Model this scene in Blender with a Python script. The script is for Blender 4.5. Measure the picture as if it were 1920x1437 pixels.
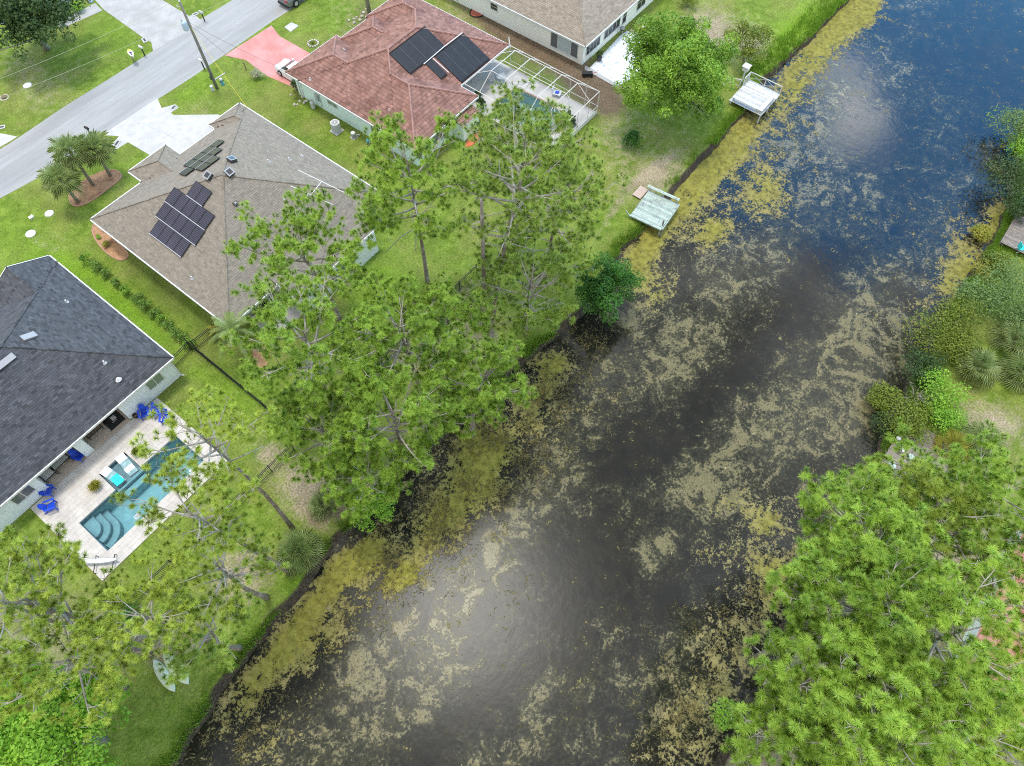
import bpy, math, random
import numpy as np
from mathutils import Vector, Matrix

# ------------------------------------------------------------------ clean scene
for o in list(bpy.data.objects):
    bpy.data.objects.remove(o)
SC = bpy.context.scene
COL = SC.collection
rnd = random.Random(11)
rng = np.random.default_rng(11)
PI = math.pi

# ------------------------------------------------------------------ camera (a drone 51 m above the lawn)
# world axes: +x runs along the street, +y from the canal towards the street
H = 51.0
FPX, CX, CY = 1332.0, 960.0, 718.5          # the photograph's focal length and centre, in its own pixels
TH = math.radians(28.3)
_c, _s = 0.617, 0.787
_n = math.hypot(_c, _s); _c /= _n; _s /= _n
def _rot(p, q, r): return np.array([_c*p + _s*q, -_s*p + _c*q, r])
CF = _rot(0, math.sin(TH), -math.cos(TH))
CU = _rot(0, math.cos(TH), math.sin(TH))
CR = _rot(1, 0, 0)
cam_d = bpy.data.cameras.new('camera')
cam = bpy.data.objects.new('camera', cam_d); COL.objects.link(cam)
cam.matrix_world = Matrix(((CR[0], CU[0], -CF[0], 0), (CR[1], CU[1], -CF[1], 0), (CR[2], CU[2], -CF[2], H), (0, 0, 0, 1)))
cam_d.sensor_width = 36.0
cam_d.lens = 36.0*FPX/1920.0
cam_d.clip_start = 0.5
cam_d.clip_end = 2000
SC.camera = cam

def at(u, v, z=0.0):
    """photograph pixel -> point of the place at height z"""
    d = CF + (u-CX)/FPX*CR - (v-CY)/FPX*CU
    t = (z-H)/d[2]
    return float(d[0]*t), float(d[1]*t)
def at_plane(u, v, pl):
    a, b, c = pl                     # z = a x + b y + c
    d = CF + (u-CX)/FPX*CR - (v-CY)/FPX*CU
    t = (c-H)/(d[2]-a*d[0]-b*d[1])
    return float(d[0]*t), float(d[1]*t), float(H+d[2]*t)
def px_of(P):
    """points (n,3) -> photograph pixels"""
    Q = P - np.array([0, 0, H])
    k = Q@CF
    return CX+FPX*(Q@CR)/k, CY-FPX*(Q@CU)/k

# ------------------------------------------------------------------ sky, sun, exposure
gx, gy = at(868, 1135, -0.6)
P0 = (gx/51.6, gy/51.6)              # where the sun stands behind the cloud (its mirror image lies on the water)
sun_dir = Vector((P0[0], P0[1], 1)).normalized()
SUN_EL = math.asin(sun_dir.z)
SUN_AZ = math.atan2(sun_dir.x, sun_dir.y)
SKY_STRENGTH = 0.15
CLOUD = 5.8
world = bpy.data.worlds.new('World'); SC.world = world
world.use_nodes = True
wn, wl = world.node_tree.nodes, world.node_tree.links
wn.clear()
def W(t, **k):
    n = wn.new(t)
    for a, b in k.items():
        setattr(n, a, b)
    return n
def wmath(op, a, b=None, clamp=False):
    n = W('ShaderNodeMath', operation=op, use_clamp=clamp)
    for i, x in enumerate((a, b)):
        if x is None: continue
        if isinstance(x, (int, float)): n.inputs[i].default_value = x
        else: wl.new(x, n.inputs[i])
    return n.outputs[0]
def wramp(v, lo, hi):
    n = W('ShaderNodeMapRange', interpolation_type='SMOOTHSTEP')
    wl.new(v, n.inputs['Value']); n.inputs['From Min'].default_value = lo; n.inputs['From Max'].default_value = hi
    return n.outputs['Result']
sky = W('ShaderNodeTexSky', sky_type='NISHITA', sun_disc=False)
sky.sun_elevation = SUN_EL; sky.sun_rotation = SUN_AZ
sky.air_density = 1.6; sky.dust_density = 0.3; sky.ozone_density = 3.0
tc = W('ShaderNodeTexCoord')
sep = W('ShaderNodeSeparateXYZ'); wl.new(tc.outputs['Generated'], sep.inputs[0])
zc = wmath('MAXIMUM', sep.outputs[2], 0.06)
pxn, pyn = wmath('DIVIDE', sep.outputs[0], zc), wmath('DIVIDE', sep.outputs[1], zc)
comb = W('ShaderNodeCombineXYZ'); wl.new(pxn, comb.inputs[0]); wl.new(pyn, comb.inputs[1])
def wnoise(scale, detail, rough, off):
    m = W('ShaderNodeVectorMath', operation='ADD'); wl.new(comb.outputs[0], m.inputs[0]); m.inputs[1].default_value = off
    n = W('ShaderNodeTexNoise'); wl.new(m.outputs[0], n.inputs['Vector'])
    n.inputs['Scale'].default_value = scale; n.inputs['Detail'].default_value = detail; n.inputs['Roughness'].default_value = rough
    return n.outputs['Fac']
n1 = wnoise(2.3, 5, 0.55, (3.1, 7.7, 0))
n2 = wnoise(4.5, 4, 0.55, (1.3, 2.2, 0))
# grey overcast overhead breaking up into blue sky towards +x
n3 = wnoise(7.5, 6, 0.6, (5.7, 0.4, 0))
bias = wramp(pxn, 0.60, 1.20)
mixn = wmath('ADD', wmath('MULTIPLY', n1, 0.55), wmath('MULTIPLY', n3, 0.45))
cov = wmath('SUBTRACT', wmath('ADD', mixn, wmath('MULTIPLY', wmath('SUBTRACT', 1.0, bias), 0.36)), wmath('MULTIPLY', bias, 0.05))
cover = wramp(cov, 0.49, 0.70)
def wglow(cx, cy, sx, sy, ang=0.0):
    ca, sa = math.cos(ang), math.sin(ang)
    dx, dy = wmath('SUBTRACT', pxn, cx), wmath('SUBTRACT', pyn, cy)
    a = wmath('DIVIDE', wmath('ADD', wmath('MULTIPLY', dx, ca), wmath('MULTIPLY', dy, sa)), sx)
    b = wmath('DIVIDE', wmath('SUBTRACT', wmath('MULTIPLY', dy, ca), wmath('MULTIPLY', dx, sa)), sy)
    r2 = wmath('ADD', wmath('MULTIPLY', a, a), wmath('MULTIPLY', b, b))
    return wmath('EXPONENT', wmath('MULTIPLY', r2, -1.0))
glow = wglow(P0[0], P0[1], 0.085, 0.085)
glow2 = wglow(P0[0], P0[1], 0.24, 0.2)
# one bright broken cumulus that shows as a white patch on the blue water
bx, by = at(1590, 185, -0.6)
puff = wramp(wmath('MULTIPLY', wglow(bx/51.6, by/51.6, 0.24, 0.12, 0.5), wmath('MULTIPLY', n3, wmath('ADD', n2, 0.55))), 0.20, 0.72)
bx, by = at(1400, 130, -0.6)
thick = wmath('ADD', 0.30, wmath('MULTIPLY', wramp(wmath('ADD', wmath('MULTIPLY', n2, 0.6), wmath('MULTIPLY', n1, 0.4)), 0.36, 0.66), 1.25))
lum = wmath('MULTIPLY', thick, CLOUD)
lum = wmath('ADD', lum, wmath('MULTIPLY', glow2, wmath('MULTIPLY', n3, 9.0)))
lum = wmath('ADD', lum, wmath('MULTIPLY', glow, 2.0))
cc = W('ShaderNodeMix', data_type='RGBA', blend_type='MULTIPLY'); cc.inputs['Factor'].default_value = 1.0
cc.inputs['A'].default_value = (0.93, 0.97, 1.05, 1)
cb = W('ShaderNodeCombineXYZ')
for i in range(3): wl.new(lum, cb.inputs[i])
wl.new(cb.outputs[0], cc.inputs['B'])
mx = W('ShaderNodeMix', data_type='RGBA')
skh = W('ShaderNodeHueSaturation'); skh.inputs['Saturation'].default_value = 1.45; skh.inputs['Value'].default_value = 2.3
wl.new(sky.outputs[0], skh.inputs['Color'])
wl.new(cover, mx.inputs['Factor']); wl.new(skh.outputs[0], mx.inputs['A']); wl.new(cc.outputs['Result'], mx.inputs['B'])
mx2 = W('ShaderNodeMix', data_type='RGBA')
wl.new(puff, mx2.inputs['Factor']); wl.new(mx.outputs['Result'], mx2.inputs['A']); mx2.inputs['B'].default_value = (27, 27.6, 28.5, 1)
bg = W('ShaderNodeBackground'); bg.inputs['Strength'].default_value = SKY_STRENGTH
wl.new(mx2.outputs['Result'], bg.inputs['Color'])
wo = W('ShaderNodeOutputWorld'); wl.new(bg.outputs[0], wo.inputs['Surface'])
world.cycles.sampling_method = 'MANUAL'
world.cycles.sample_map_resolution = 512

sun_d = bpy.data.lights.new('sun', 'SUN')
sun = bpy.data.objects.new('sun', sun_d); COL.objects.link(sun)
sun_d.energy = 1.5; sun_d.angle = math.radians(11); sun_d.color = (1.0, 0.96, 0.9)
sun.rotation_euler = (-sun_dir).to_track_quat('-Z', 'Y').to_euler()
sun.location = (0, 0, 90)

SC.view_settings.view_transform = 'Standard'
SC.view_settings.look = 'None'
SC.view_settings.gamma = 1.0
SC.view_settings.use_curve_mapping = False
SC.view_settings.exposure = 0.70
SC.render.engine = 'CYCLES'
SC.cycles.use_denoising = False
SC.cycles.filter_width = 1.05
SC.cycles.max_bounces = 8
SC.cycles.diffuse_bounces = 3
SC.cycles.glossy_bounces = 3
SC.cycles.transparent_max_bounces = 16
SC.cycles.caustics_reflective = False
SC.cycles.caustics_refractive = False
SC.cycles.sample_clamp_indirect = 4.0

# ------------------------------------------------------------------ materials
MATS = {}
def _new(name):
    m = bpy.data.materials.new(name); m.use_nodes = True
    nt = m.node_tree; nt.nodes.clear()
    MATS[name] = m
    return m, nt.nodes, nt.links
def rgba(c): return (c[0], c[1], c[2], 1.0)
def mat(name, c1, c2=None, scale=3.0, rough=0.75, bump=0.0, bscale=30.0, tint=0.0, metal=0.0, spec=0.4, detail=4.0, c3=None, s3=0.3, lo=0.35, hi=0.65, stretch=None):
    """two tones mixed by noise, an optional third by a slower noise; 'tint' attribute varies the value per piece"""
    m, N, L = _new(name)
    p = N.new('ShaderNodeBsdfPrincipled'); out = N.new('ShaderNodeOutputMaterial'); L.new(p.outputs[0], out.inputs[0])
    p.inputs['Roughness'].default_value = rough; p.inputs['Metallic'].default_value = metal
    p.inputs['Specular IOR Level'].default_value = spec
    geo = N.new('ShaderNodeNewGeometry')
    pos = geo.outputs['Position']
    if stretch:
        vm = N.new('ShaderNodeVectorMath'); vm.operation = 'MULTIPLY'; L.new(pos, vm.inputs[0]); vm.inputs[1].default_value = stretch; pos = vm.outputs[0]
    col = None
    if c2 is None:
        r = N.new('ShaderNodeRGB'); r.outputs[0].default_value = rgba(c1); col = r.outputs[0]
    else:
        n = N.new('ShaderNodeTexNoise'); n.inputs['Scale'].default_value = scale; n.inputs['Detail'].default_value = detail
        L.new(pos, n.inputs['Vector'])
        mr = N.new('ShaderNodeMapRange'); mr.inputs['From Min'].default_value = lo; mr.inputs['From Max'].default_value = hi
        L.new(n.outputs['Fac'], mr.inputs['Value'])
        mx = N.new('ShaderNodeMix'); mx.data_type = 'RGBA'
        L.new(mr.outputs[0], mx.inputs['Factor']); mx.inputs['A'].default_value = rgba(c1); mx.inputs['B'].default_value = rgba(c2)
        col = mx.outputs['Result']
    if c3 is not None:
        n = N.new('ShaderNodeTexNoise'); n.inputs['Scale'].default_value = s3; n.inputs['Detail'].default_value = 5.0
        L.new(pos, n.inputs['Vector'])
        mr = N.new('ShaderNodeMapRange'); mr.inputs['From Min'].default_value = 0.5; mr.inputs['From Max'].default_value = 0.72
        L.new(n.outputs['Fac'], mr.inputs['Value'])
        mx = N.new('ShaderNodeMix'); mx.data_type = 'RGBA'
        L.new(mr.outputs[0], mx.inputs['Factor']); L.new(col, mx.inputs['A']); mx.inputs['B'].default_value = rgba(c3)
        col = mx.outputs['Result']
    if tint:
        a = N.new('ShaderNodeAttribute'); a.attribute_name = 'tint'
        mr = N.new('ShaderNodeMapRange'); mr.inputs['To Min'].default_value = 1-tint; mr.inputs['To Max'].default_value = 1+tint
        L.new(a.outputs['Fac'], mr.inputs['Value'])
        h = N.new('ShaderNodeHueSaturation'); L.new(mr.outputs[0], h.inputs['Value']); L.new(col, h.inputs['Color'])
        col = h.outputs[0]
    L.new(col, p.inputs['Base Color'])
    if bump:
        n = N.new('ShaderNodeTexNoise'); n.inputs['Scale'].default_value = bscale; n.inputs['Detail'].default_value = 3.0
        L.new(geo.outputs['Position'], n.inputs['Vector'])
        b = N.new('ShaderNodeBump'); b.inputs['Strength'].default_value = bump; b.inputs['Distance'].default_value = 0.05
        L.new(n.outputs['Fac'], b.inputs['Height']); L.new(b.outputs[0], p.inputs['Normal'])
    return m
def foliage(name, c1, c2, trans=0.35, rough=0.6, c3=None):
    """leaf: tint attribute picks between two leaf colours; light passes through"""
    m, N, L = _new(name)
    a = N.new('ShaderNodeAttribute'); a.attribute_name = 'tint'
    cr = N.new('ShaderNodeValToRGB'); L.new(a.outputs['Fac'], cr.inputs[0])
    cr.color_ramp.elements[0].color = rgba(c1); cr.color_ramp.elements[1].color = rgba(c2)
    if c3 is not None:
        e = cr.color_ramp.elements.new(0.93); e.color = rgba(c2)
        cr.color_ramp.elements[2].color = rgba(c3)
    p = N.new('ShaderNodeBsdfPrincipled'); p.inputs['Roughness'].default_value = rough; p.inputs['Specular IOR Level'].default_value = 0.35
    L.new(cr.outputs[0], p.inputs['Base Color'])
    t = N.new('ShaderNodeBsdfTranslucent')
    h = N.new('ShaderNodeHueSaturation'); h.inputs['Value'].default_value = 1.25; h.inputs['Hue'].default_value = 0.49; L.new(cr.outputs[0], h.inputs['Color'])
    L.new(h.outputs[0], t.inputs['Color'])
    mx = N.new('ShaderNodeMixShader'); mx.inputs[0].default_value = trans
    L.new(p.outputs[0], mx.inputs[1]); L.new(t.outputs[0], mx.inputs[2])
    out = N.new('ShaderNodeOutputMaterial'); L.new(mx.outputs[0], out.inputs[0])
    return m

# ------------------------------------------------------------------ mesh helpers
OFF = {}                                    # world offset of each un-rotated parent
def link(name, data, parent=None):
    o = bpy.data.objects.new(name, data); COL.objects.link(o)
    if parent is not None: o.parent = parent
    return o
def mesh(name, V, F, m, parent=None, tint=None, smooth=False, kind=None, label=None):
    """V in world coordinates (the parent's offset is taken off) -> one object"""
    V = np.asarray(V, dtype=np.float64).reshape(-1, 3)
    off = OFF.get(parent.name, (0, 0, 0)) if parent is not None else (0, 0, 0)
    V = V - np.asarray(off)
    me = bpy.data.meshes.new(name)
    if isinstance(F, np.ndarray):
        nf, k = F.shape
        me.vertices.add(len(V)); me.vertices.foreach_set('co', V.astype(np.float32).ravel())
        me.loops.add(nf*k); me.loops.foreach_set('vertex_index', F.astype(np.int32).ravel())
        me.polygons.add(nf); me.polygons.foreach_set('loop_start', np.arange(0, nf*k, k, dtype=np.int32))
        me.update(calc_edges=True)
    else:
        me.from_pydata([tuple(v) for v in V], [], F)
        me.update()
    if tint is not None:
        t = np.asarray(tint, dtype=np.float32)
        dom = 'FACE' if len(t) == len(me.polygons) else 'POINT'
        me.attributes.new('tint', 'FLOAT', dom).data.foreach_set('value', t)
    if smooth:
        me.polygons.foreach_set('use_smooth', [True]*len(me.polygons))
    me.materials.append(MATS[m] if isinstance(m, str) else m)
    o = link(name, me, parent)
    if parent is not None: OFF[o.name] = off
    else: OFF[o.name] = (0, 0, 0)
    if kind: o['kind'] = kind
    if label: o['label'] = label
    return o
def thing(name, label, cat, loc=(0, 0, 0), group=None):
    o = bpy.data.objects.new(name, None); COL.objects.link(o)
    o.location = loc; o.empty_display_size = 0.3
    o['label'] = label; o['category'] = cat
    if group: o['group'] = group
    OFF[o.name] = tuple(loc)
    return o
def tag(o, label, cat, group=None):
    o['label'] = label; o['category'] = cat
    if group: o['group'] = group
    return o
def kids(o): return [c for c in bpy.data.objects if c.parent == o]
_kidcache = {}
def copy_tree(src, loc=None, rotz=None, label=None, scale=None):
    def rec(o, parent):
        c = o.copy(); COL.objects.link(c)
        if parent is not None: c.parent = parent
        ks = _kidcache.get(o.name)
        if ks is None:
            ks = _kidcache[o.name] = kids(o)
        for k in ks: rec(k, c)
        return c
    r = rec(src, None)
    if loc is not None: r.location = loc
    if rotz is not None: r.rotation_euler = (0, 0, rotz)
    if scale is not None: r.scale = (scale,)*3 if not isinstance(scale, (tuple, list)) else scale
    if label: r['label'] = label
    return r

class MB:
    """collects shapes for one mesh"""
    def __init__(s): s.V, s.F, s.T = [], [], []
    def add(s, vs, fs, t=0.5):
        b = len(s.V); s.V += [tuple(v) for v in vs]; s.F += [tuple(b+i for i in f) for f in fs]; s.T += [t]*len(fs)
        return s
    def box(s, x0, x1, y0, y1, z0, z1, t=0.5, M=None):
        vs = [(x, y, z) for z in (z0, z1) for y in (y0, y1) for x in (x0, x1)]
        if M is not None: vs = [tuple(M@Vector(v)) for v in vs]
        return s.add(vs, [(0, 2, 3, 1), (4, 5, 7, 6), (0, 1, 5, 4), (2, 6, 7, 3), (0, 4, 6, 2), (1, 3, 7, 5)], t)
    def cbox(s, c, size, rz=0.0, rx=0.0, ry=0.0, t=0.5):
        M = Matrix.Translation(c)@Matrix.Rotation(rz, 4, 'Z')@Matrix.Rotation(ry, 4, 'Y')@Matrix.Rotation(rx, 4, 'X')
        a, b, d = size[0]/2, size[1]/2, size[2]/2
        return s.box(-a, a, -b, b, -d, d, t, M)
    def prism(s, poly, z0, z1, t=0.5, bottom=True):
        n = len(poly)
        if sum(poly[i][0]*poly[(i+1) % n][1]-poly[(i+1) % n][0]*poly[i][1] for i in range(n)) < 0: poly = poly[::-1]
        vs = [(p[0], p[1], z0) for p in poly]+[(p[0], p[1], z1) for p in poly]
        fs = [tuple(range(n, 2*n))]+[(i, (i+1) % n, n+(i+1) % n, n+i) for i in range(n)]
        if bottom: fs.append(tuple(range(n-1, -1, -1)))
        return s.add(vs, fs, t)
    def tube(s, pts, rad, n=6, t=0.5, cap=True):
        pts = [Vector(p) for p in pts]
        if isinstance(rad, (int, float)): rad = [rad]*len(pts)
        vs, fs = [], []
        for i, p in enumerate(pts):
            d = (pts[min(i+1, len(pts)-1)]-pts[max(i-1, 0)])
            d = d.normalized() if d.length > 1e-9 else Vector((0, 0, 1))
            a = d.cross(Vector((0, 0, 1)) if abs(d.z) < 0.95 else Vector((1, 0, 0))).normalized(); b = d.cross(a)
            for k in range(n):
                w = 2*PI*k/n
                vs.append(p+(a*math.cos(w)+b*math.sin(w))*rad[i])
        for i in range(len(pts)-1):
            for k in range(n):
                fs.append((i*n+k, i*n+(k+1) % n, (i+1)*n+(k+1) % n, (i+1)*n+k))
        if cap:
            fs.append(tuple(range(n-1, -1, -1))); fs.append(tuple(range((len(pts)-1)*n, len(pts)*n)))
        return s.add(vs, fs, t)
    def lathe(s, prof, c=(0, 0, 0), n=14, t=0.5):
        vs, fs = [], []
        for r, z in prof:
            for k in range(n):
                w = 2*PI*k/n
                vs.append((c[0]+r*math.cos(w), c[1]+r*math.sin(w), c[2]+z))
        for i in range(len(prof)-1):
            for k in range(n):
                fs.append((i*n+k, i*n+(k+1) % n, (i+1)*n+(k+1) % n, (i+1)*n+k))
        fs.append(tuple(range(n-1, -1, -1))); fs.append(tuple(range((len(prof)-1)*n, len(prof)*n)))
        return s.add(vs, fs, t)
    def xf(s, M):
        s.V = [tuple(M@Vector(v)) for v in s.V]; return s
    def build(s, name, m, parent=None, smooth=False, kind=None, label=None):
        return mesh(name, s.V, s.F, m, parent, s.T, smooth, kind, label)

def clip(poly, a, b, c):
    """keep the part of a convex polygon where a x + b y <= c"""
    out = []
    n = len(poly)
    for i in range(n):
        p, q = poly[i], poly[(i+1) % n]
        dp, dq = a*p[0]+b*p[1]-c, a*q[0]+b*q[1]-c
        if dp <= 1e-9: out.append(p)
        if (dp < -1e-9 and dq > 1e-9) or (dp > 1e-9 and dq < -1e-9):
            t = dp/(dp-dq)
            out.append((p[0]+t*(q[0]-p[0]), p[1]+t*(q[1]-p[1])))
    return out

# lattice noise for build-time scattering
_LAT = np.random.default_rng(5).random((256, 256))
def vnoise(x, y):
    x0, y0 = np.floor(x).astype(int), np.floor(y).astype(int)
    fx, fy = x-x0, y-y0
    fx, fy = fx*fx*(3-2*fx), fy*fy*(3-2*fy)
    g = lambda i, j: _LAT[i % 256, j % 256]
    return (g(x0, y0)*(1-fx)+g(x0+1, y0)*fx)*(1-fy)+(g(x0, y0+1)*(1-fx)+g(x0+1, y0+1)*fx)*fy
def fbm(x, y, s, o=4):
    v, a, t = 0, 1.0, 0
    for k in range(o):
        v = v+a*vnoise(x*s+17.3*k, y*s+9.1*k); t += a; a *= 0.5; s *= 2.03
    return v/t

# ------------------------------------------------------------------ plain materials
mat('asphalt', (0.32, 0.32, 0.312), (0.38, 0.38, 0.37), scale=1.6, rough=0.9, bump=0.3, bscale=6, c3=(0.27, 0.27, 0.265), s3=0.35, stretch=(0.12, 1, 1))
mat('concrete_new', (0.47, 0.46, 0.44), (0.56, 0.55, 0.53), scale=1.4, rough=0.85, bump=0.08, bscale=50, c3=(0.46, 0.45, 0.43), s3=0.4)
mat('concrete_light', (0.56, 0.53, 0.49), (0.64, 0.61, 0.57), scale=0.9, rough=0.85, c3=(0.48, 0.46, 0.43), s3=0.6)
mat('concrete_old', (0.38, 0.37, 0.355), (0.47, 0.46, 0.44), scale=0.8, rough=0.9, bump=0.1, bscale=50, c3=(0.36, 0.35, 0.33), s3=0.35)
mat('red_paint_concrete', (0.52, 0.225, 0.205), (0.62, 0.31, 0.29), scale=0.5, rough=0.85, c3=(0.5, 0.2, 0.17), s3=0.3)
mat('paver', (0.50, 0.455, 0.40), (0.61, 0.57, 0.515), scale=1.1, rough=0.8, tint=0.045, c3=(0.5, 0.46, 0.42), s3=0.5)
mat('paver_joint', (0.46, 0.42, 0.365))
mat('lanai_floor', (0.48, 0.39, 0.31), (0.56, 0.47, 0.38), scale=1.3, rough=0.7, tint=0.08)
mat('mulch', (0.36, 0.19, 0.10), (0.50, 0.30, 0.17), scale=9, rough=0.95, bump=0.6, bscale=25, c3=(0.25, 0.12, 0.07), s3=1.2)
mat('red_mulch', (0.35, 0.08, 0.05), (0.45, 0.16, 0.10), scale=7, rough=0.95, bump=0.6, bscale=20)
mat('orange_mulch', (0.62, 0.13, 0.06), (0.72, 0.2, 0.1), scale=4, rough=0.9, bump=0.5, bscale=20)
mat('white_chips', (0.62, 0.64, 0.66), (0.80, 0.82, 0.83), scale=6, rough=0.8, bump=0.6, bscale=10, c3=(0.42, 0.45, 0.47), s3=2.5)
mat('brick_edging', (0.42, 0.24, 0.16), (0.5, 0.3, 0.2), scale=5)
mat('white_paint', (0.68, 0.68, 0.66), rough=0.5)
mat('white_weathered', (0.66, 0.66, 0.64), (0.50, 0.51, 0.50), scale=2.5, rough=0.7, tint=0.14)
mat('mint_weathered', (0.36, 0.48, 0.42), (0.46, 0.51, 0.47), scale=3.5, rough=0.8, tint=0.22, c3=(0.24, 0.28, 0.25), s3=2.2)
mat('grey_wood', (0.19, 0.16, 0.135), (0.29, 0.255, 0.225), scale=5, rough=0.9, tint=0.16)
mat('brown_wood', (0.20, 0.14, 0.09), (0.27, 0.2, 0.14), scale=6, rough=0.9, tint=0.1)
mat('pink_wood', (0.48, 0.36, 0.30), (0.55, 0.45, 0.38), scale=6, rough=0.9)
mat('pole_wood', (0.17, 0.16, 0.14), (0.25, 0.24, 0.21), scale=4, rough=0.9)
mat('black_metal', (0.018, 0.02, 0.02), rough=0.5)
mat('black_rubber', (0.012, 0.012, 0.013), rough=0.8)
mat('dark_cloth', (0.02, 0.02, 0.022), (0.035, 0.035, 0.035), scale=8, rough=0.9)
mat('galvanised', (0.50, 0.52, 0.55), rough=0.45, metal=0.3)
mat('pale_blue_metal', (0.45, 0.56, 0.66), rough=0.4)
mat('grey_plastic', (0.33, 0.34, 0.36), rough=0.5)
mat('light_grey', (0.55, 0.56, 0.58), rough=0.6)
mat('wall_aqua_white', (0.72, 0.78, 0.80), (0.76, 0.81, 0.82), scale=0.8, rough=0.85, bump=0.1, bscale=40)
mat('wall_grey_white', (0.78, 0.79, 0.80), (0.82, 0.83, 0.83), scale=0.8, rough=0.85, bump=0.1, bscale=40)
mat('wall_mint', (0.70, 0.84, 0.77), (0.74, 0.87, 0.80), scale=0.8, rough=0.85, bump=0.1, bscale=40)
mat('wall_cream', (0.88, 0.87, 0.80), (0.91, 0.90, 0.85), scale=0.8, rough=0.85, bump=0.1, bscale=40)
mat('shade_wall', (0.6, 0.6, 0.58))
mat('shingle_charcoal', (0.058, 0.062, 0.070), (0.080, 0.085, 0.095), scale=8, rough=0.9, tint=0.40, bump=0.2, bscale=60)
mat('shingle_brown', (0.205, 0.178, 0.142), (0.262, 0.230, 0.186), scale=6, rough=0.9, tint=0.17, bump=0.2, bscale=60)
mat('shingle_tan', (0.25, 0.21, 0.165), (0.31, 0.265, 0.21), scale=6, rough=0.9, tint=0.2, bump=0.2, bscale=60)
mat('tile_red', (0.235, 0.122, 0.096), (0.315, 0.172, 0.137), scale=1.2, rough=0.8, tint=0.30, c3=(0.19, 0.092, 0.07), s3=0.5)
mat('tile_cap', (0.31, 0.17, 0.14), (0.37, 0.21, 0.175), scale=3, rough=0.8, tint=0.1)
mat('roof_under', (0.10, 0.085, 0.07), rough=0.95)
mat('roof_under_red', (0.15, 0.06, 0.05), rough=0.95)
mat('roof_under_dark', (0.035, 0.038, 0.044), rough=0.95)
mat('metal_roof_grey', (0.52, 0.52, 0.52), (0.58, 0.58, 0.58), scale=0.6, rough=0.5)
mat('metal_roof_red', (0.46, 0.15, 0.14), (0.52, 0.2, 0.18), scale=1, rough=0.5)
mat('vent_grey', (0.33, 0.34, 0.36), rough=0.5)
mat('vent_dark', (0.06, 0.06, 0.065), rough=0.6)
mat('glass_dark', (0.03, 0.035, 0.04), rough=0.08, spec=0.8)
mat('glass_green', (0.20, 0.26, 0.20), rough=0.1, spec=0.7)
mat('glass_pale', (0.45, 0.52, 0.55), rough=0.1, spec=0.7)
mat('glass_grey', (0.12, 0.135, 0.15), rough=0.1, spec=0.7)
mat('table_glass', (0.42, 0.44, 0.42), rough=0.1, spec=0.7)
mat('blue_plastic', (0.012, 0.055, 0.52), (0.02, 0.085, 0.60), scale=2, rough=0.35, tint=0.12)
mat('white_plastic', (0.80, 0.80, 0.80), rough=0.4)
mat('turquoise', (0.02, 0.55, 0.55), (0.05, 0.62, 0.6), scale=5, rough=0.8)
mat('pale_green_hull', (0.52, 0.60, 0.45), (0.58, 0.66, 0.52), scale=2, rough=0.5, c3=(0.4, 0.46, 0.36), s3=1.5)
mat('cushion', (0.55, 0.55, 0.52), (0.62, 0.62, 0.6), scale=10, rough=0.9)
mat('terracotta', (0.10, 0.09, 0.09), rough=0.8)
mat('stone', (0.42, 0.38, 0.31), (0.55, 0.50, 0.42), scale=4, rough=0.9, tint=0.2)
mat('black_mat', (0.010, 0.013, 0.016), (0.018, 0.02, 0.024), scale=2, rough=0.45)
mat('black_mat_line', (0.10, 0.105, 0.11), rough=0.6)
mat('car_white', (0.78, 0.79, 0.80), rough=0.18, spec=0.7)
mat('car_grey', (0.20, 0.21, 0.22), rough=0.2, spec=0.7, metal=0.3)
mat('car_trim', (0.02, 0.02, 0.022), rough=0.5)
mat('red_lamp', (0.45, 0.02, 0.02), rough=0.2)
mat('yellow_paint', (0.75, 0.62, 0.06), rough=0.5)
mat('purple_dark', (0.05, 0.04, 0.12), rough=0.5)
mat('red_paint', (0.5, 0.05, 0.04), rough=0.5)
mat('aqua_paint', (0.10, 0.35, 0.40), rough=0.5)
mat('bark_pine', (0.19, 0.145, 0.115), (0.33, 0.28, 0.24), scale=5, rough=0.95, bump=0.8, bscale=14, c3=(0.4, 0.37, 0.33), s3=1.5)
mat('bark_branch', (0.30, 0.265, 0.22), (0.44, 0.41, 0.37), scale=3, rough=0.95)
mat('bark_grey', (0.26, 0.24, 0.21), (0.36, 0.34, 0.31), scale=6, rough=0.95, bump=0.6, bscale=16)
mat('bark_palm', (0.22, 0.18, 0.14), (0.34, 0.30, 0.25), scale=8, rough=0.95, bump=0.8, bscale=18)
mat('dead_wood', (0.42, 0.38, 0.33), (0.52, 0.48, 0.43), scale=4, rough=0.95)
mat('pool_plaster', (0.34, 0.53, 0.56), (0.39, 0.58, 0.61), scale=0.8, rough=0.7)
mat('pool_plaster_two', (0.46, 0.66, 0.64), (0.50, 0.70, 0.67), scale=0.8, rough=0.7)
mat('pool_tile', (0.22, 0.28, 0.32), (0.3, 0.36, 0.40), scale=9, rough=0.4)
mat('pool_step', (0.34, 0.48, 0.51), rough=0.7)
mat('pool_shelf', (0.25, 0.30, 0.33), (0.33, 0.38, 0.41), scale=7, rough=0.5)
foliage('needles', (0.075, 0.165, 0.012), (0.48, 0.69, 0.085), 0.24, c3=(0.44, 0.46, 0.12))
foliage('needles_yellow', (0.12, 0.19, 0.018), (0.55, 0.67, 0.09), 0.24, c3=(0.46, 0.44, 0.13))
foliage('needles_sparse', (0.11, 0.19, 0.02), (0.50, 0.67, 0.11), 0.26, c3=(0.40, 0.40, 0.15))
foliage('leaf_bright', (0.045, 0.14, 0.01), (0.31, 0.52, 0.05), 0.24)
foliage('leaf_lime', (0.12, 0.3, 0.02), (0.36, 0.6, 0.06), 0.3)
foliage('leaf_dark', (0.026, 0.065, 0.014), (0.09, 0.15, 0.04), 0.2)
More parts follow.
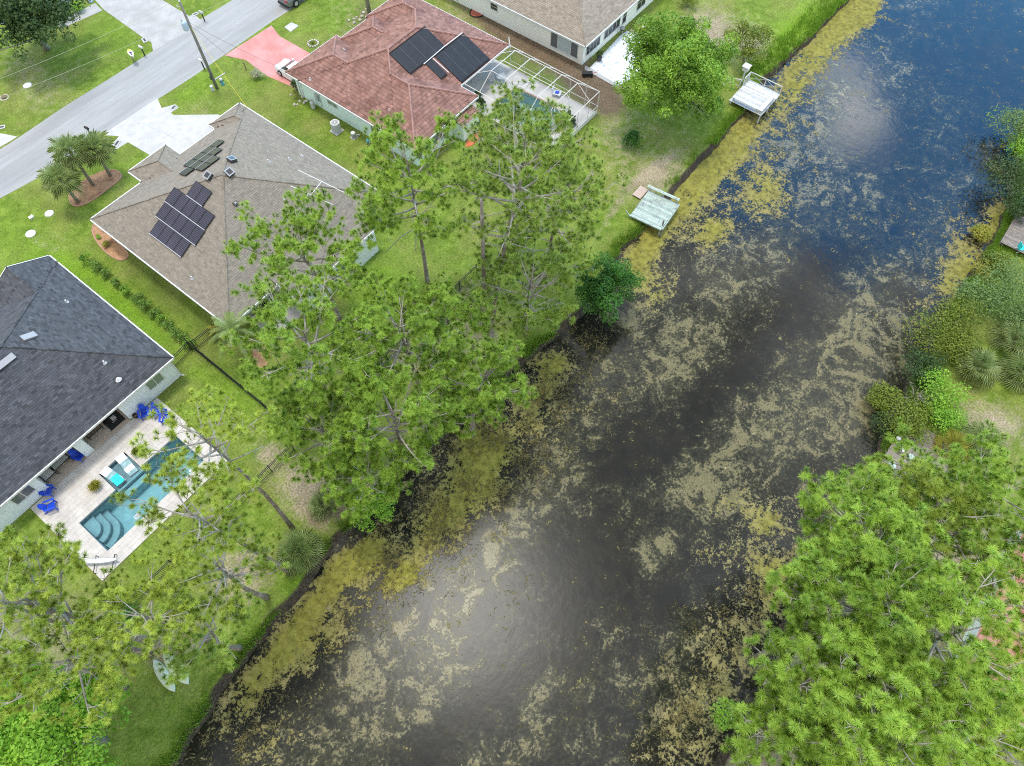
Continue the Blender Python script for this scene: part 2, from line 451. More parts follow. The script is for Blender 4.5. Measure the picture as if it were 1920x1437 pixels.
foliage('leaf_deep', (0.015, 0.08, 0.01), (0.09, 0.25, 0.03), 0.25)
foliage('leaf_hedge', (0.07, 0.16, 0.018), (0.27, 0.42, 0.08), 0.3)
foliage('leaf_olive', (0.05, 0.1, 0.01), (0.3, 0.36, 0.04), 0.28)
foliage('leaf_yellow', (0.20, 0.24, 0.03), (0.48, 0.44, 0.07), 0.35)
foliage('leaf_silver', (0.08, 0.16, 0.04), (0.26, 0.38, 0.12), 0.28)
foliage('leaf_flowery', (0.2, 0.25, 0.12), (0.6, 0.58, 0.42), 0.3)
foliage('palm_leaf', (0.14, 0.22, 0.05), (0.42, 0.52, 0.2), 0.3, rough=0.45)
foliage('palm_leaf_pale', (0.14, 0.22, 0.05), (0.44, 0.52, 0.22), 0.3, rough=0.45)
foliage('dead_leaf', (0.20, 0.15, 0.09), (0.36, 0.28, 0.18), 0.3)
foliage('grass_blade', (0.1, 0.22, 0.014), (0.28, 0.46, 0.045), 0.3)
foliage('water_brush', (0.035, 0.030, 0.012), (0.27, 0.225, 0.075), 0.15)
foliage('straw_blade', (0.25, 0.20, 0.10), (0.42, 0.35, 0.20), 0.2)

# see-through insect screen of the pool cage
m, N, L = _new('insect_screen')
d_ = N.new('ShaderNodeBsdfDiffuse'); d_.inputs[0].default_value = (0.09, 0.095, 0.10, 1)
t_ = N.new('ShaderNodeBsdfTransparent'); x_ = N.new('ShaderNodeMixShader'); x_.inputs[0].default_value = 0.16
o_ = N.new('ShaderNodeOutputMaterial'); L.new(t_.outputs[0], x_.inputs[1]); L.new(d_.outputs[0], x_.inputs[2]); L.new(x_.outputs[0], o_.inputs[0])
# pool water: tinted see-through sheet with a fresnel reflection and small ripples
def pool_water_mat(name, tintc, bump):
    m, N, L = _new(name)
    geo = N.new('ShaderNodeNewGeometry')
    n = N.new('ShaderNodeTexNoise'); n.inputs['Scale'].default_value = 4.0; n.inputs['Detail'].default_value = 3
    L.new(geo.outputs['Position'], n.inputs['Vector'])
    b = N.new('ShaderNodeBump'); b.inputs['Strength'].default_value = bump; b.inputs['Distance'].default_value = 0.05; L.new(n.outputs['Fac'], b.inputs['Height'])
    g = N.new('ShaderNodeBsdfGlossy'); g.inputs['Roughness'].default_value = 0.05; L.new(b.outputs[0], g.inputs['Normal'])
    t = N.new('ShaderNodeBsdfTransparent')
    cr = N.new('ShaderNodeValToRGB'); L.new(n.outputs['Fac'], cr.inputs[0])
    cr.color_ramp.elements[0].position = 0.4; cr.color_ramp.elements[0].color = rgba([c*0.86 for c in tintc])
    cr.color_ramp.elements[1].position = 0.62; cr.color_ramp.elements[1].color = rgba(tintc)
    L.new(cr.outputs[0], t.inputs[0])
    f = N.new('ShaderNodeFresnel'); f.inputs[0].default_value = 1.25; L.new(b.outputs[0], f.inputs['Normal'])
    x = N.new('ShaderNodeMixShader'); L.new(f.outputs[0], x.inputs[0]); L.new(t.outputs[0], x.inputs[1]); L.new(g.outputs[0], x.inputs[2])
    o = N.new('ShaderNodeOutputMaterial'); L.new(x.outputs[0], o.inputs[0])
pool_water_mat('pool_water', (0.72, 0.90, 0.93), 0.35)
pool_water_mat('pool_water_two', (0.88, 0.95, 0.94), 0.05)

# ------------------------------------------------------------------ the ground
LEFT_PX = [(330, 1437), (390, 1345), (440, 1275), (505, 1185), (570, 1110), (635, 1020), (672, 985), (735, 905), (800, 850), (880, 790), (960, 700), (1040, 640),
           (1120, 560), (1170, 470), (1215, 425), (1262, 362), (1330, 292), (1385, 228), (1440, 150), (1505, 92), (1592, 2)]
RIGHT_PX = [(1345, 1437), (1440, 1250), (1500, 1080), (1560, 900), (1640, 845), (1690, 745), (1740, 640), (1800, 540), (1850, 470), (1890, 380), (1905, 300), (1915, 225)]
LB = sorted(at(u, v, -0.55) for u, v in LEFT_PX)
RB = sorted(at(u, v, -0.55) for u, v in RIGHT_PX)
LBX, LBY = np.array([p[0] for p in LB]), np.array([p[1] for p in LB])
RBX, RBY = np.array([p[0] for p in RB]), np.array([p[1] for p in RB])
def left_bank(x): return np.interp(x, LBX, LBY)+0.5*(fbm(np.asarray(x, float)+100, np.zeros_like(np.asarray(x, float))+3.3, 0.7, 4)-0.5)*1.6
def right_bank(x): return np.interp(x, RBX, RBY)+0.5*(fbm(np.asarray(x, float)+300, np.zeros_like(np.asarray(x, float))+8.3, 0.7, 4)-0.5)*1.8
POOL1 = (-7.30, 1.65, 31.42, 34.80)
SHELF1 = (-4.05, -1.70, 34.80, 36.80)
POOL2 = (45.2, 49.9, 30.6, 38.8)

gxs = np.concatenate([[-500, -200, -90, -60, -45], np.arange(-34, 104, 0.45), [108, 115, 125, 145, 180, 250, 400, 700]])
gys = np.concatenate([[-500, -200, -100, -70, -55], np.arange(-44, -12, 0.6), np.arange(-12, -3, 0.25), np.arange(-3, 14, 1.2), np.arange(14, 21, 0.2), np.arange(21, 84, 0.45), [86, 89, 93, 98, 105, 115, 140, 200, 300, 600]])
GX, GY = np.meshgrid(gxs, gys)
lb, rb = left_bank(GX.ravel()).reshape(GX.shape), right_bank(GX.ravel()).reshape(GX.shape)
din = np.minimum(lb-GY, GY-rb)              # >0 in the water
GZ = np.where(din > -0.9, -1.5*np.clip((din+0.55)/1.1, 0, 1)**1.2, 0.0)
GZ = GZ+np.where(din < -1.2, (fbm(GX, GY, 0.25, 3)-0.5)*0.10, 0)*np.clip((-din-1.2)/3, 0, 1)*np.where((GY > 27) | (GY < -14), 0.15, 1.0)
for (x0, x1, y0, y1) in (POOL1, SHELF1, POOL2):
    GZ = np.where((GX > x0-0.25) & (GX < x1+0.25) & (GY > y0-0.25) & (GY < y1+0.25), -3.0, GZ)
GV = np.stack([GX.ravel(), GY.ravel(), GZ.ravel()], 1)
ny, nx = GX.shape
idx = np.arange(ny*nx).reshape(ny, nx)
GF = np.stack([idx[:-1, :-1].ravel(), idx[:-1, 1:].ravel(), idx[1:, 1:].ravel(), idx[1:, :-1].ravel()], 1)
pu, pv = px_of(GV+np.array([0, 0, 0.0]))
infront = (GV-np.array([0, 0, H]))@CF > 1
def blobs(lst, u=pu, v=pv):
    f = np.zeros_like(u)
    for b in lst:
        bu, bv, r, w = b[:4]
        ru, rv, ang = (r, r, 0) if len(b) == 4 else (r, b[4], math.radians(b[5]))
        du, dv = u-bu, v-bv
        a = du*math.cos(ang)+dv*math.sin(ang); c = -du*math.sin(ang)+dv*math.cos(ang)
        f = f+w*np.exp(-((a/ru)**2+(c/rv)**2))
    return f
DRY = blobs([(1050, 105, 170, 0.6, 42, 32), (1250, 330, 55, 0.62, 25, -40), (1190, 330, 60, 0.3), (1330, 60, 60, 0.75, 40, 20), (1420, 85, 40, 0.5),
             (560, 900, 55, 0.8), (500, 850, 30, 0.7), (620, 930, 45, 0.9), (590, 960, 40, 0.6), (430, 1100, 70, 0.55), (470, 1060, 50, 0.5), (40, 130, 60, 0.45),
             (860, 570, 70, 0.9, 28, -40), (780, 660, 70, 0.6), (900, 640, 50, 0.7), (820, 850, 50, 0.7), (1860, 790, 80, 0.75, 40, 20), (320, 1225, 45, 0.9), (350, 1190, 40, 0.6),
             (870, 20, 60, 0.5), (1150, 250, 40, 0.35), (700, 60, 40, 0.5), (600, 250, 60, 0.25, 12, 35), (90, 190, 50, 0.25), (10, 960, 22, 1.0), (280, 240, 40, 0.2), (380, 210, 30, 0.35), (1215, 322, 45, 0.6, 7, -42), (1236, 316, 45, 0.5, 7, -42), (1150, 395, 45, 0.5, 8, -58), (1200, 280, 140, 0.22, 90, -40), (1330, 60, 90, 0.3), (150, 130, 90, 0.25, 30, -35), (640, 30, 60, 0.25),
             (1600, 1250, 260, 0.7), (1760, 1000, 160, 0.6), (1400, 1400, 120, 0.7), (60, 1230, 120, 0.4), (130, 1160, 90, 0.3), (380, 740, 30, 0.12), (470, 805, 18, 0.5), (70, 455, 30, 0.3), (110, 460, 25, 0.3)])
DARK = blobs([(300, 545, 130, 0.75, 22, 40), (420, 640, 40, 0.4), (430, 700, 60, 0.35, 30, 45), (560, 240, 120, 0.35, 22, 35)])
DIRT = blobs([(1010, 95, 150, 1.1, 26, 32), (1110, 165, 50, 1.0), (940, 45, 60, 0.8, 26, 32), (1145, 200, 26, 0.6), (630, 935, 40, 0.7), (590, 965, 30, 0.5), (870, 570, 70, 0.5, 22, -40), (690, 35, 40, 0.6), (10, 960, 22, 0.9), (345, 1200, 30, 0.6)])
LUSH = blobs([(90, 500, 120, 0.7, 60, 30), (250, 590, 150, 0.9, 16, 40), (240, 320, 40, 0.4), (120, 300, 120, 0.3, 30, -38), (360, 170, 80, 0.5, 30, -38), (200, 60, 60, 0.4), (1480, 60, 70, 1.0, 30, -40), (1420, 140, 30, 0.8),
              (440, 740, 50, 0.5), (730, 530, 70, 0.6), (420, 1300, 60, 0.5, 30, -50), (560, 1100, 40, 0.7), (1640, 700, 60, 0.6), (480, 30, 80, 0.3), (600, 30, 40, 0.3), (60, 130, 90, 0.2)])
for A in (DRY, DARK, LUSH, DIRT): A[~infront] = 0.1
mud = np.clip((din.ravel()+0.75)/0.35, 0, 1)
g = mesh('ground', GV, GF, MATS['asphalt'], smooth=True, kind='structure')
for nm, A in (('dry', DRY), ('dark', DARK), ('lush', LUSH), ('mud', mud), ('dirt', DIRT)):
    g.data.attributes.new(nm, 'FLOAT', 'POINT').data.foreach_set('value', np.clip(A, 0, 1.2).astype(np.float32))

m, N, L = _new('lawn')
geo = N.new('ShaderNodeNewGeometry')
def nz(scale, det=4, rough=0.55):
    n = N.new('ShaderNodeTexNoise'); n.inputs['Scale'].default_value = scale; n.inputs['Detail'].default_value = det; n.inputs['Roughness'].default_value = rough
    L.new(geo.outputs['Position'], n.inputs['Vector']); return n.outputs['Fac']
def att(nm):
    a = N.new('ShaderNodeAttribute'); a.attribute_name = nm; return a.outputs['Fac']
def mth(op, a, b=None):
    n = N.new('ShaderNodeMath'); n.operation = op
    for i, x in enumerate((a, b)):
        if x is None: continue
        if isinstance(x, (int, float)): n.inputs[i].default_value = x
        else: L.new(x, n.inputs[i])
    return n.outputs[0]
def rmp(v, lo, hi, tlo=0.0, thi=1.0):
    n = N.new('ShaderNodeMapRange'); L.new(v, n.inputs['Value'])
    n.inputs['From Min'].default_value = lo; n.inputs['From Max'].default_value = hi; n.inputs['To Min'].default_value = tlo; n.inputs['To Max'].default_value = thi
    return n.outputs[0]
def mixc(f, a, b):
    n = N.new('ShaderNodeMix'); n.data_type = 'RGBA'; L.new(f, n.inputs['Factor']) if not isinstance(f, float) else setattr(n.inputs['Factor'], 'default_value', f)
    for s_, x in (('A', a), ('B', b)):
        if isinstance(x, tuple): n.inputs[s_].default_value = rgba(x)
        else: L.new(x, n.inputs[s_])
    return n.outputs['Result']
fine, midn, slow, blade = nz(7.0, 5, 0.7), nz(1.3, 4), nz(0.22, 4), nz(24.0, 2, 0.8)
base = mixc(rmp(midn, 0.38, 0.64), (0.135, 0.215, 0.022), (0.225, 0.30, 0.05))
base = mixc(rmp(slow, 0.42, 0.62), base, mixc(rmp(fine, 0.4, 0.62), (0.19, 0.24, 0.042), (0.29, 0.30, 0.09)))
base = mixc(mth('MULTIPLY', rmp(fine, 0.45, 0.72), 0.5), base, (0.095, 0.165, 0.016))
base = mixc(rmp(mth('ADD', mth('MULTIPLY', att('lush'), 0.75), mth('MULTIPLY', mth('SUBTRACT', midn, 0.5), 0.7)), 0.05, 0.75), base, mixc(rmp(fine, 0.35, 0.65), (0.14, 0.26, 0.014), (0.23, 0.38, 0.03)))
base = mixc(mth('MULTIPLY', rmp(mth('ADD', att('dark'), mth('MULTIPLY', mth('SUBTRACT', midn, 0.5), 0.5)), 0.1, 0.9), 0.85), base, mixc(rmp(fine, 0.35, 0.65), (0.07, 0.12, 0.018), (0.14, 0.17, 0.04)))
dryc = mixc(rmp(fine, 0.35, 0.62), (0.25, 0.20, 0.125), (0.44, 0.37, 0.25))
base = mixc(rmp(mth('ADD', mth('MULTIPLY', att('dry'), 0.9), mth('MULTIPLY', mth('SUBTRACT', mth('ADD', mth('MULTIPLY', midn, 0.5), mth('MULTIPLY', fine, 0.5)), 0.5), 2.2)), 0.26, 0.80), base, dryc)
base = mixc(rmp(mth('ADD', mth('MULTIPLY', att('dirt'), 0.9), mth('MULTIPLY', mth('SUBTRACT', mth('ADD', mth('MULTIPLY', midn, 0.4), mth('MULTIPLY', fine, 0.6)), 0.5), 2.0)), 0.22, 0.80), base, mixc(rmp(fine, 0.35, 0.65), (0.10, 0.068, 0.042), (0.24, 0.175, 0.115)))
base = mixc(rmp(mth('ADD', att('mud'), mth('MULTIPLY', mth('SUBTRACT', fine, 0.5), 0.6)), 0.2, 0.8), base, mixc(rmp(fine, 0.35, 0.65), (0.030, 0.024, 0.017), (0.105, 0.085, 0.060)))
p = N.new('ShaderNodeBsdfPrincipled'); p.inputs['Roughness'].default_value = 0.9; p.inputs['Specular IOR Level'].default_value = 0.15
hs = N.new('ShaderNodeHueSaturation'); L.new(base, hs.inputs['Color']); L.new(mth('MULTIPLY', rmp(nz(5.5, 4, 0.75), 0.28, 0.72, 0.55, 1.42), rmp(nz(0.55, 5, 0.6), 0.3, 0.7, 0.8, 1.2)), hs.inputs['Value'])
L.new(hs.outputs[0], p.inputs['Base Color'])
b = N.new('ShaderNodeBump'); b.inputs['Strength'].default_value = 0.9; b.inputs['Distance'].default_value = 0.06
L.new(mth('ADD', blade, fine), b.inputs['Height']); L.new(b.outputs[0], p.inputs['Normal'])
o_ = N.new('ShaderNodeOutputMaterial'); L.new(p.outputs[0], o_.inputs[0])
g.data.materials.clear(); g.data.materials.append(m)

# ------------------------------------------------------------------ the canal
WXS, WYS = np.arange(-46, 150, 0.24), np.arange(-14, 24, 0.24)
WX, WY = np.meshgrid(WXS, WYS)
WV = np.stack([WX.ravel(), WY.ravel(), np.full(WX.size, -0.6)], 1)
ny, nx = WX.shape
idx = np.arange(ny*nx).reshape(ny, nx)
WF = np.stack([idx[:-1, :-1].ravel(), idx[:-1, 1:].ravel(), idx[1:, 1:].ravel(), idx[1:, :-1].ravel()], 1)
MATF = [  # thick yellow-green floating mats: u, v, long radius, weight, short radius, angle
    (560, 1180, 120, 1.25, 38, -52), (650, 1065, 60, 0.85, 35, -40), (755, 1085, 34, 0.95, 26, 0), (700, 1030, 40, 0.7, 26, -60), (450, 1330, 90, 0.62, 45, -55), (600, 1220, 70, 0.55, 30, -50), (500, 1400, 90, 0.5, 40, -45),
    (895, 838, 28, 0.9, 24, 0), (880, 870, 60, 0.40, 60, 0), (850, 930, 120, 0.38, 70, -40), (800, 1010, 100, 0.38, 60, -40), (970, 790, 110, 0.40, 65, -45), (1010, 740, 60, 0.42, 45, -40), (1040, 680, 40, 0.6, 26, 0), (900, 900, 140, 0.16, 110, -42), (1010, 800, 120, 0.18, 95, -45), (780, 1010, 120, 0.16, 85, -42), (680, 1160, 100, 0.16, 60, -45), (690, 1130, 60, 0.45, 30, -45),
    (1580, 45, 80, 1.05, 40, -52), (1500, 130, 70, 0.8, 36, -50), (1620, 15, 40, 0.9, 30, -50), (1470, 190, 70, 0.45, 40, -30), (1385, 255, 70, 0.62, 30, -52), (1330, 310, 70, 0.72, 36, -50), (1275, 375, 60, 0.75, 40, -50), (1225, 440, 50, 0.72, 40, -50),
    (1190, 500, 60, 0.8, 36, -60), (1435, 362, 44, 0.72, 38, -30), (1335, 440, 44, 0.70, 34, -30), (1400, 330, 120, 0.50, 80, -30), (1230, 550, 50, 0.8, 40, -50),
    (1870, 425, 26, 1.0, 45, 10), (1810, 470, 50, 0.6, 70, 10), (1780, 540, 40, 0.6, 40, 0), (1840, 510, 30, 0.9, 26, 0), (1700, 590, 50, 0.45, 40, 0),
    (1440, 985, 60, 0.75, 40, -20), (1380, 940, 60, 0.5, 40, 0), (1330, 1040, 45, 0.62, 26, -20), (1420, 1130, 90, 0.55, 60, -30), (1330, 1250, 90, 0.55, 80, -40), (1290, 1390, 90, 0.6, 80, -40), (1440, 1060, 60, 0.6, 30, 0)]
WEEDF = [  # paler weed just under the surface
    (1308, 908, 42, 0.75, 38, 0), (1228, 1030, 45, 0.8, 34, -45), (1000, 1312, 36, 0.8, 30, -40), (1030, 1275, 24, 0.7, 18, 0), (1350, 900, 100, 0.55, 70, -30), (1270, 1210, 70, 0.6, 50, -30), (1300, 1330, 90, 0.62, 60, -30), (900, 1420, 60, 0.55, 30, -10),
    (1290, 660, 60, 0.68, 50, -40), (1250, 720, 60, 0.55, 36, -40), (1180, 600, 70, 0.55, 40, -40), (1150, 730, 90, 0.52, 50, -45), (1070, 850, 90, 0.5, 60, -45), (1060, 910, 60, 0.5, 30, -20), (1350, 560, 90, 0.5, 60, -30), (1400, 480, 80, 0.5, 50, 0),
    (1500, 850, 140, 0.55, 70, -30), (1560, 760, 120, 0.55, 80, -20), (1600, 660, 100, 0.55, 90, 0), (1640, 590, 70, 0.55, 60, 0), (1420, 790, 90, 0.45, 50, -30), (1500, 250, 120, 0.5, 60, -30), (1600, 160, 90, 0.42, 60, -20), (1560, 330, 120, 0.42, 60, -30),
    (1500, 420, 90, 0.42, 60, -20), (1650, 480, 80, 0.45, 60, 0), (1780, 200, 50, 0.42, 50, 0), (1850, 300, 40, 0.36, 30, 0), (1690, 120, 60, 0.33, 50, 0), (1700, 10, 60, 0.4, 18, 0), (1820, 340, 40, 0.5, 20, 0),
    (800, 1180, 150, 0.55, 60, -45), (700, 1290, 140, 0.58, 80, -40), (820, 1260, 70, 0.45, 60, -40), (650, 1390, 140, 0.55, 60, -30), (930, 1050, 110, 0.5, 50, -45), (1010, 960, 90, 0.45, 60, -40), (1050, 1400, 90, 0.4, 50, 0), (1180, 1290, 90, 0.4, 60, 0), (1090, 1300, 40, 0.4, 40, 0),
    (1020, 1110, 50, 0.33, 30, -30), (1180, 930, 50, 0.32, 30, 0), (1120, 1190, 60, 0.3, 50, 0), (1400, 250, 60, 0.5, 50, -40), (1640, 350, 60, 0.35, 60, 0), (1760, 420, 60, 0.4, 60, 0)]
OPEN = [  # dark open channels
    (1480, 560, 90, 0.55, 40, -40), (1380, 690, 90, 0.6, 36, -45), (1260, 830, 110, 0.65, 32, -48), (1060, 1020, 120, 0.6, 70, -50), (1090, 1120, 110, 0.55, 60, -60), (900, 1320, 110, 0.6, 30, -42), (810, 1400, 60, 0.5, 30, -42), (1010, 880, 30, 0.3, 20, 0), (1180, 1120, 60, 0.35, 60, 0),
    (1850, 110, 110, 0.7, 90, -30), (1650, 260, 70, 0.6, 60, -20), (1620, 300, 60, 0.5, 60, 0), (1560, 470, 70, 0.5, 50, -20), (1720, 420, 60, 0.4, 60, 0), (1620, 140, 50, 0.25, 50, 0), (1380, 1060, 26, 0.6, 20, 0), (1510, 880, 36, 0.5, 20, -20), (1130, 640, 60, 0.55, 26, 0), (1170, 820, 90, 0.5, 30, -42), (880, 1130, 60, 0.2, 60, 0)]
wu, wv = px_of(WV)
wfront = ((WV-np.array([0, 0, H]))@CF) > 4
MF, EF, OF = blobs(MATF, wu, wv), blobs(WEEDF, wu, wv), blobs(OPEN, wu, wv)
base_e = 0.34+0.25*(fbm(WV[:, 0], WV[:, 1], 0.12, 3)-0.5)
EF = np.clip(EF+base_e-0.62*OF, 0.0, 1.0)
MF = np.clip(MF, 0, 1.25)
lbw, rbw = left_bank(WV[:, 0]), right_bank(WV[:, 0])
edge = np.minimum(lbw-WV[:, 1], WV[:, 1]-rbw)
MF = MF*(0.65+0.7*fbm(WV[:, 0]+11, WV[:, 1]+5, 0.22, 3))+0.10*np.clip(1-np.abs(edge-1.0)/1.6, 0, 1)+0.25*(fbm(WV[:, 0], WV[:, 1], 0.45, 4)-0.5)*np.clip(MF*2.2, 0.12, 1)
EF = EF*0.72+0.55*(fbm(WV[:, 0]+40, WV[:, 1]*1.5+7, 0.28, 5)-0.5)+0.10
outv = (wu < -60) | (wu > 1980) | (wv < -60) | (wv > 1500) | ~wfront
MF[outv] = 0.35*np.clip(1-edge[outv]/5, 0, 1); EF[outv] = 0.45
MF = np.where(edge < -0.3, 0, MF)
wat = mesh('water', WV, WF, MATS['asphalt'], smooth=True, kind='structure')
FILM = np.clip(1.9*blobs([(880, 1190, 470, 1.0, 300, -50)], wu, wv), 0, 1)
FILM[~wfront] = 0
for nm, A in (('mats', MF), ('weed', EF), ('film', FILM)):
    wat.data.attributes.new(nm, 'FLOAT', 'POINT').data.foreach_set('value', np.clip(A, 0, 1.3).astype(np.float32))
m, N, L = _new('canal_water')
geo = N.new('ShaderNodeNewGeometry')
f1, f2, f3, cl = nz(5.0, 4, 0.65), nz(2.2, 4, 0.6), nz(11.0, 2, 0.6), nz(0.9, 4, 0.6)
grain = mth('ADD', mth('ADD', mth('MULTIPLY', f1, 0.5), mth('MULTIPLY', f2, 0.3)), mth('MULTIPLY', f3, 0.2))
# floating mats
ragged = mth('ADD', mth('MULTIPLY', grain, 0.7), mth('MULTIPLY', cl, 0.3))
matm = rmp(mth('ADD', mth('MULTIPLY', att('mats'), 0.50), mth('MULTIPLY', mth('SUBTRACT', ragged, 0.5), 3.3)), 0.27, 0.34)
# submerged weed: soft mottling, then sharper strands near the surface
strand = N.new('ShaderNodeTexNoise'); strand.inputs['Scale'].default_value = 2.3; strand.inputs['Detail'].default_value = 5; strand.inputs['Roughness'].default_value = 0.7; strand.inputs['Distortion'].default_value = 1.6
L.new(geo.outputs['Position'], strand.inputs['Vector']); strand = strand.outputs['Fac']
raft = N.new('ShaderNodeTexNoise'); raft.inputs['Scale'].default_value = 0.5; raft.inputs['Detail'].default_value = 7; raft.inputs['Roughness'].default_value = 0.62; raft.inputs['Distortion'].default_value = 1.4
L.new(geo.outputs['Position'], raft.inputs['Vector']); raft = mth('SUBTRACT', raft.outputs['Fac'], 0.5)
weedm = rmp(mth('ADD', mth('MULTIPLY', att('weed'), 0.55), mth('ADD', mth('MULTIPLY', raft, 0.9), mth('MULTIPLY', mth('SUBTRACT', mth('ADD', mth('MULTIPLY', f1, 0.5), mth('MULTIPLY', strand, 0.5)), 0.5), 1.5))), 0.17, 0.55)
weedt = rmp(mth('ADD', mth('MULTIPLY', att('weed'), 0.62), mth('ADD', mth('MULTIPLY', raft, 1.7), mth('MULTIPLY', mth('SUBTRACT', mth('ADD', mth('MULTIPLY', strand, 0.55), mth('MULTIPLY', f1, 0.45)), 0.5), 1.7))), 0.47, 0.64)
murk = mixc(rmp(cl, 0.35, 0.65), (0.010, 0.011, 0.009), (0.019, 0.017, 0.011))
under = mixc(mth('MULTIPLY', weedm, 0.78), murk, mixc(rmp(f2, 0.4, 0.6), (0.042, 0.046, 0.024), (0.088, 0.084, 0.046)))
under = mixc(mth('MULTIPLY', weedt, 0.75), under, mixc(rmp(f3, 0.4, 0.65), (0.15, 0.132, 0.060), (0.28, 0.238, 0.125)))
matc = mixc(rmp(f2, 0.38, 0.62), (0.15, 0.14, 0.026), (0.27, 0.25, 0.05))
matc = mixc(rmp(att('mats'), 0.45, 1.0), mixc(rmp(f2, 0.38, 0.62), (0.15, 0.125, 0.045), (0.27, 0.23, 0.10)), matc)
matc = mixc(mth('MULTIPLY', rmp(strand, 0.5, 0.7), 0.5), matc, (0.33, 0.30, 0.11))
matc = mixc(mth('MULTIPLY', rmp(f1, 0.55, 0.7), 0.6), matc, (0.08, 0.08, 0.022))
colr = mixc(matm, under, matc)
p = N.new('ShaderNodeBsdfPrincipled')
L.new(colr, p.inputs['Base Color'])
p.inputs['IOR'].default_value = 1.5
L.new(mth('MAXIMUM', rmp(matm, 0.0, 1.0, 0.05, 0.75), mth('MULTIPLY', att('film'), 0.23)), p.inputs['Roughness'])
L.new(mth('MULTIPLY', rmp(matm, 0.0, 1.0, 0.44, 0.10), rmp(att('film'), 0.0, 1.0, 1.0, 0.22)), p.inputs['Specular IOR Level'])
b1 = N.new('ShaderNodeBump'); b1.inputs['Strength'].default_value = 0.05; b1.inputs['Distance'].default_value = 0.10
rip = nz(1.6, 3, 0.5)
L.new(mth('ADD', rip, mth('MULTIPLY', weedt, 0.5)), b1.inputs['Height'])
b2 = N.new('ShaderNodeBump'); b2.inputs['Strength'].default_value = 0.5; b2.inputs['Distance'].default_value = 0.04
L.new(mth('MULTIPLY', matm, mth('ADD', f1, f3)), b2.inputs['Height']); L.new(b1.outputs[0], b2.inputs['Normal'])
L.new(b2.outputs[0], p.inputs['Normal'])
o_ = N.new('ShaderNodeOutputMaterial'); L.new(p.outputs[0], o_.inputs[0])
wat.data.materials.clear(); wat.data.materials.append(m)

# floating scraps of weed: real little flakes on the water
mat('weed_flake', (0.22, 0.185, 0.09), (0.34, 0.29, 0.17), scale=1.5, rough=0.85, tint=0.3)
n_try = 150000
fx_ = rng.uniform(-12, 100, n_try); fy_ = rng.uniform(-9, 19, n_try)
FP = np.stack([fx_, fy_, np.full(n_try, -0.585)], 1)
fu, fv = px_of(FP)
dens = 0.018*np.clip(blobs(WEEDF, fu, fv)-0.8*blobs(OPEN, fu, fv), 0, 1)+0.012*np.clip(blobs(MATF, fu, fv), 0, 0.7)+0.0012
dens = dens*np.clip((fbm(fx_, fy_, 0.8, 4)-0.36)*4, 0, 1.5)
keep = (rng.random(n_try) < dens) & (fu > -30) & (fu < 1950) & (fv > -30) & (fv < 1470) & (left_bank(fx_)-fy_ > 0.2) & (fy_-right_bank(fx_) > 0.2)
FP = FP[keep]; nfl = len(FP)
ang = rng.uniform(0, 2*PI, nfl); size = rng.gamma(1.6, 0.024, nfl)+0.02; asp = rng.uniform(0.15, 0.7, nfl)
K6 = 6
w6 = np.linspace(0, 2*PI, K6, endpoint=False)
rad = rng.uniform(0.45, 1.2, (nfl, K6))*size[:, None]
lx, ly = rad*np.cos(w6), rad*np.sin(w6)*asp[:, None]
vx = FP[:, 0:1]+lx*np.cos(ang)[:, None]-ly*np.sin(ang)[:, None]
vy = FP[:, 1:2]+lx*np.sin(ang)[:, None]+ly*np.cos(ang)[:, None]
vz = FP[:, 2:3]+rng.uniform(-0.006, 0.012, (nfl, K6))
mesh('floating_weed', np.stack([vx, vy, vz], 2).reshape(-1, 3), np.arange(nfl*K6).reshape(nfl, K6), 'weed_flake', tint=rng.random(nfl), kind='stuff')

# ------------------------------------------------------------------ road, driveways, paths
def sheet(name, poly_px=None, poly=None, z=0.012, m='concrete_new', thick=0.25, kind='structure', parent=None):
    P = poly if poly is not None else [at(u, v, z) for u, v in poly_px]
    return MB().prism(P, z-thick, z).build(name, m, parent, kind=kind)
ROADY0, ROADY1 = 66.5, 72.9
NR = 60
rx = np.linspace(-120, 220, NR)
sheet('road', poly=[(x, ROADY0+0.12*math.sin(x*0.35)+(0.9 if x < 14 else 0)*min(1, (14-x)/6 if x < 14 else 0)) for x in rx]+[(x, ROADY1+0.12*math.sin(x*0.4)+0.25) for x in rx[::-1]], z=0.008, m='asphalt', thick=0.3)
DRV = [(295, 184), (303, 203), (328, 196), (335, 202), (320, 212), (326, 216), (409, 215), (440, 232), (440, 262), (345, 300), (284, 293), (240, 267), (217, 281), (208, 273), (223, 256), (192, 253)]
drv = [at(u, v, 0.02) for u, v in DRV]
sheet('driveway', poly=drv, z=0.02, m='concrete_new')
sheet('driveway', [(421, 104), (509, 48), (524, 68), (581, 100), (640, 128), (600, 190), (548, 163), (501, 143), (461, 113)], z=0.02, m='red_paint_concrete')
sheet('driveway', [(194, 18), (160, -20), (300, -20), (304, 0), (354, 30), (362, 28), (369, 31), (381, 42), (368, 50), (287, 97), (284, 80), (267, 70)], z=0.02, m='concrete_old')
sheet('sidewalk', [(110, 52), (124, 50), (192, 20), (178, 6), (120, 36), (100, 46)], z=0.016, m='concrete_old')
sheet('driveway', [(-40, 235), (0, 250), (33, 256.5), (0, 276), (-60, 300)], z=0.02, m='concrete_new')
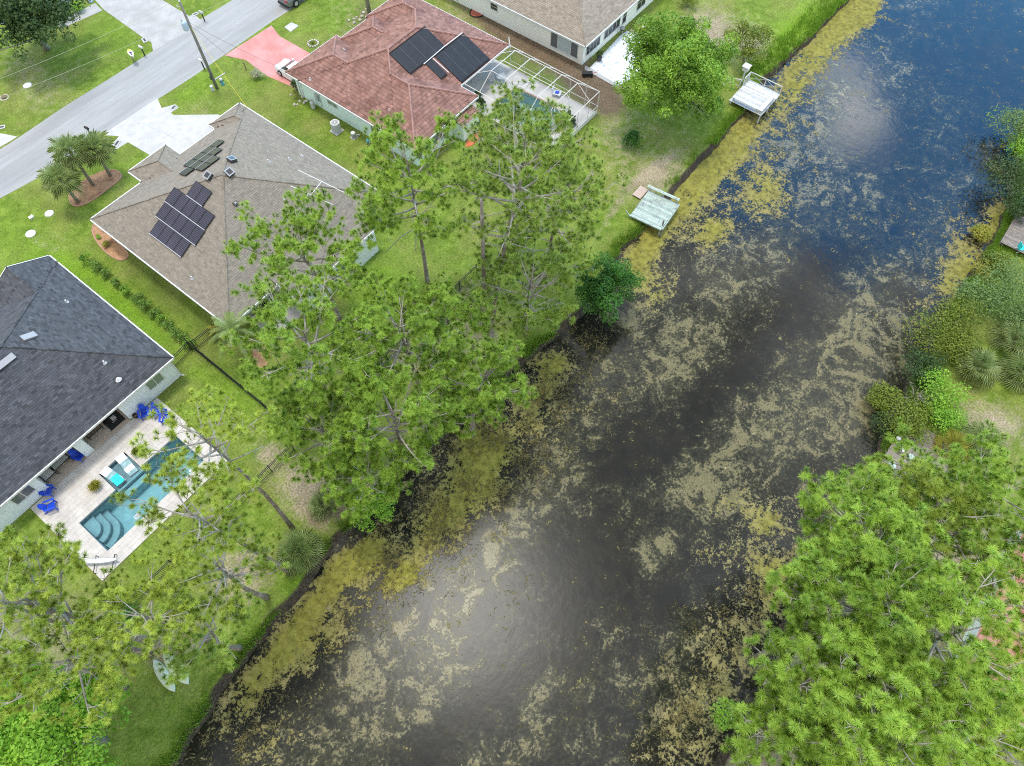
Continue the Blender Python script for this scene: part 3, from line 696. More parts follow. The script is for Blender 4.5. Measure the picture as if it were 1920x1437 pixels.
# saw-cut joints of the white driveway, as shallow dark strips
jm = MB()
for (a, b_) in (((303, 262), (352, 233)), ((268, 232), (330, 262))):
    p_, q_ = at(*a), at(*b_)
    dx_, dy_ = q_[0]-p_[0], q_[1]-p_[1]
    jm.cbox(((p_[0]+q_[0])/2, (p_[1]+q_[1])/2, 0.0215), (math.hypot(dx_, dy_), 0.03, 0.004), rz=math.atan2(dy_, dx_))
jm.build('driveway_joint', 'concrete_old', kind='structure')

# ------------------------------------------------------------------ roofs
def block(x0, x1, y0, y1, ze=2.7, s=0.42, gable=''):
    return dict(x0=x0, x1=x1, y0=y0, y1=y1, ze=ze, s=s, g=gable.split())
def block_z(b, x, y):
    d = []
    if 'x0' not in b['g']: d.append(x-b['x0'])
    if 'x1' not in b['g']: d.append(b['x1']-x)
    if 'y0' not in b['g']: d.append(y-b['y0'])
    if 'y1' not in b['g']: d.append(b['y1']-y)
    inside = b['x0']-1e-6 <= x <= b['x1']+1e-6 and b['y0']-1e-6 <= y <= b['y1']+1e-6
    return b['ze']+b['s']*min(d) if inside else -9.0
def block_planes(b):
    x0, x1, y0, y1 = b['x0'], b['x1'], b['y0'], b['y1']
    lin = {'x0': (1, 0, -x0), 'x1': (-1, 0, x1), 'y0': (0, 1, -y0), 'y1': (0, -1, y1)}   # distance from that eave
    out = []
    for k, (a, bb, c) in lin.items():
        if k in b['g']: continue
        poly = [(x0, y0), (x1, y0), (x1, y1), (x0, y1)]
        for q, (a2, b2, c2) in lin.items():
            if q == k or q in b['g']: continue
            poly = clip(poly, a-a2, bb-b2, c2-c)
            if len(poly) < 3: break
        if len(poly) >= 3: out.append((k, (a, bb, c), poly))
    return out
def plane_of(b, k):
    lin = {'x0': (1, 0, -b['x0']), 'x1': (-1, 0, b['x1']), 'y0': (0, 1, -b['y0']), 'y1': (0, -1, b['y1'])}[k]
    return b['s']*lin[0], b['s']*lin[1], b['ze']+b['s']*lin[2]
def build_roof(root, blocks, m_cover, m_under, style, m_cap=None, fascia='white_paint', gutter_gap=True):
    und, cov = MB(), MB(); caps, fass = [], []
    if style == 'tile': cw, ce, thick, arch = 0.32, 0.34, 0.022, 0.06
    else: cw, ce, thick, arch = 0.40, 0.165, 0.012, 0.0
    for bi, b in enumerate(blocks):
        others = [o for o in blocks if o is not b]
        for k, (a, bb, c), poly in block_planes(b):
            Z = lambda x, y: b['ze']+b['s']*(a*x+bb*y+c)
            und.add([(p[0], p[1], Z(*p)-0.012*bi) for p in poly], [tuple(range(len(poly)))])
            if sum(poly[i][0]*poly[(i+1) % len(poly)][1]-poly[(i+1) % len(poly)][0]*poly[i][1] for i in range(len(poly))) < 0: poly = poly[::-1]
            t = (-bb, a)                           # along the eave
            n_ = len(poly)
            ed = [(poly[i], poly[(i+1) % n_]) for i in range(n_)]
            hp = [((q[1]-p[1]), -(q[0]-p[0]), (q[1]-p[1])*p[0]-(q[0]-p[0])*p[1]) for p, q in ed]   # a x + b y <= c inside
            dmax = max(a*p[0]+bb*p[1]+c for p in poly)
            ts = [t[0]*p[0]+t[1]*p[1] for p in poly]
            rows = int(math.ceil(dmax/ce))
            for r in range(rows):
                d0, d1 = r*ce, (r+1)*ce
                off = (r % 2)*cw*0.5 if style != 'tile' else 0.0
                if style != 'tile': off += rnd.uniform(-.05, .05)
                s0 = math.floor((min(ts)-off)/cw)
                nn = int((max(ts)-min(ts))/cw)+3
                for q in range(nn):
                    a0 = (s0+q)*cw+off; a1 = a0+cw
                    def XY(tt, dd):                # eave coordinate, distance -> plan
                        dd2 = dd-c
                        return (t[0]*tt+a*dd2, t[1]*tt+bb*dd2)
                    cxm, cym = XY((a0+a1)/2, (d0+d1)/2)
                    inside = all(h[0]*cxm+h[1]*cym-h[2] <= -0.5*(abs(h[0])+abs(h[1]))*0.45*max(cw, ce)*2 for h in hp)
                    zc_ = Z(cxm, cym)
                    if any(block_z(o, cxm, cym) > zc_+0.12 for o in others) or any(abs(block_z(o, cxm, cym)-zc_) < 0.004 and (o['x0'] <= cxm <= o['x1']) for o in blocks[:bi]): continue
                    tint = min(1, max(0, rnd.gauss(0.5, 0.24)))
                    segs = ((a0, (a0+a1)/2), ((a0+a1)/2, a1)) if style == 'tile' else ((a0, a1),)
                    for (e0, e1) in segs:
                        quad = [XY(e0, d0), XY(e1, d0), XY(e1, d1), XY(e0, d1)]
                        if not inside:
                            for h in hp:
                                quad = clip(quad, *h)
                                if len(quad) < 3: break
                            if len(quad) < 3: continue
                        vs = []
                        for x, y in quad:
                            dd = a*x+bb*y+c; tt = t[0]*x+t[1]*y
                            z = b['ze']+b['s']*dd+0.008+thick*(1-(dd-d0)/ce)
                            if arch: z += arch*(1-abs(2*(tt-a0)/cw-1))
                            vs.append((x, y, z))
                        cov.add(vs, [tuple(range(len(vs)))], tint)
            # hips and ridges
            for p, q in ed:
                dp, dq = a*p[0]+bb*p[1]+c, a*q[0]+bb*q[1]+c
                if dp < 1e-6 and dq < 1e-6: continue
                onrake = any((abs(p[0 if kk[0] == 'x' else 1]-b[kk]) < 1e-6 and abs(q[0 if kk[0] == 'x' else 1]-b[kk]) < 1e-6) for kk in b['g'])
                if onrake: continue
                if (p, q) > (q, p) and abs(dp-dq) > 1e9: continue
                nseg = max(1, int(math.hypot(q[0]-p[0], q[1]-p[1])/0.34))
                cap = MB(); caps.append(cap)
                for i in range(nseg):
                    f0, f1 = i/nseg, (i+1)/nseg
                    P = (p[0]+(q[0]-p[0])*f0, p[1]+(q[1]-p[1])*f0); Q = (p[0]+(q[0]-p[0])*f1, p[1]+(q[1]-p[1])*f1)
                    if k in ('y0', 'y1') and len(block_planes(b)) > 2 and False: continue
                    mx_, my_ = (P[0]+Q[0])/2, (P[1]+Q[1])/2
                    if any(block_z(o, mx_, my_) > Z(mx_, my_)-0.004 for o in others): continue
                    if k[0] == 'y' and abs(dp-dq) > 1e-6: continue      # each hip once, from its x-side plane
                    if k == 'x1' and abs(dp-dq) < 1e-6: continue
                    if k == 'y1' and abs(dp-dq) < 1e-6: continue
                    zz = 0.04 if style != 'tile' else 0.075
                    r_ = 0.07 if style != 'tile' else 0.12
                    cap.tube([(P[0], P[1], Z(*P)+zz-0.025), (Q[0], Q[1], Z(*Q)+zz+0.0)], [r_, r_*0.85], 5 if style != 'tile' else 6, rnd.random())
        # eaves
        for k in ('x0', 'x1', 'y0', 'y1'):
            L_ = (b['y1']-b['y0']) if k[0] == 'x' else (b['x1']-b['x0'])
            fas = MB(); fass.append(fas)
            ns = max(1, int(L_/0.9))
            for i in range(ns):
                f0, f1 = i/ns, (i+1)/ns
                if k[0] == 'x':
                    xx = b[k]; ya, yb = b['y0']+L_*f0, b['y0']+L_*f1; mid = (xx, (ya+yb)/2)
                else:
                    yy = b[k]; xa, xb = b['x0']+L_*f0, b['x0']+L_*f1; mid = ((xa+xb)/2, yy)
                ow = {'x0': (-.06, 0), 'x1': (.06, 0), 'y0': (0, -.06), 'y1': (0, .06)}[k]
                mo = (mid[0]+ow[0], mid[1]+ow[1])
                if any(o['x0'] <= mo[0] <= o['x1'] and o['y0'] <= mo[1] <= o['y1'] for o in others) or any(abs(o[k]-b[k]) < 1e-6 and o['x0'] <= mid[0] <= o['x1'] and o['y0'] <= mid[1] <= o['y1'] for o in blocks[:bi]):
                    if fas.V: fas = MB(); fass.append(fas)
                    continue
                if k in b['g']:
                    pa, pb = ((xx, ya), (xx, yb)) if k[0] == 'x' else ((xa, yy), (xb, yy))
                    za, zb = block_z(b, *pa), block_z(b, *pb)
                    nrm = {'x0': (-1, 0), 'x1': (1, 0), 'y0': (0, -1), 'y1': (0, 1)}[k]
                    fas.add([(pa[0]+nrm[0]*.03, pa[1]+nrm[1]*.03, za+.05), (pb[0]+nrm[0]*.03, pb[1]+nrm[1]*.03, zb+.05), (pb[0]+nrm[0]*.03, pb[1]+nrm[1]*.03, zb-.18), (pa[0]+nrm[0]*.03, pa[1]+nrm[1]*.03, za-.18),
                             (pa[0]-nrm[0]*.05, pa[1]-nrm[1]*.05, za+.05), (pb[0]-nrm[0]*.05, pb[1]-nrm[1]*.05, zb+.05)], [(0, 1, 2, 3), (0, 4, 5, 1)])
                    continue
                z1, z0 = b['ze']+0.01, b['ze']-0.16
                g_ = 0.02 if gutter_gap else 0.0
                if k[0] == 'x':
                    s_ = -1 if k == 'x0' else 1
                    xi, xo = b[k]+s_*0.01, b[k]+s_*0.11
                    fas.box(min(xi, xo), max(xi, xo), ya, yb-g_, z0, z1)
                else:
                    s_ = -1 if k == 'y0' else 1
                    yi, yo = b[k]+s_*0.01, b[k]+s_*0.11
                    fas.box(xa, xb-g_, min(yi, yo), max(yi, yo), z0, z1)
    rf = und.build('roof', m_under, root)
    nm = 'roof_tiles' if style == 'tile' else 'shingles'
    cov.build(nm, m_cover, rf, kind='stuff')
    for cap in caps:
        if cap.V: cap.build('ridge_cap', m_cap or m_cover, rf)
    sf = MB()
    for bi, b in enumerate(blocks):
        z = b['ze']-0.12-0.006*bi
        sf.add([(b['x0'], b['y0'], z), (b['x1'], b['y0'], z), (b['x1'], b['y1'], z), (b['x0'], b['y1'], z)], [(3, 2, 1, 0)])
    sf.build('soffit', fascia, root)
    for fas in fass:
        if fas.V: fas.build('gutter', fascia, root)
    return rf
def walls(root, rects, m, z1=2.62, name='wall'):
    mb = MB()
    for (x0, x1, y0, y1) in rects: mb.box(x0, x1, y0, y1, -0.3, z1)
    return mb.build(name, m, root)
def window(root, c, w, h, face, glass='glass_dark', nx=2, ny=1, frame='white_paint', deep=0.05, name='window'):
    """window on a wall; face is the outward direction 'x0','x1','y0','y1'; c = centre on the wall's face"""
    ux = {'x0': (0, -1), 'x1': (0, 1), 'y0': (1, 0), 'y1': (-1, 0)}[face]
    nr = {'x0': (-1, 0), 'x1': (1, 0), 'y0': (0, -1), 'y1': (0, 1)}[face]
    def bx(mb, a0, a1, b0, b1, d0, d1):
        ps = [(c[0]+ux[0]*a0+nr[0]*d0, c[1]+ux[1]*a0+nr[1]*d0), (c[0]+ux[0]*a1+nr[0]*d1, c[1]+ux[1]*a1+nr[1]*d1)]
        mb.box(min(ps[0][0], ps[1][0]), max(ps[0][0], ps[1][0]), min(ps[0][1], ps[1][1]), max(ps[0][1], ps[1][1]), c[2]+b0, c[2]+b1)
    fr = MB(); fw = 0.06
    bx(fr, -w/2-fw, w/2+fw, h/2, h/2+fw, 0.003, deep); bx(fr, -w/2-fw, w/2+fw, -h/2-fw, -h/2, 0.003, deep+0.04)
    bx(fr, -w/2-fw, -w/2, -h/2, h/2, 0.003, deep); bx(fr, w/2, w/2+fw, -h/2, h/2, 0.003, deep)
    for i in range(1, nx): bx(fr, -w/2+w*i/nx-0.025, -w/2+w*i/nx+0.025, -h/2, h/2, 0.003, deep-.01)
    for j in range(1, ny): bx(fr, -w/2, w/2, -h/2+h*j/ny-0.02, -h/2+h*j/ny+0.02, 0.003, deep-.015)
    f = fr.build(name, frame, root)
    for i in range(nx):
        for j in range(ny):
            pn = MB(); bx(pn, -w/2+w*i/nx+0.026, -w/2+w*(i+1)/nx-0.026, -h/2+h*j/ny+0.021, -h/2+h*(j+1)/ny-0.021, 0.004, 0.02)
            pn.build('pane', glass if isinstance(glass, str) else glass[i % len(glass)], f)
    return f
def paver_field(name, rects, m, parent, z, lmin, lmax, wid, along='x', gap=0.010, h=0.03):
    mb = MB()
    for (x0, x1, y0, y1) in rects:
        a0, a1, b0, b1 = (x0, x1, y0, y1) if along == 'x' else (y0, y1, x0, x1)
        nr = max(1, round((b1-b0)/wid)); w = (b1-b0)/nr
        for r in range(nr):
            a = a0-rnd.uniform(0, lmax)
            while a < a1:
                l = rnd.uniform(lmin, lmax)
                p, q = max(a, a0), min(a+l, a1)
                if q-p > 0.05:
                    t = min(1, max(0, rnd.gauss(.5, .2)))
                    zz = z+rnd.uniform(0, 0.003)
                    B = (p+gap/2, q-gap/2, b0+w*r+gap/2, b0+w*(r+1)-gap/2)
                    if along == 'x': X0, X1, Y0, Y1 = B
                    else: Y0, Y1, X0, X1 = B
                    mb.add([(X0, Y0, zz), (X1, Y0, zz), (X1, Y1, zz), (X0, Y1, zz), (X0, Y0, zz-h), (X1, Y0, zz-h), (X1, Y1, zz-h), (X0, Y1, zz-h)],
                           [(0, 1, 2, 3), (0, 4, 5, 1), (1, 5, 6, 2), (2, 6, 7, 3), (3, 7, 4, 0)], t)
                a += l
    return mb.build(name, m, parent, kind='stuff')

# ------------------------------------------------------------------ house with the charcoal roof (photo: left edge)
h1 = thing('charcoal_roof_house', 'pale house with dark charcoal shingle roof beside the big pool deck', 'house')
B1 = [block(-24.0, 5.75, 38.3, 53.4, 2.9, 0.5), block(-0.3, 5.75, 46.0, 54.6, 2.9, 0.5, 'y1')]
B1[0]['x1'] = 5.75
B1M = B1[0]
build_roof(h1, B1, 'shingle_charcoal', 'roof_under_dark', 'shingle')
walls(h1, [(0.35, 5.42, 38.72, 53.9), (-8.9, 0.35, 41.9, 53.0), (-23.6, -6.95, 38.72, 53.0)], 'wall_aqua_white', 2.77)
MB().box(-0.3+0.35, 5.4, 53.9, 54.3, -0.3, 2.77).add([(0.0, 54.3, 2.77), (5.4, 54.3, 2.77), (2.72, 54.3, 4.2)], [(0, 1, 2)]).build('gable_wall', 'wall_aqua_white', h1)
MB().box(-3.75, -3.0, 38.75, 41.88, 0.0, 2.76).build('lanai_wall', 'wall_aqua_white', h1)
window(h1, (3.62, 38.72, 1.65), 1.35, 1.0, 'y0', 'glass_green', 2, 1)
window(h1, (-8.3, 38.72, 1.65), 1.5, 0.95, 'y0', 'glass_grey', 2, 1)
window(h1, (-1.3, 41.9, 1.1), 2.4, 2.0, 'y0', 'glass_dark', 2, 1, name='sliding_door')
window(h1, (-5.4, 41.9, 1.1), 2.4, 2.0, 'y0', 'glass_dark', 2, 1, name='sliding_door')
MB().tube([(5.46, 38.66, 2.6), (5.46, 38.66, 0.1), (5.62, 38.5, 0.05)], 0.05, 6).build('downspout', 'white_paint', h1)
def roof_box(name, label, cat, u, v, pl, size, m, rot=0, group=None, lid=None):
    x, y, z = at_plane(u, v, pl)
    t = thing(name, label, cat, (x, y, z), group)
    nrm = Vector((-pl[0], -pl[1], 1)).normalized()
    M = Matrix.Translation((x, y, z+0.03))@nrm.to_track_quat('Z', 'Y').to_matrix().to_4x4()@Matrix.Rotation(rot, 4, 'Z')
    a, b, h = size
    MB().box(-a/2, a/2, -b/2, b/2, 0, h, M=M).build('housing', m, t)
    return t, M
PL1x = plane_of(B1M, 'x1'); PL1y = plane_of(B1M, 'y0')
t, M = roof_box('roof_vent', 'grey low roof vent on the right slope of the charcoal roof', 'roof vent', 55, 633, PL1x, (0.55, 0.95, 0.13), 'vent_grey')
MB().box(-.30, .30, -.50, .50, 0.131, 0.16, M=M).build('lid', 'vent_grey', t)
t, M = roof_box('roof_vent', 'long grey ridge vent on the poolside slope of the charcoal roof', 'roof vent', 8, 682, PL1y, (1.7, 0.42, 0.13), 'vent_grey')
MB().box(-.88, .88, -.24, .24, 0.131, 0.16, M=M).build('lid', 'vent_grey', t)
def pipe_vent(label, u, v, pl, h=0.35, m='white_paint', r=0.06):
    x, y, z = at_plane(u, v, pl)
    t = thing('vent_pipe', label, 'vent pipe', (x, y, z))
    MB().lathe([(r, 0.0), (r, h)], (x, y, z-0.05), 8).build('pipe', m, t)
    MB().lathe([(r*2.6, 0.0), (r*1.3, 0.10)], (x, y, z), 10).build('flashing', 'light_grey' if m == 'white_paint' else m, t)
pipe_vent('small white vent pipe high on the charcoal roof near its back hip', 126, 567, PL1x)
pipe_vent('small white vent pipe just below the hip of the charcoal roof', 197, 681, PL1y)
pipe_vent('small white square vent low on the charcoal roof above the window', 222, 712, PL1y, 0.22, r=0.10)

# pool deck of that house
deck1_rects = [(-8.85, 2.9, 29.95, 31.42), (-8.85, -7.3, 31.42, 34.8), (1.65, 2.9, 31.42, 34.8), (-8.85, -4.05, 34.8, 36.8), (-1.7, 2.9, 34.8, 36.8), (-8.85, 2.9, 36.8, 38.6)]
db = MB()
for i, (x0, x1, y0, y1) in enumerate(deck1_rects): db.box(x0, x1, y0, y1, -0.30, 0.045-0.0005*i)
dk = db.build('pool_deck', 'paver_joint', kind='structure')
paver_field('pavers', deck1_rects, 'paver', dk, 0.065, 0.45, 0.95, 0.42, 'x')
lf = MB().box(-6.94, 0.34, 38.62, 41.88, -0.30, 0.040).build('lanai_floor', 'paver_joint', kind='structure')
paver_field('pavers', [(-6.94, -3.76, 38.70, 41.88), (-2.99, 0.34, 38.70, 41.88)], 'lanai_floor', lf, 0.062, 0.5, 0.9, 0.42, 'x')

def pool_basin(root, poly, depth, m, z_top, name='basin', wall_m=None):
    """open box of any outline"""
    n = len(poly)
    if sum(poly[i][0]*poly[(i+1) % n][1]-poly[(i+1) % n][0]*poly[i][1] for i in range(n)) < 0: poly = poly[::-1]
    mb = MB()
    vs = [(p[0], p[1], z_top) for p in poly]+[(p[0], p[1], z_top-depth) for p in poly]
    mb.add(vs, [tuple(range(n, 2*n))]+[(i, n+i, n+(i+1) % n, (i+1) % n) for i in range(n)])
    return mb.build(name, m, root)
p1 = thing('swimming_pool', 'long rectangular blue swimming pool in the pale travertine deck', 'swimming pool', (-2.8, 33.1, 0))
px0, px1, py0, py1 = POOL1
pool_basin(p1, [(px0, py0), (px1, py0), (px1, py1), (SHELF1[1], py1), (SHELF1[1], SHELF1[3]), (SHELF1[0], SHELF1[3]), (SHELF1[0], py1), (px0, py1)], 1.5, 'pool_plaster', 0.03)
tl = MB(); zt = 0.028
for (a, b_) in (((px0, py0), (px1, py0)), ((px1, py0), (px1, py1)), ((SHELF1[1], py1), (px1, py1)), ((px0, py1), (SHELF1[0], py1)), ((px0, py0), (px0, py1)), ((SHELF1[0], SHELF1[3]), (SHELF1[1], SHELF1[3])), ((SHELF1[0], py1), (SHELF1[0], SHELF1[3])), ((SHELF1[1], py1), (SHELF1[1], SHELF1[3]))):
    x0, x1 = sorted((a[0], b_[0])); y0, y1 = sorted((a[1], b_[1]))
    tl.box(x0-(0.004 if x0 == x1 else 0), x1+(0.02 if x0 == x1 else 0), y0-(0.02 if y0 == y1 else 0), y1+(0.004 if y0 == y1 else 0), -0.26, zt); zt -= 0.0015
tl.build('waterline_tile', 'pool_tile', p1)
MB().box(SHELF1[0]+.03, SHELF1[1]-.03, py1+0.02, SHELF1[3]-.03, -1.4, -0.36).build('tanning_shelf', 'pool_shelf', p1)
MB().box(SHELF1[0]+.03, SHELF1[1]-.03, py1-0.16, py1+0.02, -1.4, -0.30).build('shelf_edge', 'pool_step', p1)
for i, (r, z) in enumerate(((1.75, -1.0), (1.3, -0.7), (0.85, -0.42))):
    pts = [(px0+0.03, py1-0.03-(r+0.55))]+[(px0+0.03+r*math.sin(w), py1-0.03-0.62*r-0.25+0-(0.62*r+0.3)*math.cos(w)) for w in np.linspace(0.05, PI/2, 9)]+[(px0+0.03+r, py1-0.03), (px0+0.03, py1-0.03)]
    MB().prism(pts, -1.45, z-0.0).build('step', 'pool_step', p1)
    MB().tube([(p[0], p[1], z+0.012) for p in pts[1:-1]], 0.035, 5).build('step_edge', 'pool_tile', p1)
bn = MB().box(-3.9, -1.85, 34.05, 34.58, -1.45, -0.62).build('bench', 'pool_plaster', p1)
MB().box(-3.9, -1.85, 34.05, 34.16, -0.619, -0.59).box(-3.9, -3.8, 34.16, 34.58, -0.619, -0.592).build('bench_edge', 'pool_step', bn)
pw = MB()
pw.add([(px0+.005, py0+.005, -0.10), (px1-.005, py0+.005, -0.10), (px1-.005, py1, -0.10), (px0+.005, py1, -0.10)], [(0, 1, 2, 3)])
pw.add([(SHELF1[0]+.005, py1, -0.10), (SHELF1[1]-.005, py1, -0.10), (SHELF1[1]-.005, SHELF1[3]-.005, -0.10), (SHELF1[0]+.005, SHELF1[3]-.005, -0.10)], [(0, 1, 2, 3)])
pw.build('water', 'pool_water', p1)
x, y = at(357, 883, -0.1)
tag(MB().lathe([(0.03, -0.03), (0.09, -0.02), (0.10, 0.02), (0.04, 0.05)], (x, y, -0.10), 10).build('pool_float', 'white_plastic'), 'tiny white float on the water at the far pool corner', 'pool float')
x, y = at(258, 968, -0.1)
sk = thing('skimmer_net', 'white framed skimmer net lying on the water at the pool edge', 'skimmer net', (x, y, -0.09))
MB().tube([(x-.22, y-.14, -.08), (x+.26, y-.16, -.08), (x+.26, y+.16, -.08), (x-.22, y+.14, -.08), (x-.22, y-.14, -.08)], 0.025, 6).build('frame', 'white_plastic', sk)
MB().box(x-.2, x+.24, y-.14, y+.14, -.095, -.088).build('netting', 'grey_plastic', sk)

# ------------------------------------------------------------------ brown-roofed house with solar panels
h2 = thing('brown_roof_house', 'white walled house with grey-brown hip roof and solar panels', 'house')
B2 = [block(10.45, 28.5, 37.2, 55.4, 2.7, 0.42), block(16.1, 20.4, 47.0, 57.45, 2.7, 0.42), block(24.7, 28.5, 48.0, 56.3, 2.7, 0.42), block(15.6, 25.3, 35.0, 39.2, 2.6, 0.2, 'x0 x1 y1')]
B2M = B2[0]
build_roof(h2, B2, 'shingle_brown', 'roof_under', 'shingle')
walls(h2, [(10.95, 28.05, 38.9, 54.9), (16.55, 19.95, 54.9, 57.0), (25.1, 28.05, 54.9, 55.9), (16.1, 24.9, 34.85, 38.9)], 'wall_grey_white', 2.5)
window(h2, (12.8, 38.9, 1.5), 1.2, 1.1, 'y0', 'glass_grey')
window(h2, (10.95, 46.0, 1.5), 1.2, 1.1, 'x0', 'glass_grey')
sheet('patio', poly=[(12.6, 35.2), (16.05, 35.2), (16.05, 38.85), (12.6, 38.85)], z=0.03, m='concrete_old')
window(h2, (20.5, 34.85, 1.2), 3.0, 1.9, 'y0', 'glass_grey', 3, 1, name='sliding_door')
MB().tube([(10.35, 37.15, 2.6), (10.9, 38.8, 2.3), (10.9, 38.8, 0.05)], 0.045, 6).build('downspout', 'white_paint', h2)

_sp = {}
def solar_array(label, pl, cells, eave_dir, up_dir, origin, pw_, ph_, glass, group='roof solar arrays'):
    t = thing('solar_array', label, 'solar array', origin, group)
    nrm = Vector((-pl[0], -pl[1], 1)).normalized()
    e = Vector((eave_dir[0], eave_dir[1], pl[0]*eave_dir[0]+pl[1]*eave_dir[1])).normalized()
    u = Vector((up_dir[0], up_dir[1], pl[0]*up_dir[0]+pl[1]*up_dir[1])).normalized()
    R3 = Matrix((e, u, e.cross(u))).transposed().to_4x4()
    if R3.to_3x3().determinant() < 0: pass
    fr, gl, ln = _sp.get((pw_, ph_, glass), (None, None, None))
    for (i, j) in cells:
        M = Matrix.Translation(Vector(origin))@R3@Matrix.Translation((i*(pw_+0.02), j*(ph_+0.02), 0.14 if R3.to_3x3().determinant() > 0 else 0.14))
        if fr is None:
            a, b = pw_/2, ph_/2
            mb = MB()
            mb.box(-a, a, -b, -b+.035, -.02, .022).box(-a, a, b-.035, b, -.02, .022).box(-a, -a+.035, -b+.035, b-.035, -.02, .022).box(a-.035, a, -b+.035, b-.035, -.02, .022)
            f = mesh('solar_panel', mb.V, mb.F, 'black_metal'); f.parent = t; fr = f.data
            g_ = MB().box(-a+.035, a-.035, -b+.035, b-.035, -.015, .012)
            go = mesh('glass', g_.V, g_.F, glass); go.parent = f; gl = go.data
            lm_ = MB()
            for k in range(1, 10): lm_.box(-a+.036, a-.036, -b+ph_*k/10-.011, -b+ph_*k/10+.011, .0125, .0145)
            lo = mesh('cell_line', lm_.V, lm_.F, 'solar_line', kind='stuff'); lo.parent = f; ln = lo.data
            _sp[(pw_, ph_, glass)] = (fr, gl, ln)
        else:
            f = link('solar_panel', fr, t); go = link('glass', gl, f); lo = link('cell_line', ln, f)
        f.matrix_local = Matrix.Translation(-Vector(origin))@M
    # mounting rails in silver between the rows
    rows = sorted(set(j for _, j in cells))
    for j in rows:
        ii = [i for i, jj in cells if jj == j]
        for sgn in (-0.5,):
            mb = MB().box((min(ii)-.5)*(pw_+.02), (max(ii)+.5)*(pw_+.02), j*(ph_+.02)+sgn*(ph_+.02)-.03, j*(ph_+.02)+sgn*(ph_+.02)+.03, .10, .168)
            for cl in ([] if False else []): pass
            r_ = mesh('rail', mb.V, mb.F, 'galvanised'); r_.parent = t; r_.matrix_local = R3
            leg = MB()
            for q in (min(ii)-.3, max(ii)+.3): leg.box(q*(pw_+.02)-.03, q*(pw_+.02)+.03, j*(ph_+.02)+sgn*ph_-.03, j*(ph_+.02)+sgn*ph_+.03, -.02, .10)
            r2 = mesh('bracket', leg.V, leg.F, 'vent_dark'); r2.parent = t; r2.matrix_local = R3
    return t
mat('solar_blue', (0.018, 0.017, 0.034), (0.030, 0.027, 0.048), scale=1.2, rough=0.12, spec=0.6)
mat('solar_grey', (0.03, 0.032, 0.034), (0.045, 0.047, 0.05), scale=1.2, rough=0.12, spec=0.6)
mat('solar_line', (0.13, 0.13, 0.16), rough=0.4)
PL2x, PL2yf, PL2yr = plane_of(B2M, 'x0'), plane_of(B2M, 'y1'), plane_of(B2M, 'y0')
# left array: rows of 4, 5, 5 and 2 panels up the slope
cA = [(k, 0) for k in range(4)]+[(k-0.52, 1) for k in range(5)]+[(k-0.6, 2) for k in range(5)]+[(k+0.85, 3) for k in range(2)]
oA = (13.12, 48.53, PL2x[0]*13.12+PL2x[2])
solar_array('dark blue solar panels on the slope facing the charcoal roof', PL2x, cA, (0, -1), (1, 0), oA, 1.02, 1.475, 'solar_blue')
# front array: columns of 1, 2, 3, 3 and 1 panels
cB = [(0, 0), (1.0, 0), (1.0, 1), (2.02, 0), (2.02, 1), (2.02, 2), (3.04, 0), (3.04, 1), (3.04, 2), (4.06, 0.85)]
oB = (22.75, 52.0, PL2yf[1]*52.0+PL2yf[2])
solar_array('grey solar panels in a stepped block on the slope facing the street', PL2yf, cB, (-1, 0), (0, -1), oB, 1.0, 1.22, 'solar_grey')
def attic_fan(label, u, v, pl, rot=0.0):
    t, M = roof_box('attic_fan', label, 'attic fan', u, v, pl, (0.62, 0.62, 0.30), 'vent_dark', rot, 'solar attic fans')
    MB().box(-.33, .33, -.33, .33, .301, .33, M=M).build('lid', 'vent_grey', t)
    MB().box(-.22, .22, -.22, .22, .331, .345, M=M).build('solar_cell', 'solar_grey', t)
PL2xr = plane_of(B2M, 'x1')
attic_fan('solar attic fan just right of the brown roof peak', 435, 303, PL2xr)
attic_fan('solar attic fan on the canal side of the brown roof peak', 431, 326, PL2yr)
attic_fan('solar attic fan left of the peak beside the dark blue panels', 393, 332, PL2x)
t, M = roof_box('roof_vent', 'small black square vent on the canal slope of the brown roof', 'roof vent', 442, 383, PL2yr, (0.36, 0.36, 0.16), 'vent_dark')
MB().lathe([(0.09, 0.161), (0.07, 0.24)], (0, 0, 0), 8).xf(M).build('cap', 'light_grey', t)
pipe_vent('white vent pipe on the right slope of the brown roof, nearer its peak', 504, 304, PL2xr)
pipe_vent('white vent pipe on the right slope of the brown roof, nearer the tiled house', 543, 301, PL2xr)
pipe_vent('white vent pipe on the right slope beside the tip of the antenna', 566, 293, PL2xr, 0.25)
pipe_vent('white vent pipe under the lower antenna rod', 575, 367, PL2yr)
pipe_vent('white vent pipe on the left slope above the white gutter', 361, 523, PL2x)
pipe_vent('white vent pipe in the middle of the canal slope of the brown roof', 533, 374, PL2yr, 0.2, r=0.04)
# TV antenna on a mast at the back eave
ax, ay = 23.55, 38.6
za = PL2yr[1]*ay+PL2yr[2]
an = thing('tv_antenna', 'long white two rod antenna on a thin mast over the brown roof', 'antenna', (ax, ay, za))
MB().tube([(ax, ay, za-.1), (ax+.02, ay, 7.0)], 0.035, 6).build('mast', 'pole_wood', an)
q = lambda u, v: Vector((*at(u, v, 7.0), 7.0))
MB().tube([q(604, 339.7), q(583.7, 365)], 0.03, 6).build('boom', 'white_plastic', an)
MB().tube([q(558.6, 319), q(657, 367)], 0.028, 6).build('rod', 'white_plastic', an)
MB().tube([q(545, 349), q(624, 384)], 0.028, 6).build('rod', 'white_plastic', an)

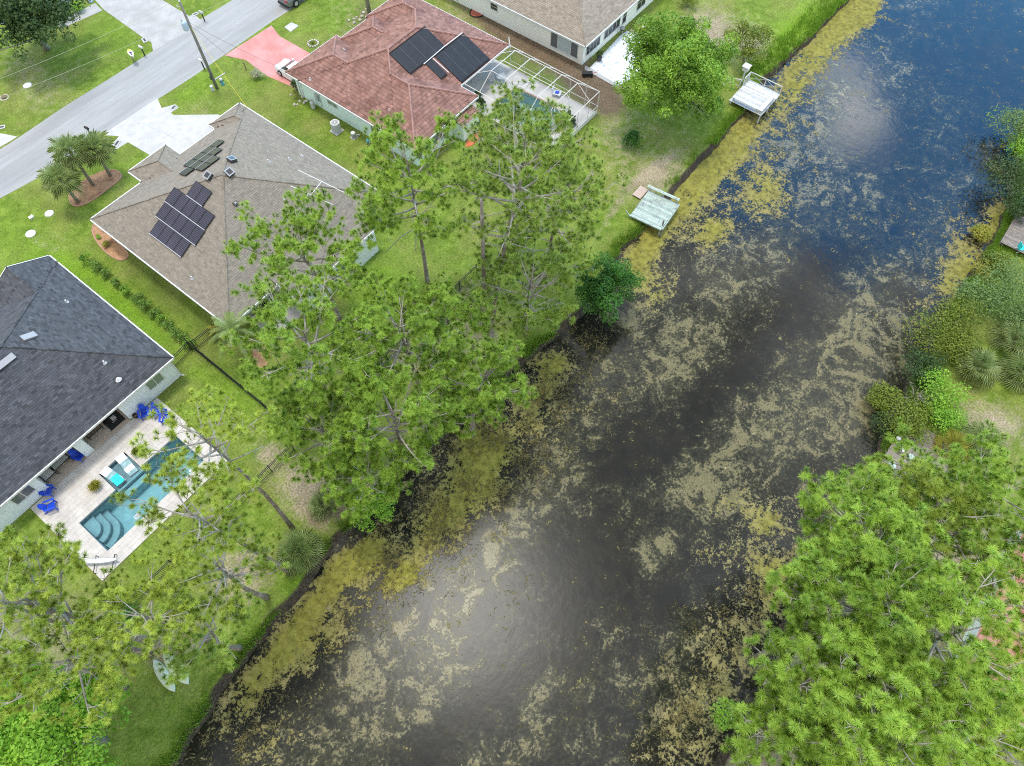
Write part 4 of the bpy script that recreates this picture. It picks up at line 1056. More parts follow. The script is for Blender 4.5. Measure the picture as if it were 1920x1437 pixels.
# ------------------------------------------------------------------ house with the red tile roof
h3 = thing('red_tile_house', 'mint green house with red tile hip roof and black pool heating mats', 'house')
B3 = [block(34.4, 51.6, 40.9, 54.0, 2.7, 0.42), block(34.4, 41.65, 46.0, 56.05, 2.7, 0.42), block(34.4, 43.7, 38.5, 50.0, 2.7, 0.42), block(41.2, 46.6, 46.0, 55.35, 2.72, 0.42), block(45.8, 51.6, 46.0, 55.75, 2.7, 0.42)]
B3M = B3[0]
build_roof(h3, B3, 'tile_red', 'roof_under_red', 'tile', 'tile_cap')
walls(h3, [(34.85, 43.25, 39.0, 55.5), (43.25, 51.15, 43.6, 55.1)], 'wall_mint', 2.57)
# little bump-out with its own tiled lean-to
MB().box(40.2, 42.6, 37.6, 38.97, -0.3, 2.0).build('bump_out', 'wall_mint', h3)
lt = MB(); tint = []
for r in range(4):
    for k in range(8):
        x0, y0 = 40.05+k*0.34, 37.45+r*0.37
        z0, z1 = 2.02+r*0.1, 2.02+(r+1)*0.1-0.03
        lt.add([(x0, y0, z0+.03), (x0+.17, y0, z0+.085), (x0+.34, y0, z0+.03), (x0+.34, y0+.37, z1), (x0+.17, y0+.37, z1+.055), (x0, y0+.37, z1)], [(0, 1, 4, 5), (1, 2, 3, 4)], rnd.random())
lt.build('lean_to_tiles', 'tile_red', h3, kind='stuff')
MB().box(40.05, 42.78, 37.42, 38.97, 1.9, 2.0).build('lean_to_board', 'white_paint', h3)
window(h3, (38.0, 39.0, 1.55), 1.7, 1.3, 'y0', 'glass_grey', 2, 2)
window(h3, (36.0, 39.0, 1.55), 1.2, 1.3, 'y0', 'glass_grey', 2, 2)
window(h3, (34.85, 44.5, 1.65), 0.7, 1.2, 'x0', 'glass_dark', 1, 2)
window(h3, (34.85, 50.2, 1.75), 1.3, 0.8, 'x0', 'glass_green', 2, 1)
window(h3, (34.85, 42.2, 1.7), 1.3, 0.8, 'x0', 'glass_green', 2, 1)
MB().tube([(34.3, 55.4, 2.55), (34.8, 55.1, 2.3), (34.8, 55.1, 0.05)], 0.05, 6).build('downspout', 'white_paint', h3)
MB().tube([(34.8, 54.7, 2.5), (34.8, 54.7, 0.05)], 0.03, 6).build('downspout', 'white_paint', h3)
MB().box(34.66, 34.846, 52.2, 52.6, 0.9, 1.7).tube([(34.8, 52.0, 2.3), (34.8, 52.0, 0.3)], 0.03, 6).build('meter_box', 'galvanised', h3)
PL3x, PL3y = plane_of(B3M, 'x0'), plane_of(B3M, 'y0')
PL3c = plane_of(B3[2], 'x0')
def heat_mat(label, x0, x1, y0, y1, nstrip):
    pl = PL3y
    e, u = Vector((1, 0, 0)), Vector((0, 1, pl[1])).normalized()
    xo, yo = (x0+x1)/2, (y0+y1)/2
    t = thing('heating_mat', label, 'solar pool mat', (xo, yo, pl[1]*yo+pl[2]), 'black pool heating mats on the red tiles')
    M = Matrix.Translation((xo, yo, pl[1]*yo+pl[2]))@Matrix((e, u, e.cross(u))).transposed().to_4x4()
    w, l = (x1-x0), (y1-y0)/u.y
    for k in range(nstrip):
        a0 = -w/2+w*k/nstrip
        MB().box(a0+.012, a0+w/nstrip-.012, -l/2+.07, l/2-.07, .11, .15, M=M).build('mat_strip', 'black_mat', t)
    hd = MB(); hd.tube([(-w/2, -l/2, .14), (w/2, -l/2, .14)], .05, 6); hd.tube([(-w/2, l/2, .14), (w/2, l/2, .14)], .05, 6)
    hd.xf(M).build('header_pipe', 'black_rubber', t)
    for k in range(1, nstrip): MB().box(-w/2+w*k/nstrip-.014, -w/2+w*k/nstrip+.014, -l/2+.1, l/2-.1, .145, .158, M=M).build('strap', 'black_mat_line', t)
    return M
Q3 = lambda u, v: at_plane(720+u/8, 30+v/8, (PL3y[0], PL3y[1], PL3y[2]+.1))
a_, b_, c_, d_ = Q3(75, 565), Q3(605, 160), Q3(390, 880), Q3(910, 450)
heat_mat('large black heating mat nearest the ridge of the red roof', (a_[0]+c_[0])/2, (b_[0]+d_[0])/2, (c_[1]+d_[1])/2, (a_[1]+b_[1])/2, 4)
a_, b_, c_, d_ = Q3(740, 612), Q3(1190, 265), Q3(1180, 1000), Q3(1590, 650)
heat_mat('large black heating mat reaching the pool cage eave', (a_[0]+c_[0])/2, (b_[0]+d_[0])/2, max(41.0, (c_[1]+d_[1])/2), (a_[1]+b_[1])/2, 4)
a_, b_, c_, d_ = Q3(610, 722), Q3(705, 640), Q3(850, 945), Q3(965, 862)
heat_mat('short narrow black heating mat between the two large ones', (a_[0]+c_[0])/2, (b_[0]+d_[0])/2-.1, (c_[1]+d_[1])/2, (a_[1]+b_[1])/2, 1)
MB().tube([at_plane(720+595/8, 30+725/8, (0, PL3y[1], PL3y[2]+.2)), at_plane(720+905/8, 30+460/8, (0, PL3y[1], PL3y[2]+.2)), at_plane(720+1175/8, 30+255/8, (0, PL3y[1], PL3y[2]+.2))], 0.045, 6).tube([at_plane(720+735/8, 30+640/8, (0, PL3y[1], PL3y[2]+.2)), at_plane(720+970/8, 30+850/8, (0, PL3y[1], PL3y[2]+.2))], 0.045, 6).build('feed_pipe', 'white_plastic', h3)
PL3l = plane_of(B3M, 'x0')
pipe_vent('white pipe on the left slope of the red roof close to the eave', 582, 150, PL3l, 0.3)
pipe_vent('short clay coloured vent on the left slope of the red roof', 714, 161, PL3l, 0.25, 'tile_cap', 0.08)
pipe_vent('white vent pipe on the street slope of the red roof', 738, 29, plane_of(B3M, 'y1'), 0.3)
pipe_vent('white vent low on the garage end of the red roof', 645, 94, plane_of(B3[1], 'x1'), 0.25)
pipe_vent('thin white pipe above the wall window of the red roof', 730, 208, PL3l, 0.3, r=0.04)

# pool cage behind it
CX0, CX1, CY0, CY1 = 44.3, 51.7, 29.5, 40.75
deck2 = MB()
P2 = [(45.6, 38.0), (46.5, 38.9), (47.6, 38.5), (48.6, 38.25), (49.7, 38.5), (49.75, 33.2), (49.5, 31.7), (48.9, 30.9), (48.1, 30.6), (47.2, 30.8), (46.2, 31.5), (45.4, 32.8), (45.2, 36.2)]
P2s = []
for i in range(len(P2)):          # rounded outline
    p, q, r = P2[i-1], P2[i], P2[(i+1) % len(P2)]
    for f in (0.5, 1/3+0.5): P2s.append((p[0]*(1-f)+q[0]*f, p[1]*(1-f)+q[1]*f)) if f < 1 else None
pool2 = thing('swimming_pool', 'free form turquoise swimming pool under the white framed screen cage', 'swimming pool', (47.9, 35, 0))
pool_basin(pool2, P2s, 1.4, 'pool_plaster_two', 0.042)
for i, (r, z) in enumerate(((1.9, -.85), (1.35, -.6), (0.8, -.38))):
    c = (46.3, 37.9)
    pts = [(c[0]+r*math.cos(w)*(1+.12*math.cos(3*w)), c[1]+r*math.sin(w)*(1+.12*math.cos(3*w))) for w in np.linspace(-PI*.55, PI*0.12, 9)]
    MB().prism([(46.1, 38.2)]+pts, -1.3, z).build('step', 'pool_plaster_two', pool2)
    MB().tube([(p[0], p[1], z+.01) for p in pts], 0.03, 5).build('step_edge', 'pool_tile', pool2)
mesh('water', [(p[0], p[1], -0.12) for p in (P2s if sum(P2s[i-1][0]*P2s[i][1]-P2s[i][0]*P2s[i-1][1] for i in range(len(P2s))) > 0 else P2s[::-1])], [tuple(range(len(P2s)))], 'pool_water_two', pool2)
ring = MB()
ring.tube([(p[0], p[1], 0.035) for p in P2s]+[(P2s[0][0], P2s[0][1], 0.035)], 0.07, 6)
ring.build('coping', 'brick_edging', pool2)
# deck with the pool cut out: fan strips from the pool outline to the rectangle
R2 = (44.3, 51.72, 29.48, 43.6)
mbd = MB()
cxp, cyp = 47.5, 35.2
outer = []
for p in P2s:
    dx, dy = p[0]-cxp, p[1]-cyp
    k = min([((R2[1]-cxp)/dx if dx > 0 else (R2[0]-cxp)/dx) if abs(dx) > 1e-6 else 1e9, ((R2[3]-cyp)/dy if dy > 0 else (R2[2]-cyp)/dy) if abs(dy) > 1e-6 else 1e9])
    outer.append((cxp+dx*k, cyp+dy*k))
n2 = len(P2s)
for i in range(n2):
    j = (i+1) % n2
    a_, b_, c_, d_ = P2s[i], P2s[j], outer[j], outer[i]
    corner = []
    if abs(c_[0]-d_[0]) > 1e-6 and abs(c_[1]-d_[1]) > 1e-6:
        corner = [(c_[0] if abs(c_[0]-R2[0]) < 1e-6 or abs(c_[0]-R2[1]) < 1e-6 else d_[0], c_[1] if abs(c_[1]-R2[2]) < 1e-6 or abs(c_[1]-R2[3]) < 1e-6 else d_[1])]
    poly = [a_, b_, c_]+corner+[d_]
    mbd.add([(p[0], p[1], 0.04) for p in poly], [tuple(range(len(poly)))])
mbd.prism([(44.31, 29.45), (51.7, 29.45), (51.7, 29.5), (44.31, 29.5)], -.2, 0.038)
mbd.build('pool_deck', 'concrete_light', kind='structure')
cage = thing('screen_cage', 'white framed screen pool cage behind the red tile roof', 'pool cage', ((CX0+CX1)/2, (CY0+CY1)/2, 0))
fb, sc = MB(), MB()
EZ, TZ = 2.65, 3.95              # eave and flat-top heights
TX0, TX1 = CX0+1.9, CX1-1.7      # the flat top
def bar(a, b, w=0.05):
    MB().tube([a, b], w*0.72, 4).build('frame_bar', 'white_paint', cage)
NB = 6
ys = [CY0+1.55+(CY1-CY0-1.55)*i/(NB-1) for i in range(NB)]
ribs = []
for y in ys:
    tz = TZ
    bar((CX1, y, 0), (CX1, y, EZ)); bar((CX0, y, 0), (CX0, y, EZ)) if y < 38 else None
    if y < CY1-0.1:
        bar((CX0, y, EZ), (TX0, y, tz)); bar((TX0, y, tz), (TX1, y, tz), 0.065); bar((TX1, y, tz), (CX1, y, EZ))
    else:
        bar((CX0, y, EZ), (CX1, y, EZ)); 
y0, y5 = ys[0], ys[-1]
for x in (CX0, CX1): bar((x, CY0, EZ), (x, y5, EZ), .065)
for x in (TX0, (TX0+TX1)/2, TX1): bar((x, y0, TZ), (x, ys[-2], TZ)); bar((x, ys[-2], TZ), (x, y5, EZ+.1))
for x in (CX0, CX1): bar((x, CY0, 0), (x, CY0, EZ), .065)
bar((CX0, CY0, EZ), (CX1, CY0, EZ), .065)
for x in (TX0, (TX0+TX1)/2, TX1): bar((x, CY0, 0), (x, CY0, EZ))
bar((TX0, y0, TZ), (CX0, CY0, EZ)); bar((TX1, y0, TZ), (CX1, CY0, EZ)); bar((TX0, y0, TZ), (TX0, CY0, EZ)); bar((TX1, y0, TZ), (TX1, CY0, EZ)); bar(((TX0+TX1)/2, y0, TZ), ((TX0+TX1)/2, CY0, EZ))
bar((CX1, CY0, 0.9), (CX1, y5, 0.9)); bar((CX0, CY0, 0.9), (CX1, CY0, 0.9)); bar((CX0, CY0, .9), (CX0, 38, .9))
bar((CX1, CY0, 0.06), (CX1, y5, 0.06), .07); bar((CX0, CY0, 0.06), (CX1, CY0, 0.06), .07)
MB().box(CX0+.02, CX1-.02, CY0-.02, CY0+.02, .09, .42).build('kick_plate', 'white_paint', cage)
def screen(*pts):
    mesh('screen_panel', pts, [tuple(range(len(pts)))], 'insect_screen', cage)
yy = [CY0]+ys
for i in range(len(ys)-1):
    a, b = ys[i], ys[i+1]
    last = i == len(ys)-2
    zt1 = TZ if not last else EZ+.1
    screen((CX1, a, .1), (CX1, b, .1), (CX1, b, EZ), (CX1, a, EZ))
    screen((CX1, a, EZ), (CX1, b, EZ), (TX1, b, zt1), (TX1, a, TZ))
    screen((TX0, a, TZ), (TX1, a, TZ), (TX1, b, zt1), (TX0, b, zt1))
    screen((CX0, a, EZ), (TX0, a, TZ), (TX0, b, zt1), (CX0, b, EZ))
    if b < 38.6: screen((CX0, a, .1), (CX0, b, .1), (CX0, b, EZ), (CX0, a, EZ))
screen((CX1, CY0, .1), (CX1, ys[0], .1), (CX1, ys[0], EZ), (CX1, CY0, EZ))
screen((CX0, CY0, .1), (CX1, CY0, .1), (CX1, CY0, EZ), (CX0, CY0, EZ))
screen((CX1, CY0, EZ), (CX1, ys[0], EZ), (TX1, ys[0], TZ)); screen((CX0, CY0, EZ), (CX0, ys[0], EZ), (TX0, ys[0], TZ))
screen((CX0, CY0, EZ), (CX1, CY0, EZ), (TX1, ys[0], TZ), (TX0, ys[0], TZ))
# white horn at the roof corner
x, y = at(957, 88, 2.7)
tag(MB().tube([(x+.1, y+.1, 2.5), (x+.35, y+.45, 3.1), (x+.4, y+.55, 3.35)], 0.07, 6).build('gutter_elbow', 'white_paint'), 'short white pipe sticking up at the far corner of the pool cage', 'pipe')

# ------------------------------------------------------------------ cream house at the top of the photograph
h4 = thing('cream_house', 'cream walled house with tan shingle roof and white pebble patio', 'house')
B4 = [block(56.35, 80.0, 34.5, 56.2, 2.7, 0.42)]
build_roof(h4, B4, 'shingle_tan', 'roof_under', 'shingle')
walls(h4, [(56.75, 79.6, 34.95, 55.8)], 'wall_cream', 2.57)
window(h4, (56.75, 37.4, 1.35), 3.5, 1.7, 'x0', ['glass_grey', 'glass_pale', 'glass_pale', 'glass_grey'], 4, 1)
window(h4, (56.75, 47.0, 1.7), 0.9, 0.7, 'x0', 'glass_dark', 1, 2)
window(h4, (58.6, 34.95, 1.55), 2.5, 1.5, 'y0', 'glass_dark', 4, 1)
window(h4, (62.2, 34.95, 1.55), 3.0, 1.5, 'y0', 'glass_dark', 4, 1)
window(h4, (64.6, 34.95, 1.5), 0.7, 1.7, 'y0', 'glass_dark', 1, 2)
window(h4, (68.0, 34.95, 1.5), 1.7, 1.6, 'y0', 'glass_dark', 2, 2)
window(h4, (73.5, 34.95, 1.7), 0.9, 0.9, 'y0', 'glass_dark', 2, 1)
MB().box(56.55, 56.745, 51.6, 52.0, 0.9, 1.6).tube([(56.7, 52.4, 2.5), (56.7, 52.4, 0.2)], 0.035, 6).build('meter_box', 'galvanised', h4)
sheet('patio', [(1106, 127), (1164, 66), (1176, 58), (1215, 76), (1216, 130), (1160, 160)], z=0.05, m='white_chips', thick=0.3)
sheet('patio_edge', [(1097, 123.5), (1106, 127), (1160, 160), (1156, 164), (1096, 130)], z=0.07, m='concrete_old', thick=0.3)
# red mulch bed at its street corner, orange bed at the mint house
def bed(name, label, cat, outline, m, edge, z=0.05, thick=0.2):
    cx, cy = sum(p[0] for p in outline)/len(outline), sum(p[1] for p in outline)/len(outline)
    t = thing(name, label, cat, (cx, cy, 0))
    MB().prism(outline, -0.1, z).build('mulch', m, t)
    if edge: MB().tube([(p[0], p[1], z-.01) for p in outline]+[(outline[0][0], outline[0][1], z-.01)], 0.07, 5).build('edging', edge, t)
    return t
def smooth_loop(pts, n=2):
    for _ in range(n):
        o = []
        for i in range(len(pts)):
            p, q = pts[i], pts[(i+1) % len(pts)]
            o += [(p[0]*.75+q[0]*.25, p[1]*.75+q[1]*.25), (p[0]*.25+q[0]*.75, p[1]*.25+q[1]*.75)]
        pts = o
    return pts
PB = [(129, 372), (131, 362), (145, 352), (155, 340), (175, 329), (196, 320), (215, 318), (228, 326), (226, 336), (200, 356), (175, 375), (152, 386), (135, 386)]
bed('mulch_bed', 'kidney shaped tan mulch bed under the three palms', 'mulch bed', smooth_loop([at(u, v, 0.05) for u, v in PB]), 'mulch', 'brick_edging')
bed('mulch_bed', 'tan mulch bed against the left wall of the brown roofed house', 'mulch bed', smooth_loop([at(u, v, 0.05) for u, v in [(174, 420), (172, 435), (182, 455), (200, 475), (222, 489), (236, 486), (243, 476), (215, 450), (190, 425)]]), 'mulch', 'brick_edging')
bed('mulch_bed', 'tan mulch bed beside the drooping palm at the brown house corner', 'mulch bed', smooth_loop([at(u, v, 0.05) for u, v in [(470, 655), (490, 640), (512, 660), (500, 690), (480, 690)]]), 'mulch', None)
bed('mulch_bed', 'round red mulch bed at the street corner of the cream house', 'mulch bed', smooth_loop([at(u, v, 0.05) for u, v in [(883, 18), (880, 28), (890, 33), (908, 30), (909, 12), (895, 8)]]), 'red_mulch', 'black_rubber')
bed('mulch_bed', 'bright orange mulch bed against the mint green bump-out', 'mulch bed', smooth_loop([at(u, v, 0.05) for u, v in [(866, 274), (880, 276), (900, 262), (908, 245), (900, 243), (885, 255)]]), 'orange_mulch', None)

# ------------------------------------------------------------------ roofs glimpsed between the pines on the right
h6 = thing('red_metal_roof_house', 'house with a pink-red metal roof glimpsed through the pines', 'house')
hx, hy = at(1892, 1275, 3.6)
b6 = block(hx-1.6, hx+12, hy-14, hy+2.2, 2.7, 0.36)
r6 = MB(); s6 = MB()
for k, (a, bb, c), poly in block_planes(b6):
    Z = lambda x, y: b6['ze']+b6['s']*(a*x+bb*y+c)
    r6.add([(p[0], p[1], Z(*p)) for p in poly], [tuple(range(len(poly)))])
    t = (-bb, a); ts = [t[0]*p[0]+t[1]*p[1] for p in poly]
    ww = math.ceil(min(ts)/0.45)*0.45
    while ww < max(ts):
        seg = [p for p in clip(clip(poly, t[0], t[1], ww+.02), -t[0], -t[1], -(ww-.02))]
        if len(seg) >= 3: s6.add([(p[0], p[1], Z(*p)+.05) for p in seg], [tuple(range(len(seg)))])
        ww += 0.45
rr = r6.build('roof', 'metal_roof_red', h6); s6.build('seam', 'metal_roof_red', rr)
walls(h6, [(b6['x0']+.4, b6['x1']-.4, b6['y0']+.4, b6['y1']-.4)], 'wall_cream', 2.65)

# ------------------------------------------------------------------ vegetation builders
def unit(a): return a/np.maximum(np.linalg.norm(a, axis=-1, keepdims=True), 1e-9)
def frames(ax):
    ref = np.where(np.abs(ax[:, 2:3]) < 0.9, np.array([[0, 0, 1.0]]), np.array([[1.0, 0, 0]]))
    e1 = unit(np.cross(ax, ref)); return e1, np.cross(ax, e1)
def needle_tufts(pos, axis, N, L, w, R):
    T = len(pos)
    e1, e2 = frames(axis)
    ph = R.uniform(0, 2*PI, (T, N)); up_ = R.random((T, N)) < 0.55
    th = np.radians(np.where(up_, R.normal(58, 10, (T, N)), R.normal(86, 12, (T, N))))
    a = np.where(up_, R.uniform(0.06, 0.16, (T, N)), R.uniform(-0.06, 0.08, (T, N)))
    d = np.cos(th)[..., None]*axis[:, None]+np.sin(th)[..., None]*(np.cos(ph)[..., None]*e1[:, None]+np.sin(ph)[..., None]*e2[:, None])
    b = pos[:, None]+axis[:, None]*a[..., None]
    ln = (L*R.uniform(0.75, 1.15, (T, N))*R.uniform(0.8, 1.15, (T, 1)))[..., None]
    tip = b+d*ln; tip[..., 2] -= 0.04*ln[..., 0]/L
    side = unit(np.cross(d, axis[:, None]+0.01*R.normal(size=(T, N, 3))))*(w/2)
    V = np.stack([b-side, b+side, tip], 2)
    F = np.arange(T*N*3).reshape(T*N, 3)
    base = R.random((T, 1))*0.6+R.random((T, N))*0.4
    tp = np.stack([base*0.45, base*0.45, 0.30+0.70*base], 2)     # needle base darker, tip lighter: shade inside the tuft painted into the tint
    return V.reshape(-1, 3), F, tp.ravel()
PINE_COUNT = [0]
def pine(label, crown, zc, r, base=None, n=360, m='needles', depth=None, seed=0, nb=20, L=0.31, N=80, trunk_r=0.2, dead=4, flat=0.55, group='tall pines on the canal banks', w=0.027):
    R = np.random.default_rng(1000+seed); rr = random.Random(1000+seed)
    cx, cy = at(crown[0], crown[1], zc)
    bx, by = at(base[0], base[1], 0.0) if base is not None else (cx+rr.uniform(-.4, .4), cy+rr.uniform(-.4, .4))
    d = depth or r*1.5
    top = zc+d*0.42
    t = thing('pine_tree', label, 'pine tree', (bx, by, -0.1), group)
    pts = []
    swx, swy = rr.uniform(-.25, .25), rr.uniform(-.25, .25)
    for i in range(9):
        f = i/8
        k = f**1.15
        pts.append(Vector((bx+(cx-bx)*k+swx*math.sin(f*PI*1.3), by+(cy-by)*k+swy*math.sin(f*PI*1.1), -0.1+(top+0.1)*f)))
    rad = [trunk_r*(1.25 if i == 0 else 1)*(1-0.82*(i/8)) for i in range(9)]
    MB().tube(pts, rad, 8).build('trunk', 'bark_pine', t, smooth=True)
    def trunk_at(z):
        f = max(0, min(0.999, z/top))*8
        i = int(f); return pts[i].lerp(pts[i+1], f-i)
    br = MB(); P, AX = [], []
    per = max(5, int(1.9*n)//nb)
    for b in range(nb):
        f = (b+0.5)/nb
        z = zc-d*0.5+d*0.9*f
        prof = math.sin(PI*min(1, max(0.0, 0.16+f*0.80)))**0.7
        ln = r*prof*rr.uniform(0.72, 1.08)
        az = b*2.39996+rr.uniform(-.5, .5)
        el = math.radians(rr.uniform(2, 18)+38*f**2)
        o = trunk_at(min(z, top*0.985))
        dirv = Vector((math.cos(az)*math.cos(el), math.sin(az)*math.cos(el), math.sin(el)))
        bend = rr.uniform(-.25, .25); upb = rr.uniform(.05, .3)
        side = Vector((-math.sin(az), math.cos(az), 0))
        bp = [o+dirv*(ln*s)+side*(bend*ln*s*s*.6)+Vector((0, 0, upb*ln*s*s)) for s in (0, .25, .5, .75, 1)]
        rb = 0.028+0.016*ln
        br.tube(bp, [rb, rb*.8, rb*.6, rb*.42, rb*.25], 5)
        # limbs divide into a few sprays that each carry a cloud of tufts
        ns = max(2, int(round(2.2*ln/1.4)))
        for q in range(ns):
            s = 1.0 if q == 0 else rr.uniform(0.38, 0.95)
            i = min(3, int(s*4)); o2 = bp[i].lerp(bp[i+1], s*4-i)
            a2 = az+rr.choice((-1, 1))*rr.uniform(0.4, 1.2)*(0.35 if q == 0 else 1)
            l2 = (0.35 if q == 0 else rr.uniform(0.45, 1.15))*(0.6+0.22*ln)
            d2 = Vector((math.cos(a2), math.sin(a2), rr.uniform(0.1, 0.65))).normalized()
            e2 = o2+d2*l2
            br.tube([o2, o2.lerp(e2, .5)+Vector((0, 0, -.03)), e2], [rb*.4, rb*.3, rb*.2], 4, cap=False)
            # every spray ends in a dome of tufts, with a few tufts strung along its twig
            k = max(5, int(per/ns*rr.uniform(.7, 1.3)))
            rc = (0.30+0.075*math.sqrt(k))*rr.uniform(.85, 1.15)
            for _ in range(k):
                if rr.random() < 0.16:
                    pp = o2.lerp(e2, rr.uniform(0.3, 0.9))+Vector((rr.gauss(0, .15), rr.gauss(0, .15), .1)); ax = Vector((d2.x*.5+rr.gauss(0, .3), d2.y*.5+rr.gauss(0, .3), .7))
                else:
                    zz = rr.uniform(-.15, 1.0); aa = rr.uniform(0, 2*PI); q_ = math.sqrt(1-zz*zz)
                    dm = Vector((q_*math.cos(aa), q_*math.sin(aa), zz*.75))
                    pp = e2+dm*(rc*rr.uniform(.72, 1.05)); ax = dm*.9+Vector((0, 0, .45))
                P.append(pp); AX.append(ax.normalized())
                if rr.random() < 0.5: br.tube([e2+(pp-e2)*.1, pp], [0.016, 0.010], 3, cap=False)
    for _ in range(dead):           # bare grey limbs under the crown
        z = zc-d*rr.uniform(0.5, 0.9); o = trunk_at(max(1, z)); az = rr.uniform(0, 2*PI); ln = r*rr.uniform(.35, .75)
        e = o+Vector((math.cos(az)*ln, math.sin(az)*ln, rr.uniform(-.1, .5)))
        mdl = o.lerp(e, .5)+Vector((rr.uniform(-.2, .2), rr.uniform(-.2, .2), rr.uniform(0, .3)))
        br.tube([o, mdl, e], [.05, .038, .016], 5)
        for _ in range(2):
            o3 = mdl.lerp(e, rr.random()); br.tube([o3, o3+Vector((rr.gauss(0, .4), rr.gauss(0, .4), rr.uniform(-.1, .4)))], [.02, .008], 3, cap=False)
    br.build('limbs', 'bark_branch', t, smooth=True, kind='stuff')
    ts_ = R.uniform(-.12, .14)
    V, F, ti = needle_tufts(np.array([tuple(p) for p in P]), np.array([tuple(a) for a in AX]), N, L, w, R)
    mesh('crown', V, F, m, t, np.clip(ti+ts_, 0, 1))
    PINE_COUNT[0] += len(F)
    return t

def leaf_blobs(cent, rad, n_per, size, R, up=0.5, asp=0.55, hollow=0.55, zmin=None):
    K = len(cent)
    n = (n_per*(rad/np.mean(rad))**2).astype(int).clip(6)
    ci = np.repeat(np.arange(K), n); T = len(ci)
    d = unit(R.normal(size=(T, 3))); d[:, 2] = np.abs(d[:, 2])*np.where(R.random(T) < 0.78, 1, -1)
    rr_ = rad[ci]*(hollow+(1-hollow)*R.random(T)**0.7)
    p = cent[ci]+d*rr_[:, None]*np.array([1, 1, 0.8])
    if zmin is not None: p[:, 2] = np.maximum(p[:, 2], zmin+0.03*R.random(T))
    nrm = unit(d+np.array([0, 0, up])+R.normal(size=(T, 3))*0.55)
    e1, e2 = frames(nrm)
    a = R.uniform(0, 2*PI, T)[:, None]
    u = e1*np.cos(a)+e2*np.sin(a); v = np.cross(nrm, u)
    s = (size*R.uniform(0.6, 1.35, T))[:, None]
    fold = nrm*s*0.16
    V = np.stack([p-u*s*.5, p-v*s*.5*asp+fold*.0+u*s*.05, p+u*s*.5-fold, p+v*s*.5*asp+u*s*.05], 1).reshape(-1, 3)
    F = np.arange(T*4).reshape(T, 4)
    ti = np.clip(0.55*R.random(T)+0.45*np.repeat(R.random(K), n), 0, 1)
    return V, F, ti
def broad_crown(c, rx, ry, rz, K, crad, R, low=-0.35):
    d = unit(R.normal(size=(K, 3))); d[:, 2] = np.where(d[:, 2] < low, -d[:, 2]*0.5, d[:, 2])
    k = 0.45+0.55*R.random(K)**0.5
    lump = 1+0.18*np.sin(d[:, 0]*5.1+d[:, 1]*3.3+c[0])+0.10*R.normal(size=K)
    cen = np.array(c)+d*np.array([rx, ry, rz])*(k*lump)[:, None]
    return cen, crad*R.uniform(0.65, 1.35, K)
def broad_tree(label, cat, crown, zc, rx, rz, K, crad, n_per, size, m, base=None, seed=0, name='broadleaf_tree', group=None, trunk_r=0.16, ry=None, bark='bark_grey', asp=0.55, up=0.5):
    R = np.random.default_rng(3000+seed); rr = random.Random(3000+seed)
    cx, cy = at(crown[0], crown[1], zc)
    bx, by = at(base[0], base[1], 0) if base else (cx, cy)
    t = thing(name, label, cat, (bx, by, -0.05), group)
    cen, rad = broad_crown((cx, cy, zc), rx, ry or rx, rz, K, crad, R)
    tr = MB(); fork = Vector((bx+(cx-bx)*.5, by+(cy-by)*.5, max(0.25, zc-rz*0.75)))
    tr.tube([(bx, by, -.05), (bx+(fork.x-bx)*.5, by+(fork.y-by)*.5, fork.z*.5), fork], [trunk_r*1.3, trunk_r, trunk_r*.85], 8)
    for k in range(0, K, max(1, K//16)):
        e = Vector(cen[k]); md = fork.lerp(e, .5)+Vector((rr.gauss(0, .1*rx), rr.gauss(0, .1*rx), .08*rz))
        tr.tube([fork, md, e], [trunk_r*.5, trunk_r*.3, trunk_r*.1], 5)
    tr.build('trunk', bark, t, smooth=True)
    V, F, ti = leaf_blobs(cen, rad, n_per, size, R, up, asp, zmin=0.02)
    mesh('crown', V, F, m, t, ti)
    return t
def shrub(label, u, v, r, h, m, seed=0, name='shrub', cat='shrub', K=14, n_per=55, size=0.14, group=None, z=0.0, asp=0.6, xy=None):
    R = np.random.default_rng(5000+seed)
    x, y = xy if xy else at(u, v, z+h*0.4)
    t = thing(name, label, cat, (x, y, z-0.02), group)
    cen, rad = broad_crown((x, y, z+h*0.5), r*.72, r*.72, h*.42, K, r*.42, R, -.2)
    V, F, ti = leaf_blobs(cen, rad, n_per, size, R, 0.5, asp, zmin=z+0.02)
    mesh('foliage', V, F, m, t, ti)
    st = MB()
    for k in range(0, K, 3): st.tube([(x, y, z-.02), tuple(cen[k])], [.03, .012], 4)
    st.build('stems', 'bark_grey', t)
    return t
